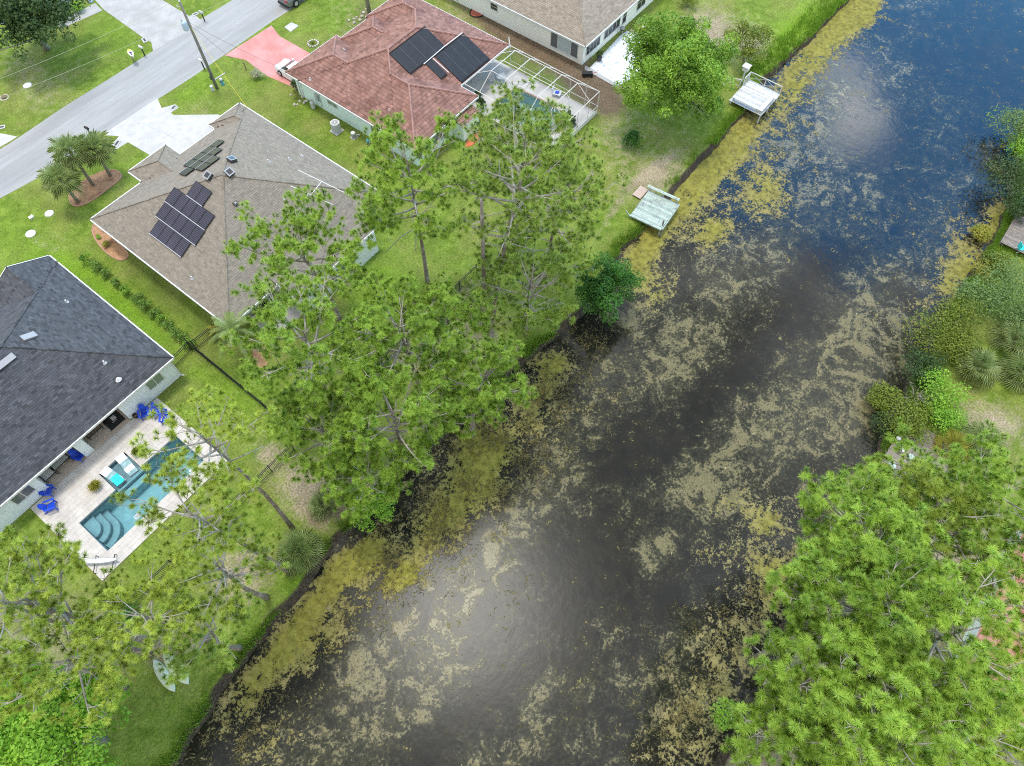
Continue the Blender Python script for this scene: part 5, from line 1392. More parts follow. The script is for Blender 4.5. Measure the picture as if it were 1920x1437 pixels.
def fan_fronds(x, y, z, n, pet, L, R, el0=80, el1=-40, seg=18, wid=0.05):
    """fan palm leaves: petioles as tubes, blades as bent strips; returns (V,F,tint), petiole MB"""
    V, F, T, pm = [], [], [], MB()
    for k in range(n):
        az = k*2.39996+R.uniform(-.3, .3)
        el = math.radians(el0+(el1-el0)*((k+.5)/n)+R.uniform(-10, 10))
        d = Vector((math.cos(az)*math.cos(el), math.sin(az)*math.cos(el), math.sin(el)))
        o = Vector((x, y, z)); pl = pet*R.uniform(.7, 1.2)
        h = o+d*pl
        pm.tube([o, h], [.022, .012], 3, cap=False)
        side = d.cross(Vector((0, 0, 1))); side = side.normalized() if side.length > 1e-3 else Vector((1, 0, 0))
        nrm = side.cross(d).normalized()
        tl = R.random(); ll = L*R.uniform(.8, 1.15)
        for q in range(seg):
            a = math.radians(-115+230*(q+.5)/seg)
            dd = (d*math.cos(a)+side*math.sin(a)).normalized()
            l = ll*(0.72+0.28*math.cos(a))*R.uniform(.9, 1.08)
            sd = nrm.cross(dd).normalized()*wid*0.5
            mid = h+dd*l*.55+nrm*0.06*l; tip = h+dd*l+Vector((0, 0, -0.26*l*R.uniform(.6, 1.4)))
            b = len(V)
            V += [h-sd*.25, h+sd*.25, mid+sd, tip, mid-sd]
            F.append((b, b+1, b+2, b+3, b+4)); T.append(min(1, max(0, .6*tl+.4*R.random())))
    return [tuple(v) for v in V], F, T, pm
def fan_palm(label, base, h, n, pet, L, m='palm_leaf', seed=0, name='palm_tree', cat='palm tree', lean=(0, 0), group=None, el=(80, -45), trunk_r=0.15, z0=0.0):
    R = random.Random(7000+seed)
    x, y = at(base[0], base[1], z0)
    t = thing(name, label, cat, (x, y, z0), group)
    if h > 0.5:
        MB().tube([(x, y, z0-.1), (x+lean[0]*.3, y+lean[1]*.3, z0+h*.4), (x+lean[0], y+lean[1], z0+h)], [trunk_r*1.25, trunk_r, trunk_r*.95], 9).build('trunk', 'bark_palm', t, smooth=True)
    V, F, T, pm = fan_fronds(x+lean[0], y+lean[1], z0+h, n, pet, L, R, *el)
    mesh('crown', V, np.array(F), m, t, T)
    pm.build('leaf_stalks', 'leaf_stalk', t)
    return t
foliage('leaf_stalk', (0.14, 0.2, 0.06), (0.24, 0.28, 0.1), 0.1)
def feather_palm(label, base, h, n, L, m, seed=0, lean=(0, 0), name='palm_tree', cat='palm tree', trunk_r=.13, ll=0.42, el0=75, el1=-5):
    R = random.Random(8000+seed)
    x, y = at(base[0], base[1], 0)
    t = thing(name, label, cat, (x, y, 0))
    if h > .4: MB().tube([(x, y, -.1), (x+lean[0]*.4, y+lean[1]*.4, h*.5), (x+lean[0], y+lean[1], h)], [trunk_r*1.3, trunk_r, trunk_r*.8], 9).build('trunk', 'bark_palm', t, smooth=True)
    V, F, T = [], [], []; st = MB()
    for k in range(n):
        az = k*2.39996+R.uniform(-.25, .25); el = math.radians(el0+(el1-el0)*(k+.5)/n)
        o = Vector((x+lean[0], y+lean[1], h)); d = Vector((math.cos(az)*math.cos(el), math.sin(az)*math.cos(el), math.sin(el)))
        l = L*R.uniform(.85, 1.1); tl = R.random()
        pts = []
        for i in range(11):
            s = i/10; pts.append(o+d*(l*s)+Vector((0, 0, -0.55*l*s*s*(0.5+0.5*math.cos(el)))))
        st.tube(pts[::2], [.025, .02, .016, .012, .008, .005], 4, cap=False)
        side = Vector((-math.sin(az), math.cos(az), 0))
        for i in range(4, 42):
            s = i/42; f = s*10; j = min(9, int(f)); p = pts[j].lerp(pts[j+1], f-j)
            tg = (pts[j+1]-pts[j]).normalized()
            for sg in (-1, 1):
                dd = (side*sg*.8+tg*.55+Vector((0, 0, -.28+R.uniform(-.12, .12)))).normalized()
                q = ll*math.sin(PI*min(1, .15+.85*s))**.6*R.uniform(.85, 1.1)
                sd = tg*.018; b = len(V)
                V += [p-sd, p+sd, p+dd*q*.6+sd*.9+Vector((0, 0, .02)), p+dd*q+Vector((0, 0, -.08*q/ll)), p+dd*q*.6-sd*.9+Vector((0, 0, .02))]
                F.append((b, b+1, b+2, b+3, b+4)); T.append(min(1, .5*tl+.5*R.random()))
    mesh('crown', [tuple(v) for v in V], np.array(F), m, t, T)
    st.build('leaf_stalks', 'leaf_stalk', t)
    return t

# ------------------------------------------------------------------ pines
PINES = [
 # label, crown px, z, r, base px, tufts, material
 ('bushy pine overhanging the canal corner of the brown roof beside the red tile house', (775, 355), 12.5, 4.7, (803, 540), 560, 'needles', {}),
 ('broad open pine spreading over the canal eave of the brown shingle roof', (570, 490), 9.0, 4.8, (637, 600), 500, 'needles', dict(nb=18, depth=4.2, dead=3)),
 ('large dense pine just right of the drooping feather palm', (590, 665), 12.0, 4.5, (625, 770), 560, 'needles', {}),
 ('pine in the middle of the cluster above the brown house back lawn edge', (755, 650), 11.0, 4.3, (797, 760), 480, 'needles', {}),
 ('tall thin crowned pine leaning right from the bare trunk near the dark waterside tree', (985, 350), 17.0, 4.6, (919, 655), 420, 'needles_sparse', dict(trunk_r=.26, dead=9, N=70, nb=26, depth=6)),
 ('thin grey-green pine covering the near end of the pool cage', (985, 295), 12.0, 4.7, (968, 480), 420, 'needles_sparse', dict(dead=8, N=70, nb=24)),
 ('feathery pale pine between the bare trunk and the mint dock', (1045, 410), 10.5, 4.4, (1020, 520), 400, 'needles_sparse', dict(dead=7, N=70)),
 ('feathery pale pine leaning over the water by the dark waterside tree', (995, 565), 8.5, 4.4, (985, 625), 400, 'needles_sparse', dict(dead=6, N=70)),
 ('bright pine whose crown reaches out over the canal left of the open water', (915, 722), 9.0, 3.1, (885, 815), 360, 'needles', dict(dead=2)),
 ('slim bright pine between the lawn and the bare double trunk', (840, 620), 10.0, 2.6, (850, 700), 200, 'needles', dict(nb=14)),
 ('low pine in front of the black fence end at the middle of the canal bank', (620, 820), 8.5, 3.2, (660, 900), 330, 'needles', {}),
 ('pine at the water edge above the bright green willow like shrub', (745, 800), 10.0, 3.8, (760, 880), 430, 'needles', {}),
 ('small pine hiding the fence corner left of the bright shrub', (690, 905), 7.0, 2.5, (700, 945), 220, 'needles', dict(nb=13)),
 ('open leaning pine whose twigs hang over the blue pool corner', (398, 832), 17.5, 2.8, (548, 990), 85, 'needles_yellow', dict(trunk_r=.17, nb=15, dead=4, depth=4.5, L=.27, N=76)),
 ('sparse pine hanging over the canal side edge of the pool deck', (370, 975), 16.5, 2.7, (545, 1075), 85, 'needles_yellow', dict(nb=14, dead=5, depth=4, L=.27, N=76)),
 ('thin pine over the lawn between the pool deck corner and the big palmetto', (420, 1075), 12.0, 3.1, (500, 1120), 130, 'needles_yellow', dict(nb=16, dead=5, L=.27)),
 ('wide yellowish pine with a thick leaning trunk above the two pale kayaks', (85, 1140), 13.0, 3.8, (320, 1213), 220, 'needles_yellow', dict(L=.28, trunk_r=.34, nb=22, dead=2)),
 ('yellowish pine at the canal side of the pool deck tip', (280, 1160), 13.0, 2.4, (390, 1200), 80, 'needles_yellow', dict(nb=13, dead=3, L=.27)),
 ('yellow-green pine left of the pale kayaks beside the dark blue-green shrub', (165, 1245), 12.0, 3.3, (235, 1290), 130, 'needles_yellow', dict(nb=18, L=.28)),
 ('thin low pine beside the muddy bank below the big palmetto', (400, 1185), 9.0, 2.6, (450, 1215), 110, 'needles_sparse', dict(nb=13, dead=4)),
 ('yellowish pine at the left picture edge below the charcoal roofed house', (10, 1130), 16.0, 2.8, None, 120, 'needles_yellow', dict(nb=14, L=.28)),
 ('bushy pine at the waterside beside the grey dock with round discs', (1572, 985), 15.0, 2.9, (1545, 1090), 281, 'needles', {}),
 ('pine crown screening the inland end of the grey disc dock', (1725, 965), 14.0, 3.0, None, 268, 'needles_yellow', dict(dead=6)),
 ('pine below the pale palmettos at the right picture edge', (1850, 935), 14.0, 3.1, None, 268, 'needles', {}),
 ('open pine with a bare grey fork right of the waterside pines', (1780, 1010), 13.0, 3.4, None, 221, 'needles', dict(dead=8)),
 ('small round headed pine in front of the waterside pine group', (1620, 1035), 16.0, 2.4, (1580, 1130), 187, 'needles', dict(nb=15)),
 ('pine standing out over the water below the tan weed mats', (1520, 1135), 16.0, 2.8, (1510, 1185), 221, 'needles', {}),
 ('tall pine in the middle of the right hand wood', (1640, 1140), 17.0, 2.9, None, 240, 'needles', {}),
 ('large bright pine crown left of the pink-red metal roof', (1765, 1195), 17.0, 3.5, None, 321, 'needles', {}),
 ('thin yellowing pine at the right edge above the pink-red roof', (1878, 1135), 12.0, 3.0, None, 153, 'needles_yellow', dict(dead=7)),
 ('pine with a long pale bare limb at the canal edge of the right wood', (1480, 1285), 15.0, 2.7, (1475, 1310), 201, 'needles', dict(dead=6)),
 ('dense pine right of the long pale bare limb', (1620, 1275), 16.5, 3.1, (1540, 1300), 268, 'needles', {}),
 ('pine below the pink-red metal roof at the right edge', (1865, 1350), 13.0, 3.2, None, 201, 'needles_yellow', dict(dead=6)),
 ('dense pine at the bottom edge of the right wood', (1655, 1400), 17.0, 3.2, None, 288, 'needles', {}),
 ('pine at the bottom edge between the dense pine and the pink-red roof', (1775, 1375), 16.0, 2.8, None, 221, 'needles', {}),
 ('pine at the bottom edge nearest the tan weed mats', (1450, 1400), 14.0, 2.8, (1430, 1415), 214, 'needles', {}),
 ('pine at the bottom edge second from the tan weed mats', (1550, 1405), 16.0, 2.6, (1500, 1410), 201, 'needles', {}),
 ('small pine top poking over the canal end of the grey disc dock', (1668, 885), 12.0, 1.7, (1700, 930), 60, 'needles', dict(nb=9, dead=2)),
]
for i, (lab, c, z, r, b, n, m_, kw) in enumerate(PINES):
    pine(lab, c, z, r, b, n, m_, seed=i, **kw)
# bare dead trunk
x, y = at(913, 650, 0)
t = thing('dead_pine', 'bare dead brown pine trunk beside the leaning grey trunk', 'dead tree', (x, y, -.1))
MB().tube([(x, y, -.1), (x+.05, y, 6), (x+.15, y-.02, 12), (x+.2, y-.1, 17.5)], [.2, .17, .14, .10], 8).build('trunk', 'bark_pine', t, smooth=True)
for k in range(9):
    mb = MB()
    z = rnd.uniform(7, 17); a = rnd.uniform(0, 2*PI); l = rnd.uniform(.5, 1.6)
    mb.tube([(x+.12, y, z), (x+.12+l*math.cos(a), y+l*math.sin(a), z+.2*l)], [.03, .01], 4)
    mb.build('limb', 'dead_wood', t)

# ------------------------------------------------------------------ broadleaf trees and shrubs
broad_tree('big round bright green tree between the cream house and the white dock', 'tree', (1266, 140), 5.2, 5.0, 4.3, 230, .82, 150, 0.24, 'leaf_bright', base=(1285, 195), seed=1, trunk_r=.3)
broad_tree('dark green glossy oak over the lawn at the top left corner', 'tree', (52, 38), 4.6, 4.8, 3.3, 110, 1.0, 150, 0.30, 'leaf_dark', base=(88, 92), seed=2, trunk_r=.28)
broad_tree('deep green round tree leaning over the canal by the yellow weed', 'tree', (1135, 535), 2.6, 2.4, 2.2, 70, .7, 150, 0.20, 'leaf_deep', seed=3, trunk_r=.16, base=(1105, 545))
broad_tree('large leafy green tree in the bottom left corner', 'tree', (95, 1385), 6.0, 4.0, 3.2, 120, .95, 170, 0.24, 'leaf_lime', seed=4, trunk_r=.25)
broad_tree('vivid green willow like shrub dipping into the canal edge', 'tree', (700, 945), 2.2, 1.5, 1.7, 40, .55, 130, 0.16, 'leaf_lime', seed=5, trunk_r=.1)
broad_tree('loose yellow-green small tree behind the big round tree', 'tree', (1405, 80), 2.2, 2.6, 1.5, 40, .6, 90, 0.20, 'leaf_olive', seed=6, trunk_r=.1)
shrub('small round dark green shrub alone on the lawn below the big tree', 1183, 263, 1.0, 1.5, 'leaf_deep', 1, K=22, n_per=70, size=.16)
shrub('dark blue-green shrub at the left edge above the leafy corner tree', 35, 1280, 1.8, 2.2, 'leaf_deep', 2, K=30, n_per=70, size=.2)
shrub('dark shrub under the thick leaning pine trunk', 235, 1150, 1.2, 1.6, 'leaf_deep', 3, K=22, size=.15)
shrub('pale flowering bush beside the red driveway', 482, 141, 0.75, .8, 'leaf_flowery', 4, K=14, n_per=40)
shrub('clipped dark green bush at the garage corner of the mint house', 555, 162, .6, 1.3, 'leaf_dark', 5, K=16)
shrub('yellow-green shrub at the street side garden by the dark oak', 118, 30, 1.0, 1.0, 'leaf_olive', 6, K=16)
shrub('bright green shrub by the grey path in the top left garden', 146, 15, .9, .9, 'leaf_lime', 7, K=16)
shrub('pale green shrub at the right picture edge where the canal narrows', 1905, 245, 2.86, 2.99, 'leaf_silver', 8, K=34, n_per=80, size=.18, z=-.4)
shrub('bright green shrub below the pale one at the right picture edge', 1915, 290, 2.34, 2.18, 'leaf_lime', 9, K=26, n_per=80, size=.18, z=-.4)
shrub('dark drooping shrub above the weathered dock at the right edge', 1905, 350, 3.12, 2.76, 'leaf_dark', 10, K=34, n_per=80, size=.18, z=-.4)
shrub('broad grey-green shrub below the weathered dock at the right edge', 1885, 555, 3.51, 2.99, 'leaf_silver', 11, K=40, n_per=90, size=.17)
shrub('yellow-green shrub in the water beside the weathered dock', 1850, 510, 1.43, 1.15, 'leaf_yellow', 12, K=16, z=-.5)
shrub('dark olive shrub hanging over the canal left of the fan palmettos', 1750, 640, 2.99, 2.64, 'leaf_olive', 13, K=36, n_per=90, size=.15, z=-.3)
shrub('olive shrub behind the dark one towards the grey-green shrub', 1800, 600, 2.34, 2.53, 'leaf_olive', 14, K=28, n_per=80, size=.15)
shrub('low dark olive shrub at the canal edge above the grey disc dock', 1690, 775, 2.47, 2.07, 'leaf_olive', 15, K=30, n_per=80, size=.15, z=-.3)
shrub('dark waterside shrub between the olive shrub and the disc dock', 1665, 800, 1.56, 1.26, 'leaf_dark', 16, K=18, z=-.4)
shrub('lime green leafy shrub in front of the fan palmettos', 1765, 735, 2.08, 1.95, 'leaf_lime', 17, K=24, n_per=70, size=.17)
for i_, (u, v, r_, h_, m_, lab) in enumerate([
    (1915, 395, 2.0, 2.2, 'leaf_dark', 'dark shrub directly above the weathered dock at the picture edge'),
    (1870, 500, 1.6, 1.3, 'leaf_olive', 'low olive shrub along the canal foot of the weathered dock'),
    (1830, 560, 2.0, 2.0, 'leaf_silver', 'grey-green shrub at the water edge left of the broad grey-green one'),
    (1790, 650, 2.0, 2.2, 'leaf_olive', 'olive shrub between the dark canal shrub and the palmettos'),
    (1725, 690, 1.9, 1.8, 'leaf_dark', 'dark shrub behind the twiggy dead shrub'),
    (1765, 790, 1.8, 1.2, 'leaf_lime', 'lime green ground shrub behind the yellowing palmetto'),
    (1700, 800, 1.5, 1.3, 'leaf_olive', 'olive shrub between the twiggy dead shrub and the disc dock'),
    (1905, 600, 2.0, 2.0, 'leaf_silver', 'grey-green shrub at the picture edge behind the palmettos'),
    (1655, 745, 1.4, 1.0, 'leaf_olive', 'low olive growth standing in the water left of the dead shrub'),
    (1840, 440, 1.0, .7, 'leaf_yellow', 'low yellow growth in the canal beside the weathered dock')]):
    shrub(lab, u, v, r_, h_, m_, 40+i_, K=26, n_per=85, size=.16, z=-.35 if u in (1655, 1840, 1870) else -.05)
shrub('yellowish green bush at the bottom of the canal beside the right pines', 1360, 1345, 1.2, 2.2, 'leaf_lime', 18, K=18, z=-.3)
shrub('dark green undergrowth bush in the dip of the right wood', 1700, 985, 1.8, 1.6, 'leaf_dark', 19, K=26)
shrub('dark undergrowth bush below the thin yellowing pine', 1840, 1240, 1.8, 1.5, 'leaf_dark', 20, K=26)
shrub('dark undergrowth bush between the bottom edge pines', 1500, 1345, 1.5, 1.3, 'leaf_deep', 21, K=22)
shrub('green undergrowth bush behind the round headed pine', 1560, 1060, 1.5, 1.5, 'leaf_deep', 22, K=22)
shrub('small green potted bush in the dark corner beside the mint bump-out', 893, 240, .5, .9, 'leaf_deep', 23, K=10)
shrub('little shrub at the wall corner inside the tan bed of the brown house', 196, 460, .45, .5, 'leaf_yellow', 24, K=10, size=.1)
shrub('tiny green clump near the street end of the brown house wall bed', 185, 445, .3, .3, 'leaf_lime', 25, K=6, size=.1)
shrub('low dark bush against the back wall of the brown house', 505, 575, .7, .8, 'leaf_dark', 26, K=12, size=.12)
shrub('second low dark bush at the back wall next to the drooping palm', 487, 592, .6, .7, 'leaf_deep', 27, K=12, size=.12)
shrub('olive bush in the street side grass at the very top right', 1290, 5, 1.2, 1.2, 'leaf_olive', 28, K=16)
shrub('dark bush behind the black fence end at the bare trunk foot', 905, 600, 1.0, 1.0, 'leaf_dark', 29, K=16)
t = thing('dead_shrub', 'leafless grey twiggy shrub on the right bank', 'dead shrub', (*at(1715, 745, 0), -.1))
x, y = at(1715, 745, 0); mb = MB()
for k in range(26):
    a = rnd.uniform(0, 2*PI); l = rnd.uniform(.7, 1.7); e = rnd.uniform(.3, 1.2)
    p = (x+l*math.cos(a)*math.cos(e), y+l*math.sin(a)*math.cos(e), l*math.sin(e))
    mb.tube([(x, y, -.1), (x*.5+p[0]*.5, y*.5+p[1]*.5, p[2]*.6), p], [.03, .02, .008], 4)
    for _ in range(2): mb.tube([p, (p[0]+rnd.gauss(0, .25), p[1]+rnd.gauss(0, .25), p[2]+rnd.uniform(-.05, .3))], [.010, .004], 3, cap=False)
mb.build('stems', 'dead_wood', t)
# hedge row between the two houses
ORD = ['first', 'second', 'third', 'fourth', 'fifth', 'sixth', 'seventh', 'eighth', 'ninth', 'tenth', 'eleventh', 'twelfth', 'thirteenth']
HP = [(162, 487), (183, 500), (201, 513), (220, 530), (237, 545), (258, 560), (272, 572), (289, 587), (303, 600), (317, 611), (330, 624), (343, 634), (354, 646)]
for i, (u, v) in enumerate(HP):
    shrub(f'{ORD[i]} leafy green shrub of the hedge row, counting from its street end', u, v, rnd.uniform(.5, .68), rnd.uniform(.75, 1.05), 'leaf_hedge' if i % 4 else 'leaf_bright', 100+i, name='hedge_shrub', K=13, n_per=42, size=.13, group='hedge row between the charcoal and brown roofs')
# palms
fan_palm('left palm of the three on the kidney shaped mulch bed', (147, 380), 3.3, 46, .9, 1.1, seed=1, lean=(-.1, -.3), group='cabbage palms by the street')
fan_palm('middle palm of the three on the kidney shaped mulch bed', (175, 348), 4.0, 50, .95, 1.15, seed=2, lean=(.1, .1), group='cabbage palms by the street')
fan_palm('right palm of the three on the kidney shaped mulch bed, nearest the white driveway', (207, 330), 3.4, 46, .9, 1.1, seed=3, lean=(.2, -.2), group='cabbage palms by the street')
fan_palm('large rounded palmetto at the muddy canal bank below the leaning pine', (570, 1045), 1.2, 54, .95, 1.05, 'palm_leaf', 4, 'palmetto', 'palmetto', el=(85, -25))
fan_palm('yellowish palmetto on the bare brown soil near the canal', (606, 950), .3, 30, .55, .8, 'palm_leaf_pale', 5, 'palmetto', 'palmetto', el=(80, 5))
fan_palm('pale palmetto at the foot of the bare trunk by the black fence', (900, 565), .5, 26, .8, .9, 'palm_leaf_pale', 6, 'palmetto', 'palmetto', el=(80, 0))
fan_palm('pale green palmetto nearest the olive shrub on the right bank', (1820, 700), .9, 40, .9, 1.2, 'palm_leaf_pale', 7, 'palmetto', 'palmetto', el=(85, -10))
fan_palm('grey-green palmetto at the right edge above the others', (1890, 650), 1.0, 36, .9, 1.2, 'palm_leaf_pale', 8, 'palmetto', 'palmetto', el=(85, -10))
fan_palm('broad palmetto at the right edge below the others', (1905, 705), .6, 36, .9, 1.2, 'palm_leaf', 9, 'palmetto', 'palmetto', el=(85, -10))
fan_palm('upright grey-green palmetto on the dry grass of the right bank', (1830, 835), .7, 34, .9, 1.05, 'palm_leaf_pale', 10, 'palmetto', 'palmetto', el=(85, 5))
fan_palm('yellowing palmetto beside the upright grey-green one', (1775, 845), .5, 30, .8, .9, 'leaf_yellow', 11, 'palmetto', 'palmetto', el=(85, 0))
feather_palm('drooping feather palm at the rear corner of the brown roofed house', (462, 665), 3.4, 17, 2.5, 'palm_leaf', 1, (.2, .2))
feather_palm('low yellowing palm against the rear wall corner of the brown house', (412, 627), .9, 9, 1.1, 'leaf_yellow', 2, name='palm_shrub', cat='palm shrub', ll=.25)
feather_palm('dark feather palm inside the pool cage by its canal corner', (1062, 232), .7, 12, 1.3, 'leaf_dark', 3, name='palm_shrub', cat='palm shrub', ll=.3)
fan_palm('tall palm trunk on the pine straw at the top picture edge', (693, 26), 9.0, 30, .8, 1.0, 'palm_leaf', 12, trunk_r=.2)

# grassy fringe along both banks (nobody could count it)
def blades(name, P, n_bl, h, w, m, R, spread=.12, lean=.5):
    T = len(P); n = T*n_bl
    b = np.repeat(P, n_bl, 0)+np.concatenate([R.normal(size=(n, 2))*spread, np.zeros((n, 1))], 1)
    a = R.uniform(0, 2*PI, n)
    hh = h*R.uniform(.5, 1.3, n)
    side = np.stack([np.cos(a), np.sin(a), np.zeros(n)], 1)*(w*R.uniform(.7, 1.3, n))[:, None]
    a2 = R.uniform(0, 2*PI, n)
    tip = b+np.stack([np.cos(a2)*lean*hh, np.sin(a2)*lean*hh, hh], 1)
    V = np.stack([b-side, b+side, tip], 1).reshape(-1, 3)
    ti = np.clip(.5*R.random(n)+.5*np.repeat(R.random(T), n_bl), 0, 1)
    return mesh(name, V, np.arange(n*3).reshape(n, 3), m, tint=ti, kind='stuff')
R_ = np.random.default_rng(77)
k = 9000
xs = R_.uniform(-16, 92, k)
off = np.abs(R_.normal(size=k))*0.45-0.05
ys_ = left_bank(xs)+0.25+off
keep = fbm(xs, ys_, .35, 3) > .45
P = np.stack([xs, ys_, np.where(off < .15, -.18, -.03)], 1)[keep]
blades('bank_grass', P, 6, .26, .022, 'grass_blade', R_)
k = 9000
xs = R_.uniform(2, 95, k); off = np.abs(R_.normal(size=k))*0.9
ys_ = right_bank(xs)-0.2-off
P = np.stack([xs, ys_, np.full(k, -.05)], 1)[fbm(xs, ys_, .35, 3) > .38]
blades('bank_grass', P, 6, .32, .025, 'grass_blade', R_)
# brown water weed standing ragged in the shallows of both banks
k = 26000
xs, ys_ = R_.uniform(-13, 36, k), R_.uniform(-8, 18.5, k)
Q = np.stack([xs, ys_, np.full(k, -.61)], 1); qu, qv = px_of(Q)
dn = blobs([(900, 880, 150, 1.0, 75, -42), (1020, 770, 120, 1.0, 70, -48), (780, 1000, 130, .9, 60, -42), (690, 1120, 90, .7, 40, -50), (450, 1380, 130, .8, 50, -48), (1080, 660, 60, .7, 40, -40), (1330, 1250, 110, .8, 80, -50), (1300, 1390, 100, .9, 80, -40), (1420, 1120, 70, .6, 50, -40)], qu, qv)
kp = (R_.random(k) < dn*np.clip((fbm(xs, ys_, .9, 4)-.40)*5, 0, 1)*.75) & (ys_ < left_bank(xs)-.1) & (ys_ > right_bank(xs)+.1)
blades('water_brush', Q[kp], 5, .20, .030, 'water_brush', R_, .16, 1.6)
# taller weeds on the lawn corner beyond the white dock and on bare soil
k = 1500
xs, ys_ = R_.uniform(66, 92, k), R_.uniform(16.8, 23, k)
P = np.stack([xs, ys_, np.full(k, -.03)], 1)[(ys_ > left_bank(xs)+.3) & (ys_ < left_bank(xs)+2.6)]
blades('tall_weeds', P, 8, .45, .035, 'grass_blade', R_, .2)
# rough grass tufts over the lawns
k = 42000
xs, ys_ = R_.uniform(-16, 74, k), R_.uniform(18, 82, k)
inb = np.zeros(k, bool)
for (x0, x1, y0, y1) in [(-24, 5.9, 29.6, 55), (10, 28.8, 36.8, 57.6), (34, 52, 29.2, 56.4), (56, 80, 34, 57), (-60, 150, 66, 73.6), (11, 18, 34, 39), (17, 25, 33.5, 37.5), (56, 65, 29.5, 35)]:
    inb |= (xs > x0) & (xs < x1) & (ys_ > y0) & (ys_ < y1)
for poly in ([at(*p) for p in DRV], [at(*p) for p in [(421, 104), (509, 48), (524, 68), (581, 100), (640, 128), (600, 190), (548, 163), (501, 143), (461, 113)]], [at(*p) for p in [(194, 18), (160, -20), (300, -20), (354, 30), (381, 42), (287, 97), (267, 70)]], [at(*p) for p in PB], [at(*p) for p in [(100, 55), (192, 22), (178, 4), (95, 44)]]):
    c = np.zeros(k, bool); n_ = len(poly)
    for i in range(n_):
        (xa, ya), (xb, yb) = poly[i], poly[(i+1) % n_]
        if ya == yb: continue
        c ^= ((ya > ys_) != (yb > ys_)) & (xs < (xb-xa)*(ys_-ya)/(yb-ya)+xa)
    inb |= c
ok = ~inb & (ys_ > left_bank(xs)+.5) & (fbm(xs, ys_, .5, 4) > .42)
P = np.stack([xs, ys_, np.full(k, -.03)], 1)[ok]
blades('grass_tufts', P, 3, .11, .022, 'grass_blade', R_, .14, .9)

# ------------------------------------------------------------------ blue garden chairs
def make_chair(label):
    t = thing('garden_chair', label, 'garden chair', (0, 0, 0), 'blue slatted garden chairs')
    for k in range(5):
        y = -.30+.12*k
        M = Matrix.Translation((0, y, .40-.035*k))@Matrix.Rotation(-.28, 4, 'X')
        mesh('seat_slat', *(lambda b: (b.V, b.F))(MB().box(-.27, .27, -.052, .052, -.012, .012, M=M)), 'blue_plastic', t, [rnd.random()]*6)
    for k in range(5):
        x = -.22+.11*k; hgt = .80-.06*abs(k-2)
        M = Matrix.Translation((x, .28, .26))@Matrix.Rotation(-.42, 4, 'X')@Matrix.Rotation(.03*(2-k), 4, 'Y')
        mesh('back_slat', *(lambda b: (b.V, b.F))(MB().box(-.048, .048, -.012, .012, 0, hgt, M=M)), 'blue_plastic', t, [rnd.random()]*6)
    for s in (-1, 1):
        mesh('arm', *(lambda b: (b.V, b.F))(MB().box(s*.36-.075, s*.36+.075, -.40, .38, .575, .60)), 'blue_plastic', t, [.5]*6)
        mesh('front_leg', *(lambda b: (b.V, b.F))(MB().box(s*.31-.02, s*.31+.02, -.36, -.26, 0, .575)), 'blue_plastic', t, [.4]*6)
        M = Matrix.Translation((s*.285, -.30, .36))@Matrix.Rotation(-.34, 4, 'X')
        mesh('rear_leg', *(lambda b: (b.V, b.F))(MB().box(-.02, .02, 0, 1.02, -.07, .03, M=M)), 'blue_plastic', t, [.4]*6)
    mesh('back_rail', *(lambda b: (b.V, b.F))(MB().box(-.34, .34, .42, .45, .52, .60)), 'blue_plastic', t, [.4]*6)
    return t
CH = [((271, 776), 'blue slatted garden chair beside the small black pot by the pale wall', math.radians(-28)),
      ((295, 773), 'middle blue garden chair of the three at the deck corner', math.radians(-28)),
      ((311, 785), 'blue garden chair of the corner three nearest the overhanging pine', math.radians(-45)),
      ((149, 855), 'blue garden chair under the roof edge beside the white wall stub', math.radians(20)),
      ((90, 921), 'blue garden chair against the pale wall below the grey window', math.radians(35)),
      ((95, 949), 'blue garden chair standing alone on the left deck edge', math.radians(62))]
ch0 = None
for (p_, lab, rz) in CH:
    x, y = at(p_[0], p_[1], .4)
    if ch0 is None:
        ch0 = make_chair(lab); ch0.location = (x, y, .068); ch0.rotation_euler = (0, 0, rz)
    else: copy_tree(ch0, (x, y, .068), rz, lab)
# pool loungers on the tanning shelf
def lounger(label, x, y, rz):
    t = thing('pool_lounger', label, 'pool lounger', (x, y, -.36), 'white loungers on the tanning shelf')
    prof = [(-.95, .42), (-.6, .36), (-.25, .16), (.1, .20), (.45, .34), (.75, .22), (.98, .10)]
    M = Matrix.Rotation(rz, 4, 'Z')
    mb = MB(); vs, n = [], len(prof)
    for (yy, z) in prof:
        for (xx, dz) in ((-.36, 0), (.36, 0), (.36, -.09), (-.36, -.09)): vs.append(tuple(M@Vector((xx, -yy, z+dz))))
    fs = []
    for i in range(n-1):
        for k in range(4): fs.append((i*4+k, i*4+(k+1) % 4, (i+1)*4+(k+1) % 4, (i+1)*4+k))
    fs += [(3, 2, 1, 0), ((n-1)*4, (n-1)*4+1, (n-1)*4+2, (n-1)*4+3)]
    mb.add(vs, fs)
    for i in range(n): mb.V[i*4:i*4+4] = [(v[0]+x, v[1]+y, v[2]-.36+.02) for v in mb.V[i*4:i*4+4]]
    mb.build('shell', 'white_plastic', t, smooth=False)
    ft = MB()
    for (yy, z) in ((-.8, .3), (0.0, .1), (.45, .26)): ft.box(-.30, .30, -yy-.05, -yy+.05, 0.0, z, M=Matrix.Translation((x, y, -.36+.003))@M)
    ft.build('foot', 'white_plastic', t)
    return t
lounger('white pool lounger on the tanning shelf without a towel', -2.25, 35.95, math.radians(-6))
lounger('white pool lounger on the tanning shelf under the turquoise towel', -3.5, 35.95, math.radians(6))
tw = thing('towel', 'turquoise towel draped over the foot of a white pool lounger', 'towel', (-3.45, 35.5, 0.02))
mb = MB(); g_ = 9
vs = []
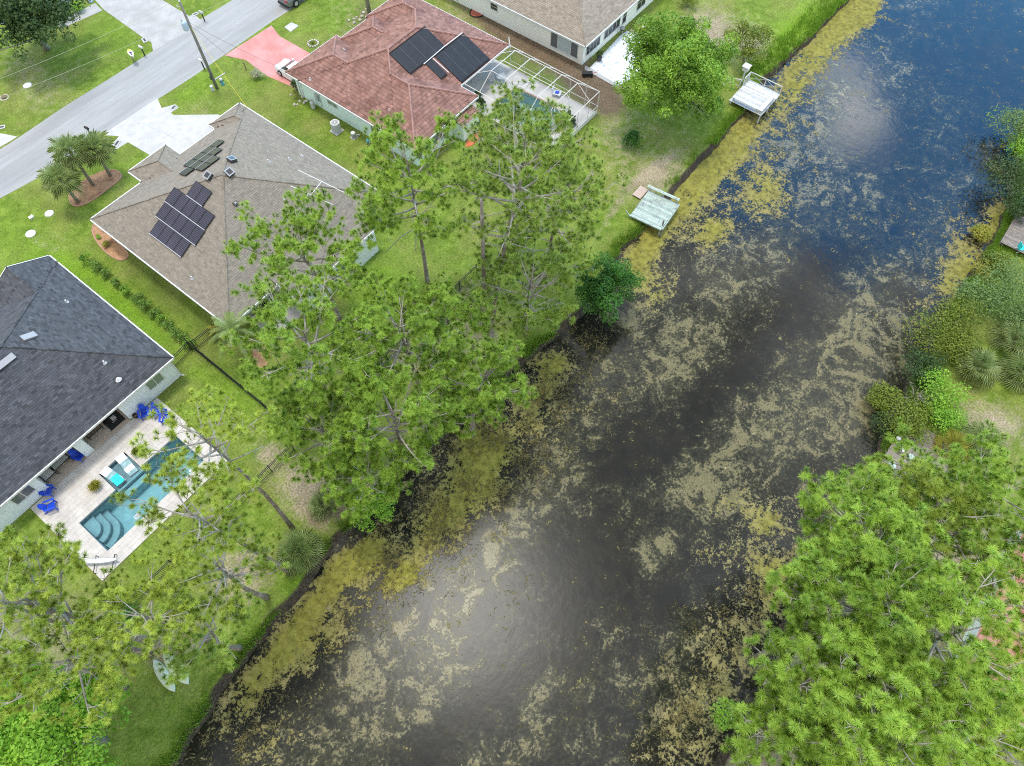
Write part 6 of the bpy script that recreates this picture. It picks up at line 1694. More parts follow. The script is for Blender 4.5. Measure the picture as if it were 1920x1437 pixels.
for i in range(g_):
    for j in range(g_):
        a, b_ = -.34+.68*i/(g_-1), -.55+.95*j/(g_-1)
        vs.append((-3.45+a, 35.45+b_, .03+.03*math.sin(9*a+4*b_)+.02*math.cos(11*b_)))
mb.add(vs, [(i*g_+j, (i+1)*g_+j, (i+1)*g_+j+1, i*g_+j+1) for i in range(g_-1) for j in range(g_-1)])
mb.V = [(v[0], v[1], v[2]+.02+max(0, .14-.35*abs(v[1]-35.45))) for v in mb.V]
mb.build('cloth', 'turquoise', tw, smooth=True)
# planters
def planter(label, u, v, r, m):
    x, y = at(u, v, .3)
    t = thing('potted_plant', label, 'potted plant', (x, y, .068), 'planters on the pool deck')
    MB().lathe([(.17, 0), (.24, .30), (.26, .32), (.26, .36), (.21, .36), (.20, .31)], (x, y, .068), 14).build('pot', 'terracotta', t)
    R = random.Random(int(u)); V, F, T, pm = fan_fronds(x, y, .38, 20, .12, r, R, 80, 0, 9, .06)
    mesh('leaves', V, np.array(F), m, t, T); pm.build('stalks', 'leaf_stalk', t)
planter('yellow-green potted plant beside the lounger with no towel', 257, 848, .42, 'leaf_olive')
planter('larger yellow potted plant beside the lounger with the towel', 179, 912, .52, 'leaf_yellow')
x, y = at(255, 781, .2)
t = thing('garden_pot', 'small round black pot between the pale wall and the blue chairs', 'pot', (x, y, .068))
MB().lathe([(.13, 0), (.20, .22), (.21, .34), (.17, .34), (.15, .12)], (x, y, .068), 14).build('bowl', 'black_metal', t)
MB().lathe([(.155, .0), (.155, .02)], (x, y, .25), 12).build('soil', 'brown_wood', t)
# black outdoor mat with a pale patch, benches, glass table, lounge chair under the roof edge
x, y = -.45, 39.75
t = thing('outdoor_rug', 'black square rug with a pale mark under the roof edge', 'rug', (x, y, .066))
MB().box(x-.75, x+.6, y-.72, y+.75, .067, .082).build('pile', 'dark_cloth', t)
MB().box(x-.15, x+.22, y-.08, y+.34, .0825, .087).box(x-.26, x+.14, y-.22, y-.16, .0825, .086).build('pale_mark', 'cushion', t)
def bench(label, x, y, w, d, h, rz, top, name='bench', cat='bench'):
    t = thing(name, label, cat, (x, y, .066))
    M = Matrix.Translation((x, y, .068))@Matrix.Rotation(rz, 4, 'Z')
    for s in (-1, 1):
        for q in (-1, 1): MB().box(s*(w/2-.04)-.025, s*(w/2-.04)+.025, q*(d/2-.04)-.025, q*(d/2-.04)+.025, 0, h-.041, M=M).build('leg', 'black_metal', t)
    fr = MB(); fr.box(-w/2, w/2, -d/2, -d/2+.05, h-.04, h, M=M).box(-w/2, w/2, d/2-.05, d/2, h-.04, h, M=M).box(-w/2, -w/2+.05, -d/2+.05, d/2-.05, h-.04, h, M=M).box(w/2-.05, w/2, -d/2+.05, d/2-.05, h-.04, h, M=M)
    fr.build('frame', 'black_metal', t)
    MB().box(-w/2+.051, w/2-.051, -d/2+.051, d/2-.051, h-.02, h+.01, M=M).build('top', top, t)
    return t, M
bench('dark low bench under the roof edge right of the white wall stub', -2.05, 39.85, 1.3, .45, .42, 0, 'brown_wood')
bench('long glass topped table with black frame under the roof edge', -5.2, 39.5, 1.35, .62, .70, .06, 'table_glass', 'patio_table', 'table')
t, M = bench('grey cushioned patio seat under the roof edge at the left wall', -6.4, 39.6, .95, .75, .40, .06, 'cushion', 'patio_chair', 'patio chair')
MB().box(-.45, .45, .32, .40, .40, .85, M=M).build('backrest', 'cushion', t)
for s in (-1, 1): MB().box(s*.45-.03, s*.45+.03, -.36, .36, .56, .60, M=M).build('arm', 'black_metal', t)
t, M = bench('upright pale patio seat between the blue chair and the glass table', -4.35, 39.75, .6, .6, .42, -.5, 'cushion', 'patio_chair', 'patio chair')
MB().box(-.28, .28, .26, .33, .42, .95, M=M).build('backrest', 'cushion', t)
# long white board across two dark rails at the deck tip
x, y = at(184, 1055, .45)
e1, e2 = at(150, 1054, .5), at(220, 1049, .5)
dx, dy = e2[0]-e1[0], e2[1]-e1[1]; Lb = math.hypot(dx, dy); rz = math.atan2(dy, dx)
t = thing('board_rack', 'pair of dark rails at the deck tip holding a long white board', 'rack', (x, y, .06))
for (a, b_) in (((182, 1043), (177, 1075)), ((217, 1040), (211, 1072))):
    p, q = at(*a, .25), at(*b_, .25)
    MB().tube([(p[0], p[1], .068), (p[0], p[1], .38), (q[0], q[1], .38), (q[0], q[1], .068)], .035, 6).build('rail', 'black_metal', t)
mb = MB(); prof = []
bd = thing('paddle_board', 'long white pointed board lying across two dark rails at the deck tip', 'board', (x, y, .42))
n_ = 14; vs = []
cxb, cyb = (e1[0]+e2[0])/2, (e1[1]+e2[1])/2
for i in range(n_):
    s = -1+2*i/(n_-1); w = .20*max(.04, (1-abs(s)**2.6))**.7
    for (a, z) in ((-w, .44), (-w*.6, .50), (w*.6, .50), (w, .44), (0, .415)):
        lx, ly = s*Lb/2, a
        vs.append((cxb+lx*math.cos(rz)-ly*math.sin(rz), cyb+lx*math.sin(rz)+ly*math.cos(rz), z+.06*s*s))
fs = [(i*5+k, i*5+(k+1) % 5, (i+1)*5+(k+1) % 5, (i+1)*5+k) for i in range(n_-1) for k in range(5)]+[tuple(range(4, -1, -1)), tuple(range((n_-1)*5, n_*5))]
mb.add(vs, fs); mb.build('hull', 'white_plastic', bd, smooth=True)
# two pale kayaks turned on the straw
def kayak(label, a, b_, w, m):
    p, q = Vector((*at(*a, .2), 0)), Vector((*at(*b_, .2), 0))
    c = (p+q)/2; d = (q-p); L_ = d.length; d.normalize(); s_ = Vector((-d.y, d.x, 0))
    t = thing('kayak', label, 'kayak', (c.x, c.y, 0), 'pale kayaks on the ground')
    n_ = 16; vs = []
    for i in range(n_):
        s = -1+2*i/(n_-1); ww = w*max(.02, 1-abs(s)**2.2)**.75; hh = .30*max(.08, 1-abs(s)**3)
        for k in range(9):
            an = PI*k/8; vs.append(c+d*(s*L_/2)+s_*(ww*math.cos(an))+Vector((0, 0, .02+hh*math.sin(an)**.7)))
    fs = [(i*9+k, i*9+k+1, (i+1)*9+k+1, (i+1)*9+k) for i in range(n_-1) for k in range(8)]+[(i*9, (i+1)*9, (i+1)*9+8, i*9+8) for i in range(n_-1)]
    fs += [tuple(range(9)), tuple(range((n_-1)*9+8, (n_-1)*9-1, -1))]
    MB().add(vs, fs).build('hull', m, t, smooth=True)
    kl = MB()
    pts = [c+d*(s*L_/2*.96)+Vector((0, 0, .02+.30*max(.08, 1-abs(s)**3)+.012)) for s in np.linspace(-1, 1, 9)]
    kl.tube(pts, .022, 5); kl.build('keel', m, t)
    for s in (-.35, .3):
        pp = c+d*(s*L_/2)+s_*(.12*w)+Vector((0, 0, .318)); MB().lathe([(.035, 0), (.035, .02)], tuple(pp), 8).build('drain_plug', 'black_rubber', t)
kayak('longer pale green upturned kayak nearer the canal', (305, 1222), (352, 1283), .46, 'pale_green_hull')
kayak('shorter pale green upturned kayak half hidden by pine twigs', (286, 1236), (326, 1297), .40, 'pale_green_hull')

# ------------------------------------------------------------------ black picket fences
_pk = [None]
def fence(label, pts, sp=.13, h=1.2, gate=None):
    t = thing('picket_fence', label, 'fence', (pts[0][0], pts[0][1], 0), 'black metal picket fences')
    rails, posts = MB(), []
    for (a, b_) in zip(pts[:-1], pts[1:]):
        L_ = math.hypot(b_[0]-a[0], b_[1]-a[1]); rz = math.atan2(b_[1]-a[1], b_[0]-a[0])
        for z in (.12, h-.28, h-.06):
            MB().cbox(((a[0]+b_[0])/2, (a[1]+b_[1])/2, z), (L_, .035, .04), rz=rz).build('rail', 'black_metal', t)
        n_ = max(1, int(L_/sp))
        for i in range(n_):
            f = (i+.5)/n_
            x, y = a[0]+(b_[0]-a[0])*f, a[1]+(b_[1]-a[1])*f
            if _pk[0] is None:
                _pk[0] = mesh('picket', MB().box(-.011, .011, -.011, .011, .06, h).V, MB().box(0, 1, 0, 1, 0, 1).F, 'black_metal', None).data
                bpy.data.objects.remove([o for o in bpy.data.objects if o.data == _pk[0]][0])
            o = link('picket', _pk[0], t); o.location = (x-pts[0][0], y-pts[0][1], 0)
        np_ = max(1, round(L_/2.4))
        for i in range(np_+1):
            f = i/np_
            posts.append((a[0]+(b_[0]-a[0])*f, a[1]+(b_[1]-a[1])*f))
    for (x, y) in posts:
        MB().box(x-.032, x+.032, y-.032, y+.032, -.1, h+.06).box(x-.04, x+.04, y-.04, y+.04, h+.061, h+.09).build('post', 'black_metal', t)
    return t
fence('black picket fence running from the hedge end down to the canal side', [(7.72, 40.35), (7.6, 26.6)])
fence('short black picket fence with gate between charcoal house and hedge', [(5.5, 39.75), (7.6, 39.95)])
fence('short black picket fence between hedge end and brown house corner', [(7.85, 39.75), (10.9, 39.55)])
fence('black picket fence behind the pool deck parallel to the canal', [(-9.5, 26.9), (6.55, 26.55)])
fence('black picket fence behind the brown house lawn parallel to the canal', [(7.75, 26.45), (28.4, 26.25)])

# ------------------------------------------------------------------ utility pole, wires, street things
ux, uy = at(407, 166, 0); UH = 9.6
t = thing('utility_pole', 'tall wooden utility pole with grey transformer standing beside the road', 'utility pole', (ux, uy, 0))
MB().tube([(ux, uy, -.3), (ux, uy, UH*.5), (ux+.02, uy, UH)], [.17, .145, .11], 10).build('pole', 'pole_wood', t, smooth=True)
tx, ty = ux-.42, uy+.12
tr = MB().lathe([(.02, 0), (.26, .02), (.28, .08), (.28, .80), (.24, .86), (.05, .92)], (tx, ty, 6.9), 14).build('transformer', 'pale_blue_metal', t, smooth=True)
MB().lathe([(.07, 0), (.05, .14), (.08, .16), (.04, .28)], (tx-.08, ty+.06, 7.80), 8).build('bushing', 'light_grey', tr)
MB().box(tx-.02, ux, ty-.16, ty+.04, 7.3, 7.42).build('bracket', 'galvanised', t)
MB().lathe([(.05, 0), (.09, .05), (.05, .12), (.08, .16), (.03, .26)], (ux, uy, UH), 8).build('insulator', 'white_plastic', t)
MB().lathe([(.05, 0), (.08, .05), (.04, .18)], (ux-.35, uy+.05, UH-.35), 8).tube([(ux, uy, UH-.5), (ux-.35, uy+.05, UH-.35)], .03, 6).build('arrester', 'light_grey', t)
MB().box(ux-.24, ux-.15, uy-.1, uy+.1, 1.2, 1.6).build('meter_box', 'vent_dark', t)
MB().tube([(ux+.15, uy, 2.3), (ux+.15, uy, 0)], .03, 6).build('conduit', 'galvanised', t)
mat('wire_pale', (0.42, 0.45, 0.32), rough=.6); mat('wire_dark', (0.08, 0.08, 0.08), rough=.6)
def wire(label, a, b_, sag, m='wire_dark', r=.014, n=14):
    A, B = Vector(a), Vector(b_)
    pts = [A.lerp(B, i/n)+Vector((0, 0, -sag*4*(i/n)*(1-i/n))) for i in range(n+1)]
    c = A
    t = thing('overhead_wire', label, 'wire', tuple(c))
    MB().tube(pts, r, 4).build('cable', m, t)
top = (ux, uy, UH+.2)
wu0 = at(-60, 171, 8.5)
wire('upper pale overhead wire crossing the front lawn at the top left', (ux-.0, uy, UH+.22), (*at(-120, 193, 8.6), 8.6), .35, 'wire_pale')
wire('lower pale overhead wire crossing the front lawn at the top left', (ux, uy, 7.9), (*at(-120, 230, 7.2), 7.2), .3, 'wire_pale')
wire('thin wire from the pole along the street towards the top of the picture', (ux, uy, 8.0), (*at(640, -110, 8.4), 8.4), .3, 'wire_pale')
wire('dark service wire from the pole over the red driveway to the tiled house', (ux, uy, 7.6), (34.6, 54.6, 3.1), .35, 'wire_dark', .016)
wire('yellow guy wire from the pole to the street corner of the brown roof', (ux, uy, 7.2), (28.4, 54.9, 2.9), .3, 'yellow_paint', .016)
wire('thin dark wire from the pole down to the verge beside the driveway', (ux, uy, 7.4), (ux+3.9, uy+.4, .05), .1, 'wire_dark', .012)
def mailbox(label, u, v, m, h=1.05, rz=0.0, post='white_paint'):
    x, y = at(u, v, 0)
    t = thing('mailbox', label, 'mailbox', (x, y, 0), 'mailboxes along the street')
    MB().box(x-.05, x+.05, y-.05, y+.05, -.1, h).build('post', post, t)
    M = Matrix.Translation((x, y, h+.002))@Matrix.Rotation(rz, 4, 'Z')
    pr = [(.10*math.cos(a), .12+.10*math.sin(a)) for a in np.linspace(0, PI, 8)]+[(-.10, 0), (.10, 0)]
    vs = [tuple(M@Vector((p[0], s, p[1]))) for s in (-.26, .26) for p in pr]; k = len(pr)
    MB().add(vs, [tuple(range(k-1, -1, -1)), tuple(range(k, 2*k))]+[(i, (i+1) % k, k+(i+1) % k, k+i) for i in range(k)]).build('box', m, t)
    MB().box(.102, .115, -.1, .02, .10, .24, M=M).build('flag', 'red_paint', t)
mailbox('white mailbox on a black post at the verge beside the utility pole', 384, 131, 'white_plastic', 1.1, .1, 'black_metal')
mailbox('black mailbox at the road edge behind the three palms', 174, 258, 'black_metal', 1.1, .1, 'black_metal')
mailbox('white mailbox on a dark post across the road by the grey driveway', 272, 105, 'white_plastic', 1.0, .1, 'black_metal')
mailbox('pale mailbox at the top edge of the road beyond the grey driveway', 384, 40, 'light_grey', 1.0, .1, 'black_metal')
x, y = at(252, 117, 0)
t = thing('mailbox', 'boat shaped yellow and white mailbox on a post across the road', 'mailbox', (x, y, 0), 'mailboxes along the street')
MB().tube([(x, y, -.1), (x, y, .95)], .05, 6).build('post', 'brown_wood', t)
p, q = Vector((*at(240, 92, 1.15), 1.12)), Vector((*at(251, 109, 1.0), 1.02)); c = (p+q)/2; d = (q-p); L_ = d.length; d.normalize(); s_ = Vector((-d.y, d.x, 0)).normalized()
n_ = 10; vs = []
for i in range(n_):
    s = -1+2*i/(n_-1); ww = .27*max(.05, 1-abs(s)**2.3)**.6
    for (a, z) in ((-ww, .12), (ww, .12), (ww*.6, -.06), (-ww*.6, -.06)): vs.append(c+d*(s*.62)+s_*a+Vector((0, 0, z)))
MB().add(vs, [(i*4+k, i*4+(k+1) % 4, (i+1)*4+(k+1) % 4, (i+1)*4+k) for i in range(n_-1) for k in range(4)]+[(3, 2, 1, 0), ((n_-1)*4, (n_-1)*4+1, (n_-1)*4+2, (n_-1)*4+3)]).build('hull', 'white_plastic', t)
MB().add([tuple(c+d*(s*.60)+s_*(a*.26*max(.05, 1-abs(s)**2.3)**.6)+Vector((0, 0, .124))) for s in (-1, -.7, -.4) for a in (-1, 1)], [(0, 1, 3, 2), (2, 3, 5, 4)]).build('bow_deck', 'yellow_paint', t)
MB().cbox(tuple(c+d*.05+Vector((0, 0, .16))), (.20, .22, .07), rz=math.atan2(d.y, d.x)).cbox(tuple(c+d*.34+Vector((0, 0, .15))), (.12, .18, .05), rz=math.atan2(d.y, d.x)).build('cockpit', 'purple_dark', t)
def lid(label, u, v, r, m='white_plastic', name='septic_lid', cat='ground lid', group='white lids in the lawns'):
    x, y = at(u, v, .05)
    t = thing(name, label, cat, (x, y, 0), group)
    MB().lathe([(r*.9, -.05), (r, .02), (r, .05), (r*.92, .07), (r*.3, .075), (.02, .08)], (x, y, 0), 18).build('cover', m, t)
    MB().lathe([(r*1.0, -.05), (r*1.14, .0), (r*1.14, .025), (r*1.02, .026)], (x, y, 0), 18).build('rim', 'concrete_old', t)
lid('round white lid in the lawn nearest the mulch bed', 92, 400, .38)
lid('round white lid in the lawn above the charcoal roof corner', 57, 438, .42)
lid('oval white lid on the lawn across the road', 51, 160, .42, group='white lids in the lawns')
x, y = at(63, 405, .1)
t = thing('ground_box', 'small white box standing between the two round lids', 'ground box', (x, y, 0))
MB().box(x-.42, x-.05, y-.12, y+.15, -.02, .16).build('box', 'white_plastic', t); MB().box(x-.45, x-.02, y-.15, y+.18, .161, .19).build('lid', 'white_plastic', t)
x, y = at(7, 182, .1)
t = thing('tree_stump', 'small dark stump in a ring at the left picture edge', 'stump', (x, y, 0))
MB().lathe([(.24, -.05), (.2, .22), (.16, .26), (.02, .24)], (x, y, 0), 10).build('wood', 'brown_wood', t); MB().lathe([(.5, -.02), (.48, .05), (.38, .05), (.36, -.02)], (x, y, 0), 14).build('ring', 'stone', t)
x, y = at(416, 154, .3)
t = thing('hydrant', 'small blue and white post standing beside the pole', 'hydrant', (x, y, 0))
MB().lathe([(.20, 0), (.20, .06), (.13, .08), (.12, .5), (.17, .54), (.16, .6)], (x, y, 0), 12).build('barrel', 'aqua_paint', t); MB().lathe([(.155, .601), (.13, .72), (.03, .78)], (x, y, 0), 12).build('bonnet', 'white_plastic', t)
MB().tube([(x-.22, y, .4), (x+.22, y, .4)], .07, 8).build('nozzle', 'purple_dark', t)
x, y = at(403, 167, 0)
t = thing('cable_pedestal', 'pale green cable pedestal at the foot of the utility pole', 'pedestal', (x-.3, y-.1, 0))
MB().box(x-.42, x-.2, y-.2, y+.02, -.05, .55).build('housing', 'light_grey', t); MB().box(x-.44, x-.18, y-.22, y+.04, .551, .62).build('cap', 'white_plastic', t)
x, y = at(459, 124, .5)
tag(MB().tube([(x, y, -.1), (x, y, .95)], .06, 8).build('marker_post', 'brown_wood'), 'thin brown stake at the edge of the red driveway', 'stake')
sheet('utility_slab', [(533, 51), (546, 42), (560, 48), (545, 60)], z=.06, m='concrete_new', thick=.2)
p, q = at(403, 149, .06), at(422, 137, .06)
MB().cbox(((p[0]+q[0])/2, (p[1]+q[1])/2, .03), (math.hypot(q[0]-p[0], q[1]-p[1]), .16, .07), rz=math.atan2(q[1]-p[1], q[0]-p[0])).build('verge_kerb', 'concrete_old', kind='structure')
# culvert wing walls at the driveway
for nm, a, b_ in (('a', (330, 199), (322, 206)), ('b', (215, 276), (224, 264)), ('c', (363, 29), (370, 26)), ('d', (269, 72), (274, 80)), ('e', (-4, 241), (10, 238))):
    p, q = at(*a, 0), at(*b_, 0)
    t = thing('culvert_end', {'a': 'concrete culvert mouth on the far side of the white driveway', 'b': 'concrete culvert mouth on the palm side of the white driveway', 'c': 'concrete culvert mouth at the far side of the grey driveway', 'd': 'concrete culvert mouth at the near side of the grey driveway', 'e': 'concrete culvert mouth at the left picture edge'}[nm], 'culvert', (p[0], p[1], 0), 'driveway culverts')
    L_ = math.hypot(q[0]-p[0], q[1]-p[1]); rz = math.atan2(q[1]-p[1], q[0]-p[0])
    MB().cbox(((p[0]+q[0])/2, (p[1]+q[1])/2, .035), (max(.7, L_), .5, .07), rz=rz).build('headwall', 'concrete_new', t)
    MB().cbox(((p[0]+q[0])/2, (p[1]+q[1])/2, .078), (max(.7, L_)*.7, .22, .012), rz=rz).build('grate', 'vent_dark', t)
# old tyre-like ring of stones on the lawn by the red driveway
x, y = at(587, 81, .1)
t = thing('stone_ring', 'small ring of pale stones on the lawn beside the red driveway', 'stone ring', (x, y, 0))
for k in range(13):
    a = 2*PI*k/13
    MB().cbox((x+.55*math.cos(a), y+.55*math.sin(a), .05), (.22, .18, .14), rz=a+.3*rnd.random(), rx=rnd.uniform(-.2, .2), t=rnd.random()).build('stone', 'stone', t)
shrub('wispy plant inside the ring of pale stones', 587, 80, .35, .35, 'leaf_olive', 60, K=7, n_per=20, size=.09)
def stones(label, u, v, n, r, seed, name='stone_pile'):
    R = random.Random(seed); x, y = at(u, v, 0)
    t = thing(name, label, 'stones', (x, y, 0))
    for k in range(n):
        s = R.uniform(.16, .34)
        MB().lathe([(s*.5, -.02), (s*.62, s*.25), (s*.4, s*.55), (s*.05, s*.6)], (x+R.gauss(0, r), y+R.gauss(0, r), 0), 7, R.random()).build('stone', 'stone', t)
stones('heap of pale stones round the palm foot at the top edge', 672, 32, 16, .8, 1)
stones('pale stones and driftwood by the wall of the cream house', 1190, 48, 13, 1.0, 2)
stones('small dark debris of pots and stones at the mint house side wall', 562, 192, 9, .45, 3)

# ------------------------------------------------------------------ things round the houses
def ac_unit(label, u, v, s, h, m='light_grey'):
    x, y = at(u, v, 0)
    t = thing('air_conditioner', label, 'air conditioner', (x, y, 0))
    MB().box(x-s*.62, x+s*.62, y-s*.62, y+s*.62, -.05, .08).build('slab', 'concrete_old', t)
    o = smooth_loop([(x-s*.5, y-s*.5), (x+s*.5, y-s*.5), (x+s*.5, y+s*.5), (x-s*.5, y+s*.5)], 1)
    MB().prism(o, .081, h).build('housing', m, t)
    for k in range(9):
        z = .16+(h-.28)*k/8
        MB().prism([((p[0]-x)*1.015+x, (p[1]-y)*1.015+y) for p in o], z, z+.022).build('louver', 'galvanised', t)
    MB().prism([((p[0]-x)*1.03+x, (p[1]-y)*1.03+y) for p in o], h+.001, h+.05).build('top_rim', 'white_weathered', t)
    MB().lathe([(s*.40, 0), (s*.40, .012)], (x, y, h+.051), 16).build('fan_opening', 'grey_plastic', t)
    MB().lathe([(s*.09, 0), (s*.08, .03)], (x, y, h+.064), 10).build('hub', 'white_plastic', t)
    g_ = MB()
    for k in range(8): g_.tube([(x, y, h+.07), (x+s*.4*math.cos(k*PI/4), y+s*.4*math.sin(k*PI/4), h+.07)], .008, 4)
    g_.build('fan_guard', 'light_grey', t)
ac_unit('large grey air conditioner on a slab beside the mint green wall', 632, 246, .85, 1.05)
x, y = at(664, 258, 0)
t = thing('pool_pump', 'dark pool pump unit with a pale lid by the mint green wall', 'pump', (x, y, 0))
MB().box(x-.32, x+.32, y-.3, y+.3, -.03, .05).build('slab', 'concrete_old', t); MB().lathe([(.22, .051), (.24, .4), (.22, .55)], (x, y, 0), 12).build('tank', 'vent_grey', t)
MB().lathe([(.25, .551), (.22, .64), (.05, .68)], (x, y, 0), 12).build('lid', 'white_weathered', t); MB().tube([(x+.2, y-.1, .2), (x+.5, y-.3, .2), (x+.5, y-.3, .05)], .05, 6).build('pipe', 'white_plastic', t)
x, y = at(692, 270, 0)
t = thing('hose_reel', 'pale green garden hose reel by the mint green wall', 'hose reel', (x, y, 0))
for s in (-.18, .18): MB().tube([(x-.2, y+s, 0), (x, y+s, .5), (x+.2, y+s, 0)], .025, 5).build('stand', 'white_weathered', t)
MB().tube([(x, y-.15, .4), (x, y+.15, .4)], .2, 12).build('hose', 'aqua_paint', t)
x, y = at(588, 203, 0)
t = thing('gas_tank', 'grey upright cylinder leaning at the mint green side wall', 'tank', (x, y, 0))
MB().lathe([(.2, 0), (.22, .1), (.22, .75), (.12, .9), (.05, .95)], (x, y, 0), 12).build('cylinder', 'light_grey', t); MB().lathe([(.1, .951), (.1, 1.03)], (x, y, 0), 8).build('collar', 'grey_plastic', t)
# cage furniture
def cage_chair(label, x, y, rz, m='cushion'):
    t = thing('patio_chair', label, 'patio chair', (x, y, .04)); M = Matrix.Translation((x, y, .042))@Matrix.Rotation(rz, 4, 'Z')
    MB().box(-.28, .28, -.28, .28, .38, .44, M=M).build('seat', m, t); MB().box(-.28, .28, .25, .31, .441, .95, M=M).build('backrest', m, t)
    for a in (-.25, .25):
        for b_ in (-.25, .25): MB().box(a-.02, a+.02, b_-.02, b_+.02, 0, .379, M=M).build('leg', 'white_paint', t)
        MB().box(a-.03, a+.03, -.28, .24, .60, .63, M=M).build('arm', 'white_paint', t)
x, y = at(930, 132, .4); cage_chair('white patio chair in the far corner of the pool cage', 50.0, 40.6, .5)
cage_chair('pale patio chair nearer the heating mats inside the pool cage', 48.6, 40.9, -.4)
x, y = 49.3, 40.1
t = thing('patio_table', 'round patio table between two pale chairs in the pool cage', 'table', (x, y, .04))
MB().lathe([(.5, .70), (.5, .74)], (x, y, .04), 18).build('top', 'glass_pale', t); MB().lathe([(.22, 0), (.04, .05), (.04, .70)], (x, y, .042), 10).build('pedestal', 'white_paint', t)
x, y = at(1043, 175, .3)
t = thing('deck_chair', 'blue and white deck lounger beside the caged pool', 'deck chair', (x, y, .04)); M = Matrix.Translation((x, y, .042))@Matrix.Rotation(.3, 4, 'Z')
MB().box(-.35, .35, -.5, .4, .30, .36, M=M).build('seat', 'white_plastic', t); MB().box(-.35, .35, .35, .42, .361, .9, M=M).build('backrest', 'white_plastic', t)
MB().box(-.2, .15, -.3, .1, .361, .44, M=M).build('cushion', 'blue_plastic', t, label='blue seat cushion')
for a in (-.3, .3):
    for b_ in (-.42, .35): MB().box(a-.02, a+.02, b_-.02, b_+.02, 0, .299, M=M).build('leg', 'white_paint', t)
for i, (xx, yy, lab) in enumerate([(45.6, 40.2, 'dark potted bush at the house corner inside the pool cage'), (45.0, 39.2, 'second dark potted bush by the frame inside the pool cage'), (48.5, 30.3, 'dark bush at the canal end inside the pool cage')]):
    t = shrub(lab, 0, 0, .55, 1.2, 'leaf_dark', 70+i, K=12, n_per=45, xy=(xx, yy), z=.06, name='potted_bush', cat='potted bush')
    MB().lathe([(.2, 0), (.26, .32), (.28, .36)], (xx, yy, .045), 12).build('pot', 'terracotta', t)
x, y = at(1102, 141, .1)
t = thing('garden_cart', 'dark low cart with a red handle beside the pool cage', 'garden cart', (x, y, 0))
M = Matrix.Translation((x, y, .02))@Matrix.Rotation(-.9, 4, 'Z')
MB().box(-.6, .5, -.25, .25, .18, .40, M=M).build('tray', 'black_metal', t); MB().tube([tuple(M@Vector(v)) for v in ((.5, 0, .3), (.95, 0, .45), (1.0, .25, .5))], .03, 6).build('handle', 'red_paint', t)
for a in (-.4, .35):
    for b_ in (-.28, .28): MB().lathe([(.14, -.03), (.15, 0), (.14, .03)], (0, 0, 0), 10).xf(M@Matrix.Translation((a, b_, .14))@Matrix.Rotation(PI/2, 4, 'X')).build('wheel', 'black_rubber', t)
x, y = at(1124, 108, .4)
t = thing('potted_plant', 'dark green potted plant on the white pebble patio', 'potted plant', (x, y, .05))
MB().lathe([(.22, 0), (.28, .35), (.3, .4)], (x, y, .052), 12).build('pot', 'terracotta', t)
R = np.random.default_rng(9); cen, rad = broad_crown((x, y, .75), .32, .32, .35, 10, .22, R); V, F, ti = leaf_blobs(cen, rad, 40, .13, R); mesh('leaves', V, F, 'leaf_dark', t, ti)
x, y = at(1166, 59, .3)
t = thing('barbecue', 'small dark barbecue at the wall end of the pebble patio', 'barbecue', (x, y, .03))
MB().lathe([(.05, .45), (.26, .5), (.28, .62), (.28, .66)], (x, y, 0), 12).build('bowl', 'black_metal', t); MB().lathe([(.29, .661), (.25, .78), (.06, .84)], (x, y, 0), 12).build('lid', 'vent_grey', t)
for k in range(3): MB().tube([(x, y, .5), (x+.25*math.cos(k*2.1), y+.25*math.sin(k*2.1), .03)], .02, 5).build('leg', 'galvanised', t)
x, y = at(908, 250, .5)
t = thing('garden_bench', 'white plank bench half hidden by the thin pine beside the mint house', 'bench', (*at(918, 263, .4), 0))
x, y = at(918, 263, .4); M = Matrix.Translation((x, y, 0))@Matrix.Rotation(-.9, 4, 'Z')
MB().box(-.8, .8, -.2, .2, .38, .43, M=M).build('seat', 'white_weathered', t)
for a in (-.6, .6): MB().box(a-.04, a+.04, -.16, .16, 0, .379, M=M).build('leg', 'white_weathered', t)
x, y = at(125, 8, .4)
t = thing('garden_table', 'round pale grey garden table by the path at the top left', 'garden table', (x, y, 0))
MB().lathe([(.55, .68), (.58, .72), (.55, .75)], (x, y, 0), 18).build('top', 'pale_blue_metal', t)
for k in range(3): MB().tube([(x+.12*math.cos(k*2.1), y+.12*math.sin(k*2.1), .68), (x+.42*math.cos(k*2.1), y+.42*math.sin(k*2.1), 0)], .025, 5).build('leg', 'white_paint', t)
x, y = at(107, 15, .3)
tag(MB().cbox((x, y, .12), (.3, 1.3, .2), rz=.5).build('garden_edging_stone', 'white_weathered'), 'white curved edging stone beside the top left garden', 'edging stone')
for (u, v, lab) in ((168, 0, 'aqua garden ornament at the top edge by the grey path'), (5, 40, 'pale blue garden seat glimpsed left of the dark oak')):
    x, y = at(u, v, .2)
    t = thing('garden_ornament', lab, 'garden ornament', (x, y, 0)); MB().lathe([(.25, 0), (.12, .12), (.1, .4), (.32, .5), (.34, .56), (.05, .52)], (x, y, 0), 12).build('bowl', 'pale_blue_metal', t)
    MB().lathe([(.33, -.03), (.33, .02)], (x, y, 0), 12).build('foot', 'concrete_old', t)

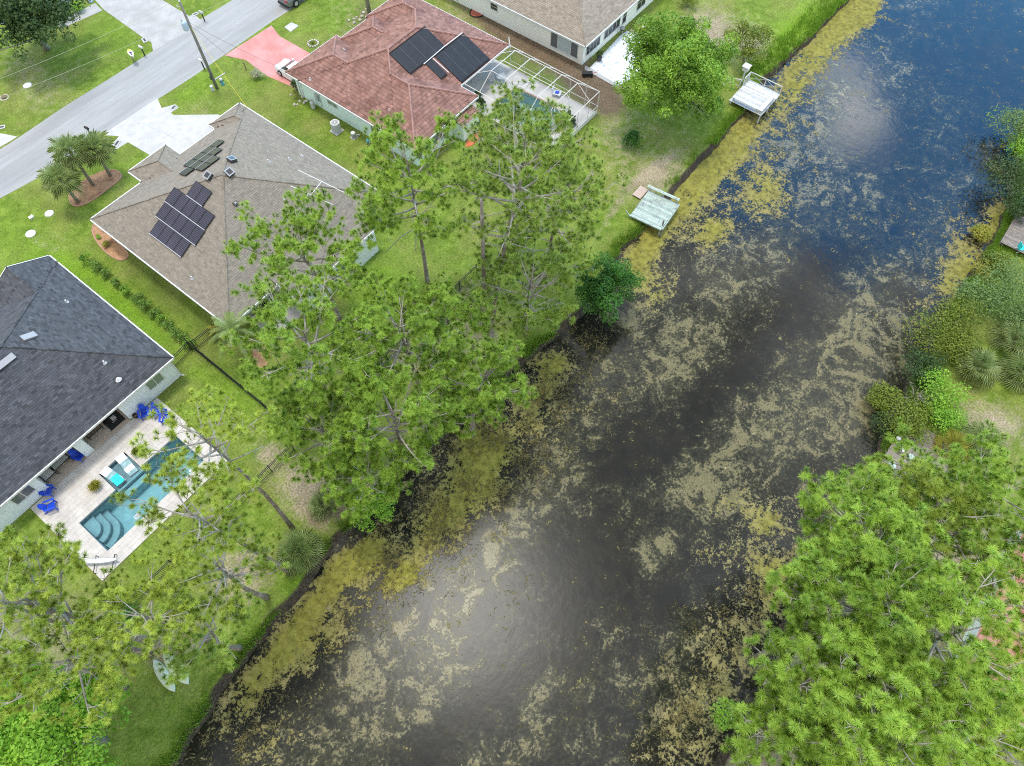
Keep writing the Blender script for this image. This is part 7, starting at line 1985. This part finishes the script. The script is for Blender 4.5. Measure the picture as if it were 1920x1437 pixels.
# ------------------------------------------------------------------ docks
def dock(label, x0, x1, y0, y1, z, m, along='y', pw_=.14, group=None, post_m=None, name='dock', rz=0.0):
    cx, cy = (x0+x1)/2, (y0+y1)/2
    t = thing(name, label, 'dock', (cx, cy, z), group)
    span = (x1-x0) if along == 'y' else (y1-y0); n_ = int(span/pw_)
    for i in range(n_):
        a = i*span/n_
        jz = rnd.uniform(-.006, .006); j0, j1 = rnd.uniform(-.03, .03), rnd.uniform(-.03, .03); tt = rnd.random()
        if along == 'y': MB().box(x0+a+.007, x0+a+span/n_-.007, y0+j0, y1+j1, z-.035+jz, z+jz, tt).build('plank', m, t)
        else: MB().box(x0+j0, x1+j1, y0+a+.007, y0+a+span/n_-.007, z-.035+jz, z+jz, tt).build('plank', m, t)
    for s in (0, .5, 1):
        if along == 'y': MB().box(x0+.02, x1-.02, y0+.05+(y1-y0-.14)*s, y0+.09+(y1-y0-.14)*s, z-.22, z-.045).build('joist', post_m or m, t)
        else: MB().box(x0+.05+(x1-x0-.14)*s, x0+.09+(x1-x0-.14)*s, y0+.02, y1-.02, z-.22, z-.045).build('joist', post_m or m, t)
    for x in (x0+.1, (x0+x1)/2, x1-.1):
        for y in (y0+.14, y1-.2): MB().tube([(x, y, -1.6), (x, y, z-.046)], .08, 7).build('post', post_m or 'brown_wood', t)
    if rz: t.rotation_euler = (0, 0, rz)
    return t
d1 = dock('white painted dock with crossed railings below the big round tree', 61.2, 65.3, 15.9, 19.6, .45, 'white_weathered', 'y', .15, post_m='white_weathered')
def rail_x(t, a, b_, z0, h, n, m='white_weathered'):
    A, B = Vector((*a, z0)), Vector((*b_, z0)); L_ = (B-A).length; d = (B-A)/L_
    MB().tube([A+Vector((0, 0, h)), B+Vector((0, 0, h))], .06, 4).build('handrail', m, t)
    for i in range(n+1): MB().tube([A+d*(L_*i/n)+Vector((0, 0, -.2)), A+d*(L_*i/n)+Vector((0, 0, h+.02))], .055, 4).build('rail_post', m, t)
    for i in range(n):
        p, q = A+d*(L_*i/n), A+d*(L_*(i+1)/n)
        MB().tube([p+Vector((0, 0, .08)), q+Vector((0, 0, h-.05))], .03, 4).build('brace', m, t); MB().tube([p+Vector((0, 0, h-.05)), q+Vector((0, 0, .08))], .03, 4).build('brace', m, t)
rail_x(d1, (65.25, 16.0), (65.25, 19.6), .45, .9, 2)
rail_x(d1, (65.15, 19.62), (64.1, 19.62), .45, .9, 1)
rail_x(d1, (63.9, 19.9), (62.6, 22.8), .2, .9, 2)
MB().box(61.3, 64.2, 16.0, 16.45, .82, .88).box(61.35, 61.45, 16.05, 16.4, .451, .819).box(64.0, 64.1, 16.05, 16.4, .451, .819).build('bench', 'white_weathered', d1)
MB().box(61.25, 61.7, 16.5, 19.4, .84, .90).box(61.3, 61.65, 16.55, 16.65, .451, .839).box(61.3, 61.65, 19.2, 19.3, .451, .839).build('bench', 'white_weathered', d1)
x, y = at(1391, 153, .1)
t = thing('bird_box', 'white square box on a thick white post behind the white dock', 'bird house', (x, y, 0))
MB().box(x-.07, x+.07, y-.07, y+.07, -.1, 1.5).build('post', 'white_paint', t); MB().box(x-.3, x+.3, y-.3, y+.3, 1.501, 1.95).build('box', 'white_paint', t); MB().box(x-.38, x+.38, y-.38, y+.38, 1.951, 2.02).build('roof', 'white_paint', t)
d2 = dock('weathered pale mint green dock on the lawn edge of the canal', 42.3, 46.0, 16.1, 19.3, .30, 'mint_weathered', 'y', .13, post_m='mint_weathered')
for k in range(2): MB().box(45.95+.17*k, 46.10+.17*k, 16.2, 19.5, .66, .70, .3+.4*k).build('bench_plank', 'mint_weathered', d2)
for y in (16.4, 17.8, 19.2): MB().box(46.01, 46.2, y-.05, y+.05, .0, .659).build('bench_leg', 'mint_weathered', d2)
MB().box(42.15, 42.29, 16.1, 19.4, .31, .45).build('edge_board', 'mint_weathered', d2); MB().tube([(42.3, 19.35, .1), (42.3, 19.75, .7)], .06, 5).build('rail_post', 'mint_weathered', d2)
MB().tube([(42.9, 16.25, -.5), (42.9, 16.25, .95)], .08, 7).tube([(42.3, 16.0, -.5), (42.3, 16.0, .4)], .07, 7).build('mooring_post', 'grey_wood', d2)
MB().box(42.35, 45.95, 15.99, 16.07, .05, .34).build('fascia_board', 'mint_weathered', d2)
d2.rotation_euler = (0, 0, .10)
st = thing('wooden_step', 'pinkish wooden step at the landward edge of the mint dock', 'step', (45.3, 19.95, 0))
for k in range(6): MB().box(44.55+.24*k+.01, 44.55+.24*(k+1)-.01, 19.55, 20.45, .14, .18, rnd.random()).build('plank', 'pink_wood', st)
MB().box(44.6, 45.95, 19.6, 19.7, -.02, .139).box(44.6, 45.95, 20.3, 20.4, -.02, .139).build('bearer', 'brown_wood', st)
d3 = dock('weathered grey plank dock at the right picture edge', 60.1, 65.2, -14.5, -9.15, .45, 'grey_wood', 'y', .145, post_m='grey_wood')
MB().box(60.05, 65.25, -9.14, -9.06, .2, .52).build('fascia_board', 'grey_wood', d3)
x, y = at(1912, 468, .6)
t = thing('deck_chair', 'turquoise folding chair on the weathered grey dock', 'deck chair', (x, y, .45)); M = Matrix.Translation((x, y, .455))@Matrix.Rotation(.6, 4, 'Z')
MB().box(-.28, .28, -.28, .28, .36, .39, M=M).build('seat', 'turquoise', t); MB().box(-.28, .28, .24, .28, .391, .9, M=M).build('backrest', 'turquoise', t)
fr = MB()
for a in (-.27, .27): fr.tube([tuple(M@Vector(v)) for v in ((a, -.3, 0), (a, .26, .36))], .018, 5); fr.tube([tuple(M@Vector(v)) for v in ((a, .3, 0), (a, -.26, .36))], .018, 5)
fr.build('frame', 'white_paint', t)
d4 = dock('grey plank dock with pale discs under the right hand pines', 33.0, 38.2, -14.6, -9.6, .40, 'grey_wood', 'y', .145, post_m='grey_wood')
for (u, v, r, m_, lab) in ((1686, 846, .25, 'white_plastic', 'white round disc on the grey dock nearest the canal'), (1704, 860, .24, 'mint_weathered', 'pale green round disc on the grey dock, second from the canal'), (1668, 876, .3, 'mint_weathered', 'pale mint chair cushion on the grey dock beside the pine')):
    x, y = at(u, v, .45)
    t = thing('dock_stool', lab, 'stool', (x, y, .405)); MB().lathe([(r, .40), (r*1.04, .43), (r, .46)], (x, y, .41), 16).build('top', m_, t)
    for k in range(3): MB().tube([(x+.5*r*math.cos(k*2.1), y+.5*r*math.sin(k*2.1), .81), (x+.9*r*math.cos(k*2.1), y+.9*r*math.sin(k*2.1), .41)], .025, 5).build('leg', 'grey_wood', t)
x, y = at(1685, 822, .9)
t = thing('piling', 'round grey piling with a pale top at the corner of the disc dock', 'piling', (x, y, -1)); MB().lathe([(.17, 0), (.16, 2.1)], (x, y, -1.2), 10).build('post', 'grey_wood', t); MB().lathe([(.17, 0), (.13, .05)], (x, y, .905), 10).build('cap', 'light_grey', t)

# ------------------------------------------------------------------ vehicles
def car(name, label, cat, x, y, rz, paint, L_, Wd, prof, cab, wheel_r, wx):
    """prof: body side outline (y along the car, z); cab: glasshouse outline"""
    t = thing(name, label, cat, (x, y, .0))
    M = Matrix.Translation((x, y, .02))@Matrix.Rotation(rz, 4, 'Z')
    def loft(pr, widths, nm, m, inset=0):
        n_ = len(pr); vs = []
        ring = [(-1, 0.0), (-.97, .62), (-.86, 1.0), (.86, 1.0), (.97, .62), (1, 0)]
        for (yy, zl, zh), w in zip(pr, widths):
            for (a, b_) in ring: vs.append(tuple(M@Vector((a*w, yy, zl+(zh-zl)*b_))))
        k = len(ring)
        fs = [(i*k+j, i*k+j+1, (i+1)*k+j+1, (i+1)*k+j) for i in range(n_-1) for j in range(k-1)]+[(i*k+k-1, i*k, (i+1)*k, (i+1)*k+k-1) for i in range(n_-1)]
        fs += [tuple(range(k)), tuple(range(n_*k-1, (n_-1)*k-1, -1))]
        return MB().add(vs, fs).build(nm, m, t, smooth=False)
    h = Wd/2
    loft(prof, [h*f for f in (.80, .95, 1, 1, 1, 1, .97, .86)][:len(prof)], 'body', paint)
    loft([(a, zl, zh) for a, zl, zh in cab], [h*.86, h*.80, h*.78, h*.84], 'windows', 'glass_dark')
    rf = cab[1:3]
    MB().box(-h*.70, h*.70, rf[0][0]+.05, rf[1][0]-.05, rf[0][2]-.01, rf[0][2]+.03, M=M).build('roof_panel', paint, t)
    for s in (-1, 1):
        for yy in wx:
            w = MB().lathe([(wheel_r*.6, -.12), (wheel_r, -.10), (wheel_r, .10), (wheel_r*.6, .12)], (0, 0, 0), 18).xf(M@Matrix.Translation((s*(h-.07), yy, wheel_r))@Matrix.Rotation(PI/2, 4, 'Y')).build('wheel', 'black_rubber', t)
            MB().lathe([(wheel_r*.58, -.13), (wheel_r*.58, .13)], (0, 0, 0), 14).xf(M@Matrix.Translation((s*(h-.07), yy, wheel_r))@Matrix.Rotation(PI/2, 4, 'Y')).build('rim', 'galvanised', w)
        MB().box(s*h*.62-.2, s*h*.62+.2, prof[-1][0]-.25, prof[-1][0]-.02, prof[-2][2]-.22, prof[-2][2]-.05, M=M).build('headlight', 'glass_pale', t)
        MB().box(s*h*.66-.16, s*h*.66+.16, prof[0][0]-.03, prof[0][0]+.12, prof[1][2]-.30, prof[1][2]-.06, M=M).build('tail_light', 'red_lamp', t)
        MB().box(s*(h+.08)-.09, s*(h+.08)+.09, cab[-1][0]-.15, cab[-1][0]+.02, cab[-1][1]-.02, cab[-1][1]+.14, M=M).build('wing_mirror', paint, t)
    MB().box(-h*.86, h*.86, prof[0][0]-.05, prof[0][0]+.1, .30, .52, M=M).build('bumper', 'car_trim', t)
    return t
cxw, cyw = at(527, 136, .8)
car('car', 'white car parked at the garage of the red tile house', 'car', cxw+1.05, cyw-.85, .0, 'car_white', 4.5, 1.8,
    [(-2.25, .35, .85), (-2.1, .22, 1.0), (-1.3, .18, 1.02), (0, .18, .98), (.9, .18, .96), (1.6, .2, .88), (2.1, .22, .78), (2.25, .32, .62)],
    [(-1.75, .95, 1.02), (-1.0, .95, 1.42), (.3, .95, 1.45), (1.15, .93, .99)], .33, (-1.4, 1.38))
tx_, ty_ = at(543, 2, .8)
car('pickup_truck', 'dark grey pickup truck cut off by the top edge on the road', 'pickup truck', tx_+2.2, ty_+.55, -PI/2, 'car_grey', 5.6, 2.0,
    [(-2.8, .55, 1.1), (-2.7, .45, 1.2), (-1.5, .42, 1.2), (0, .40, 1.2), (1.0, .40, 1.2), (1.7, .42, 1.18), (2.6, .45, 1.1), (2.8, .5, .95)],
    [(-.7, 1.15, 1.22), (-.4, 1.15, 1.85), (.9, 1.15, 1.85), (1.7, 1.13, 1.2)], .42, (-1.75, 1.75))
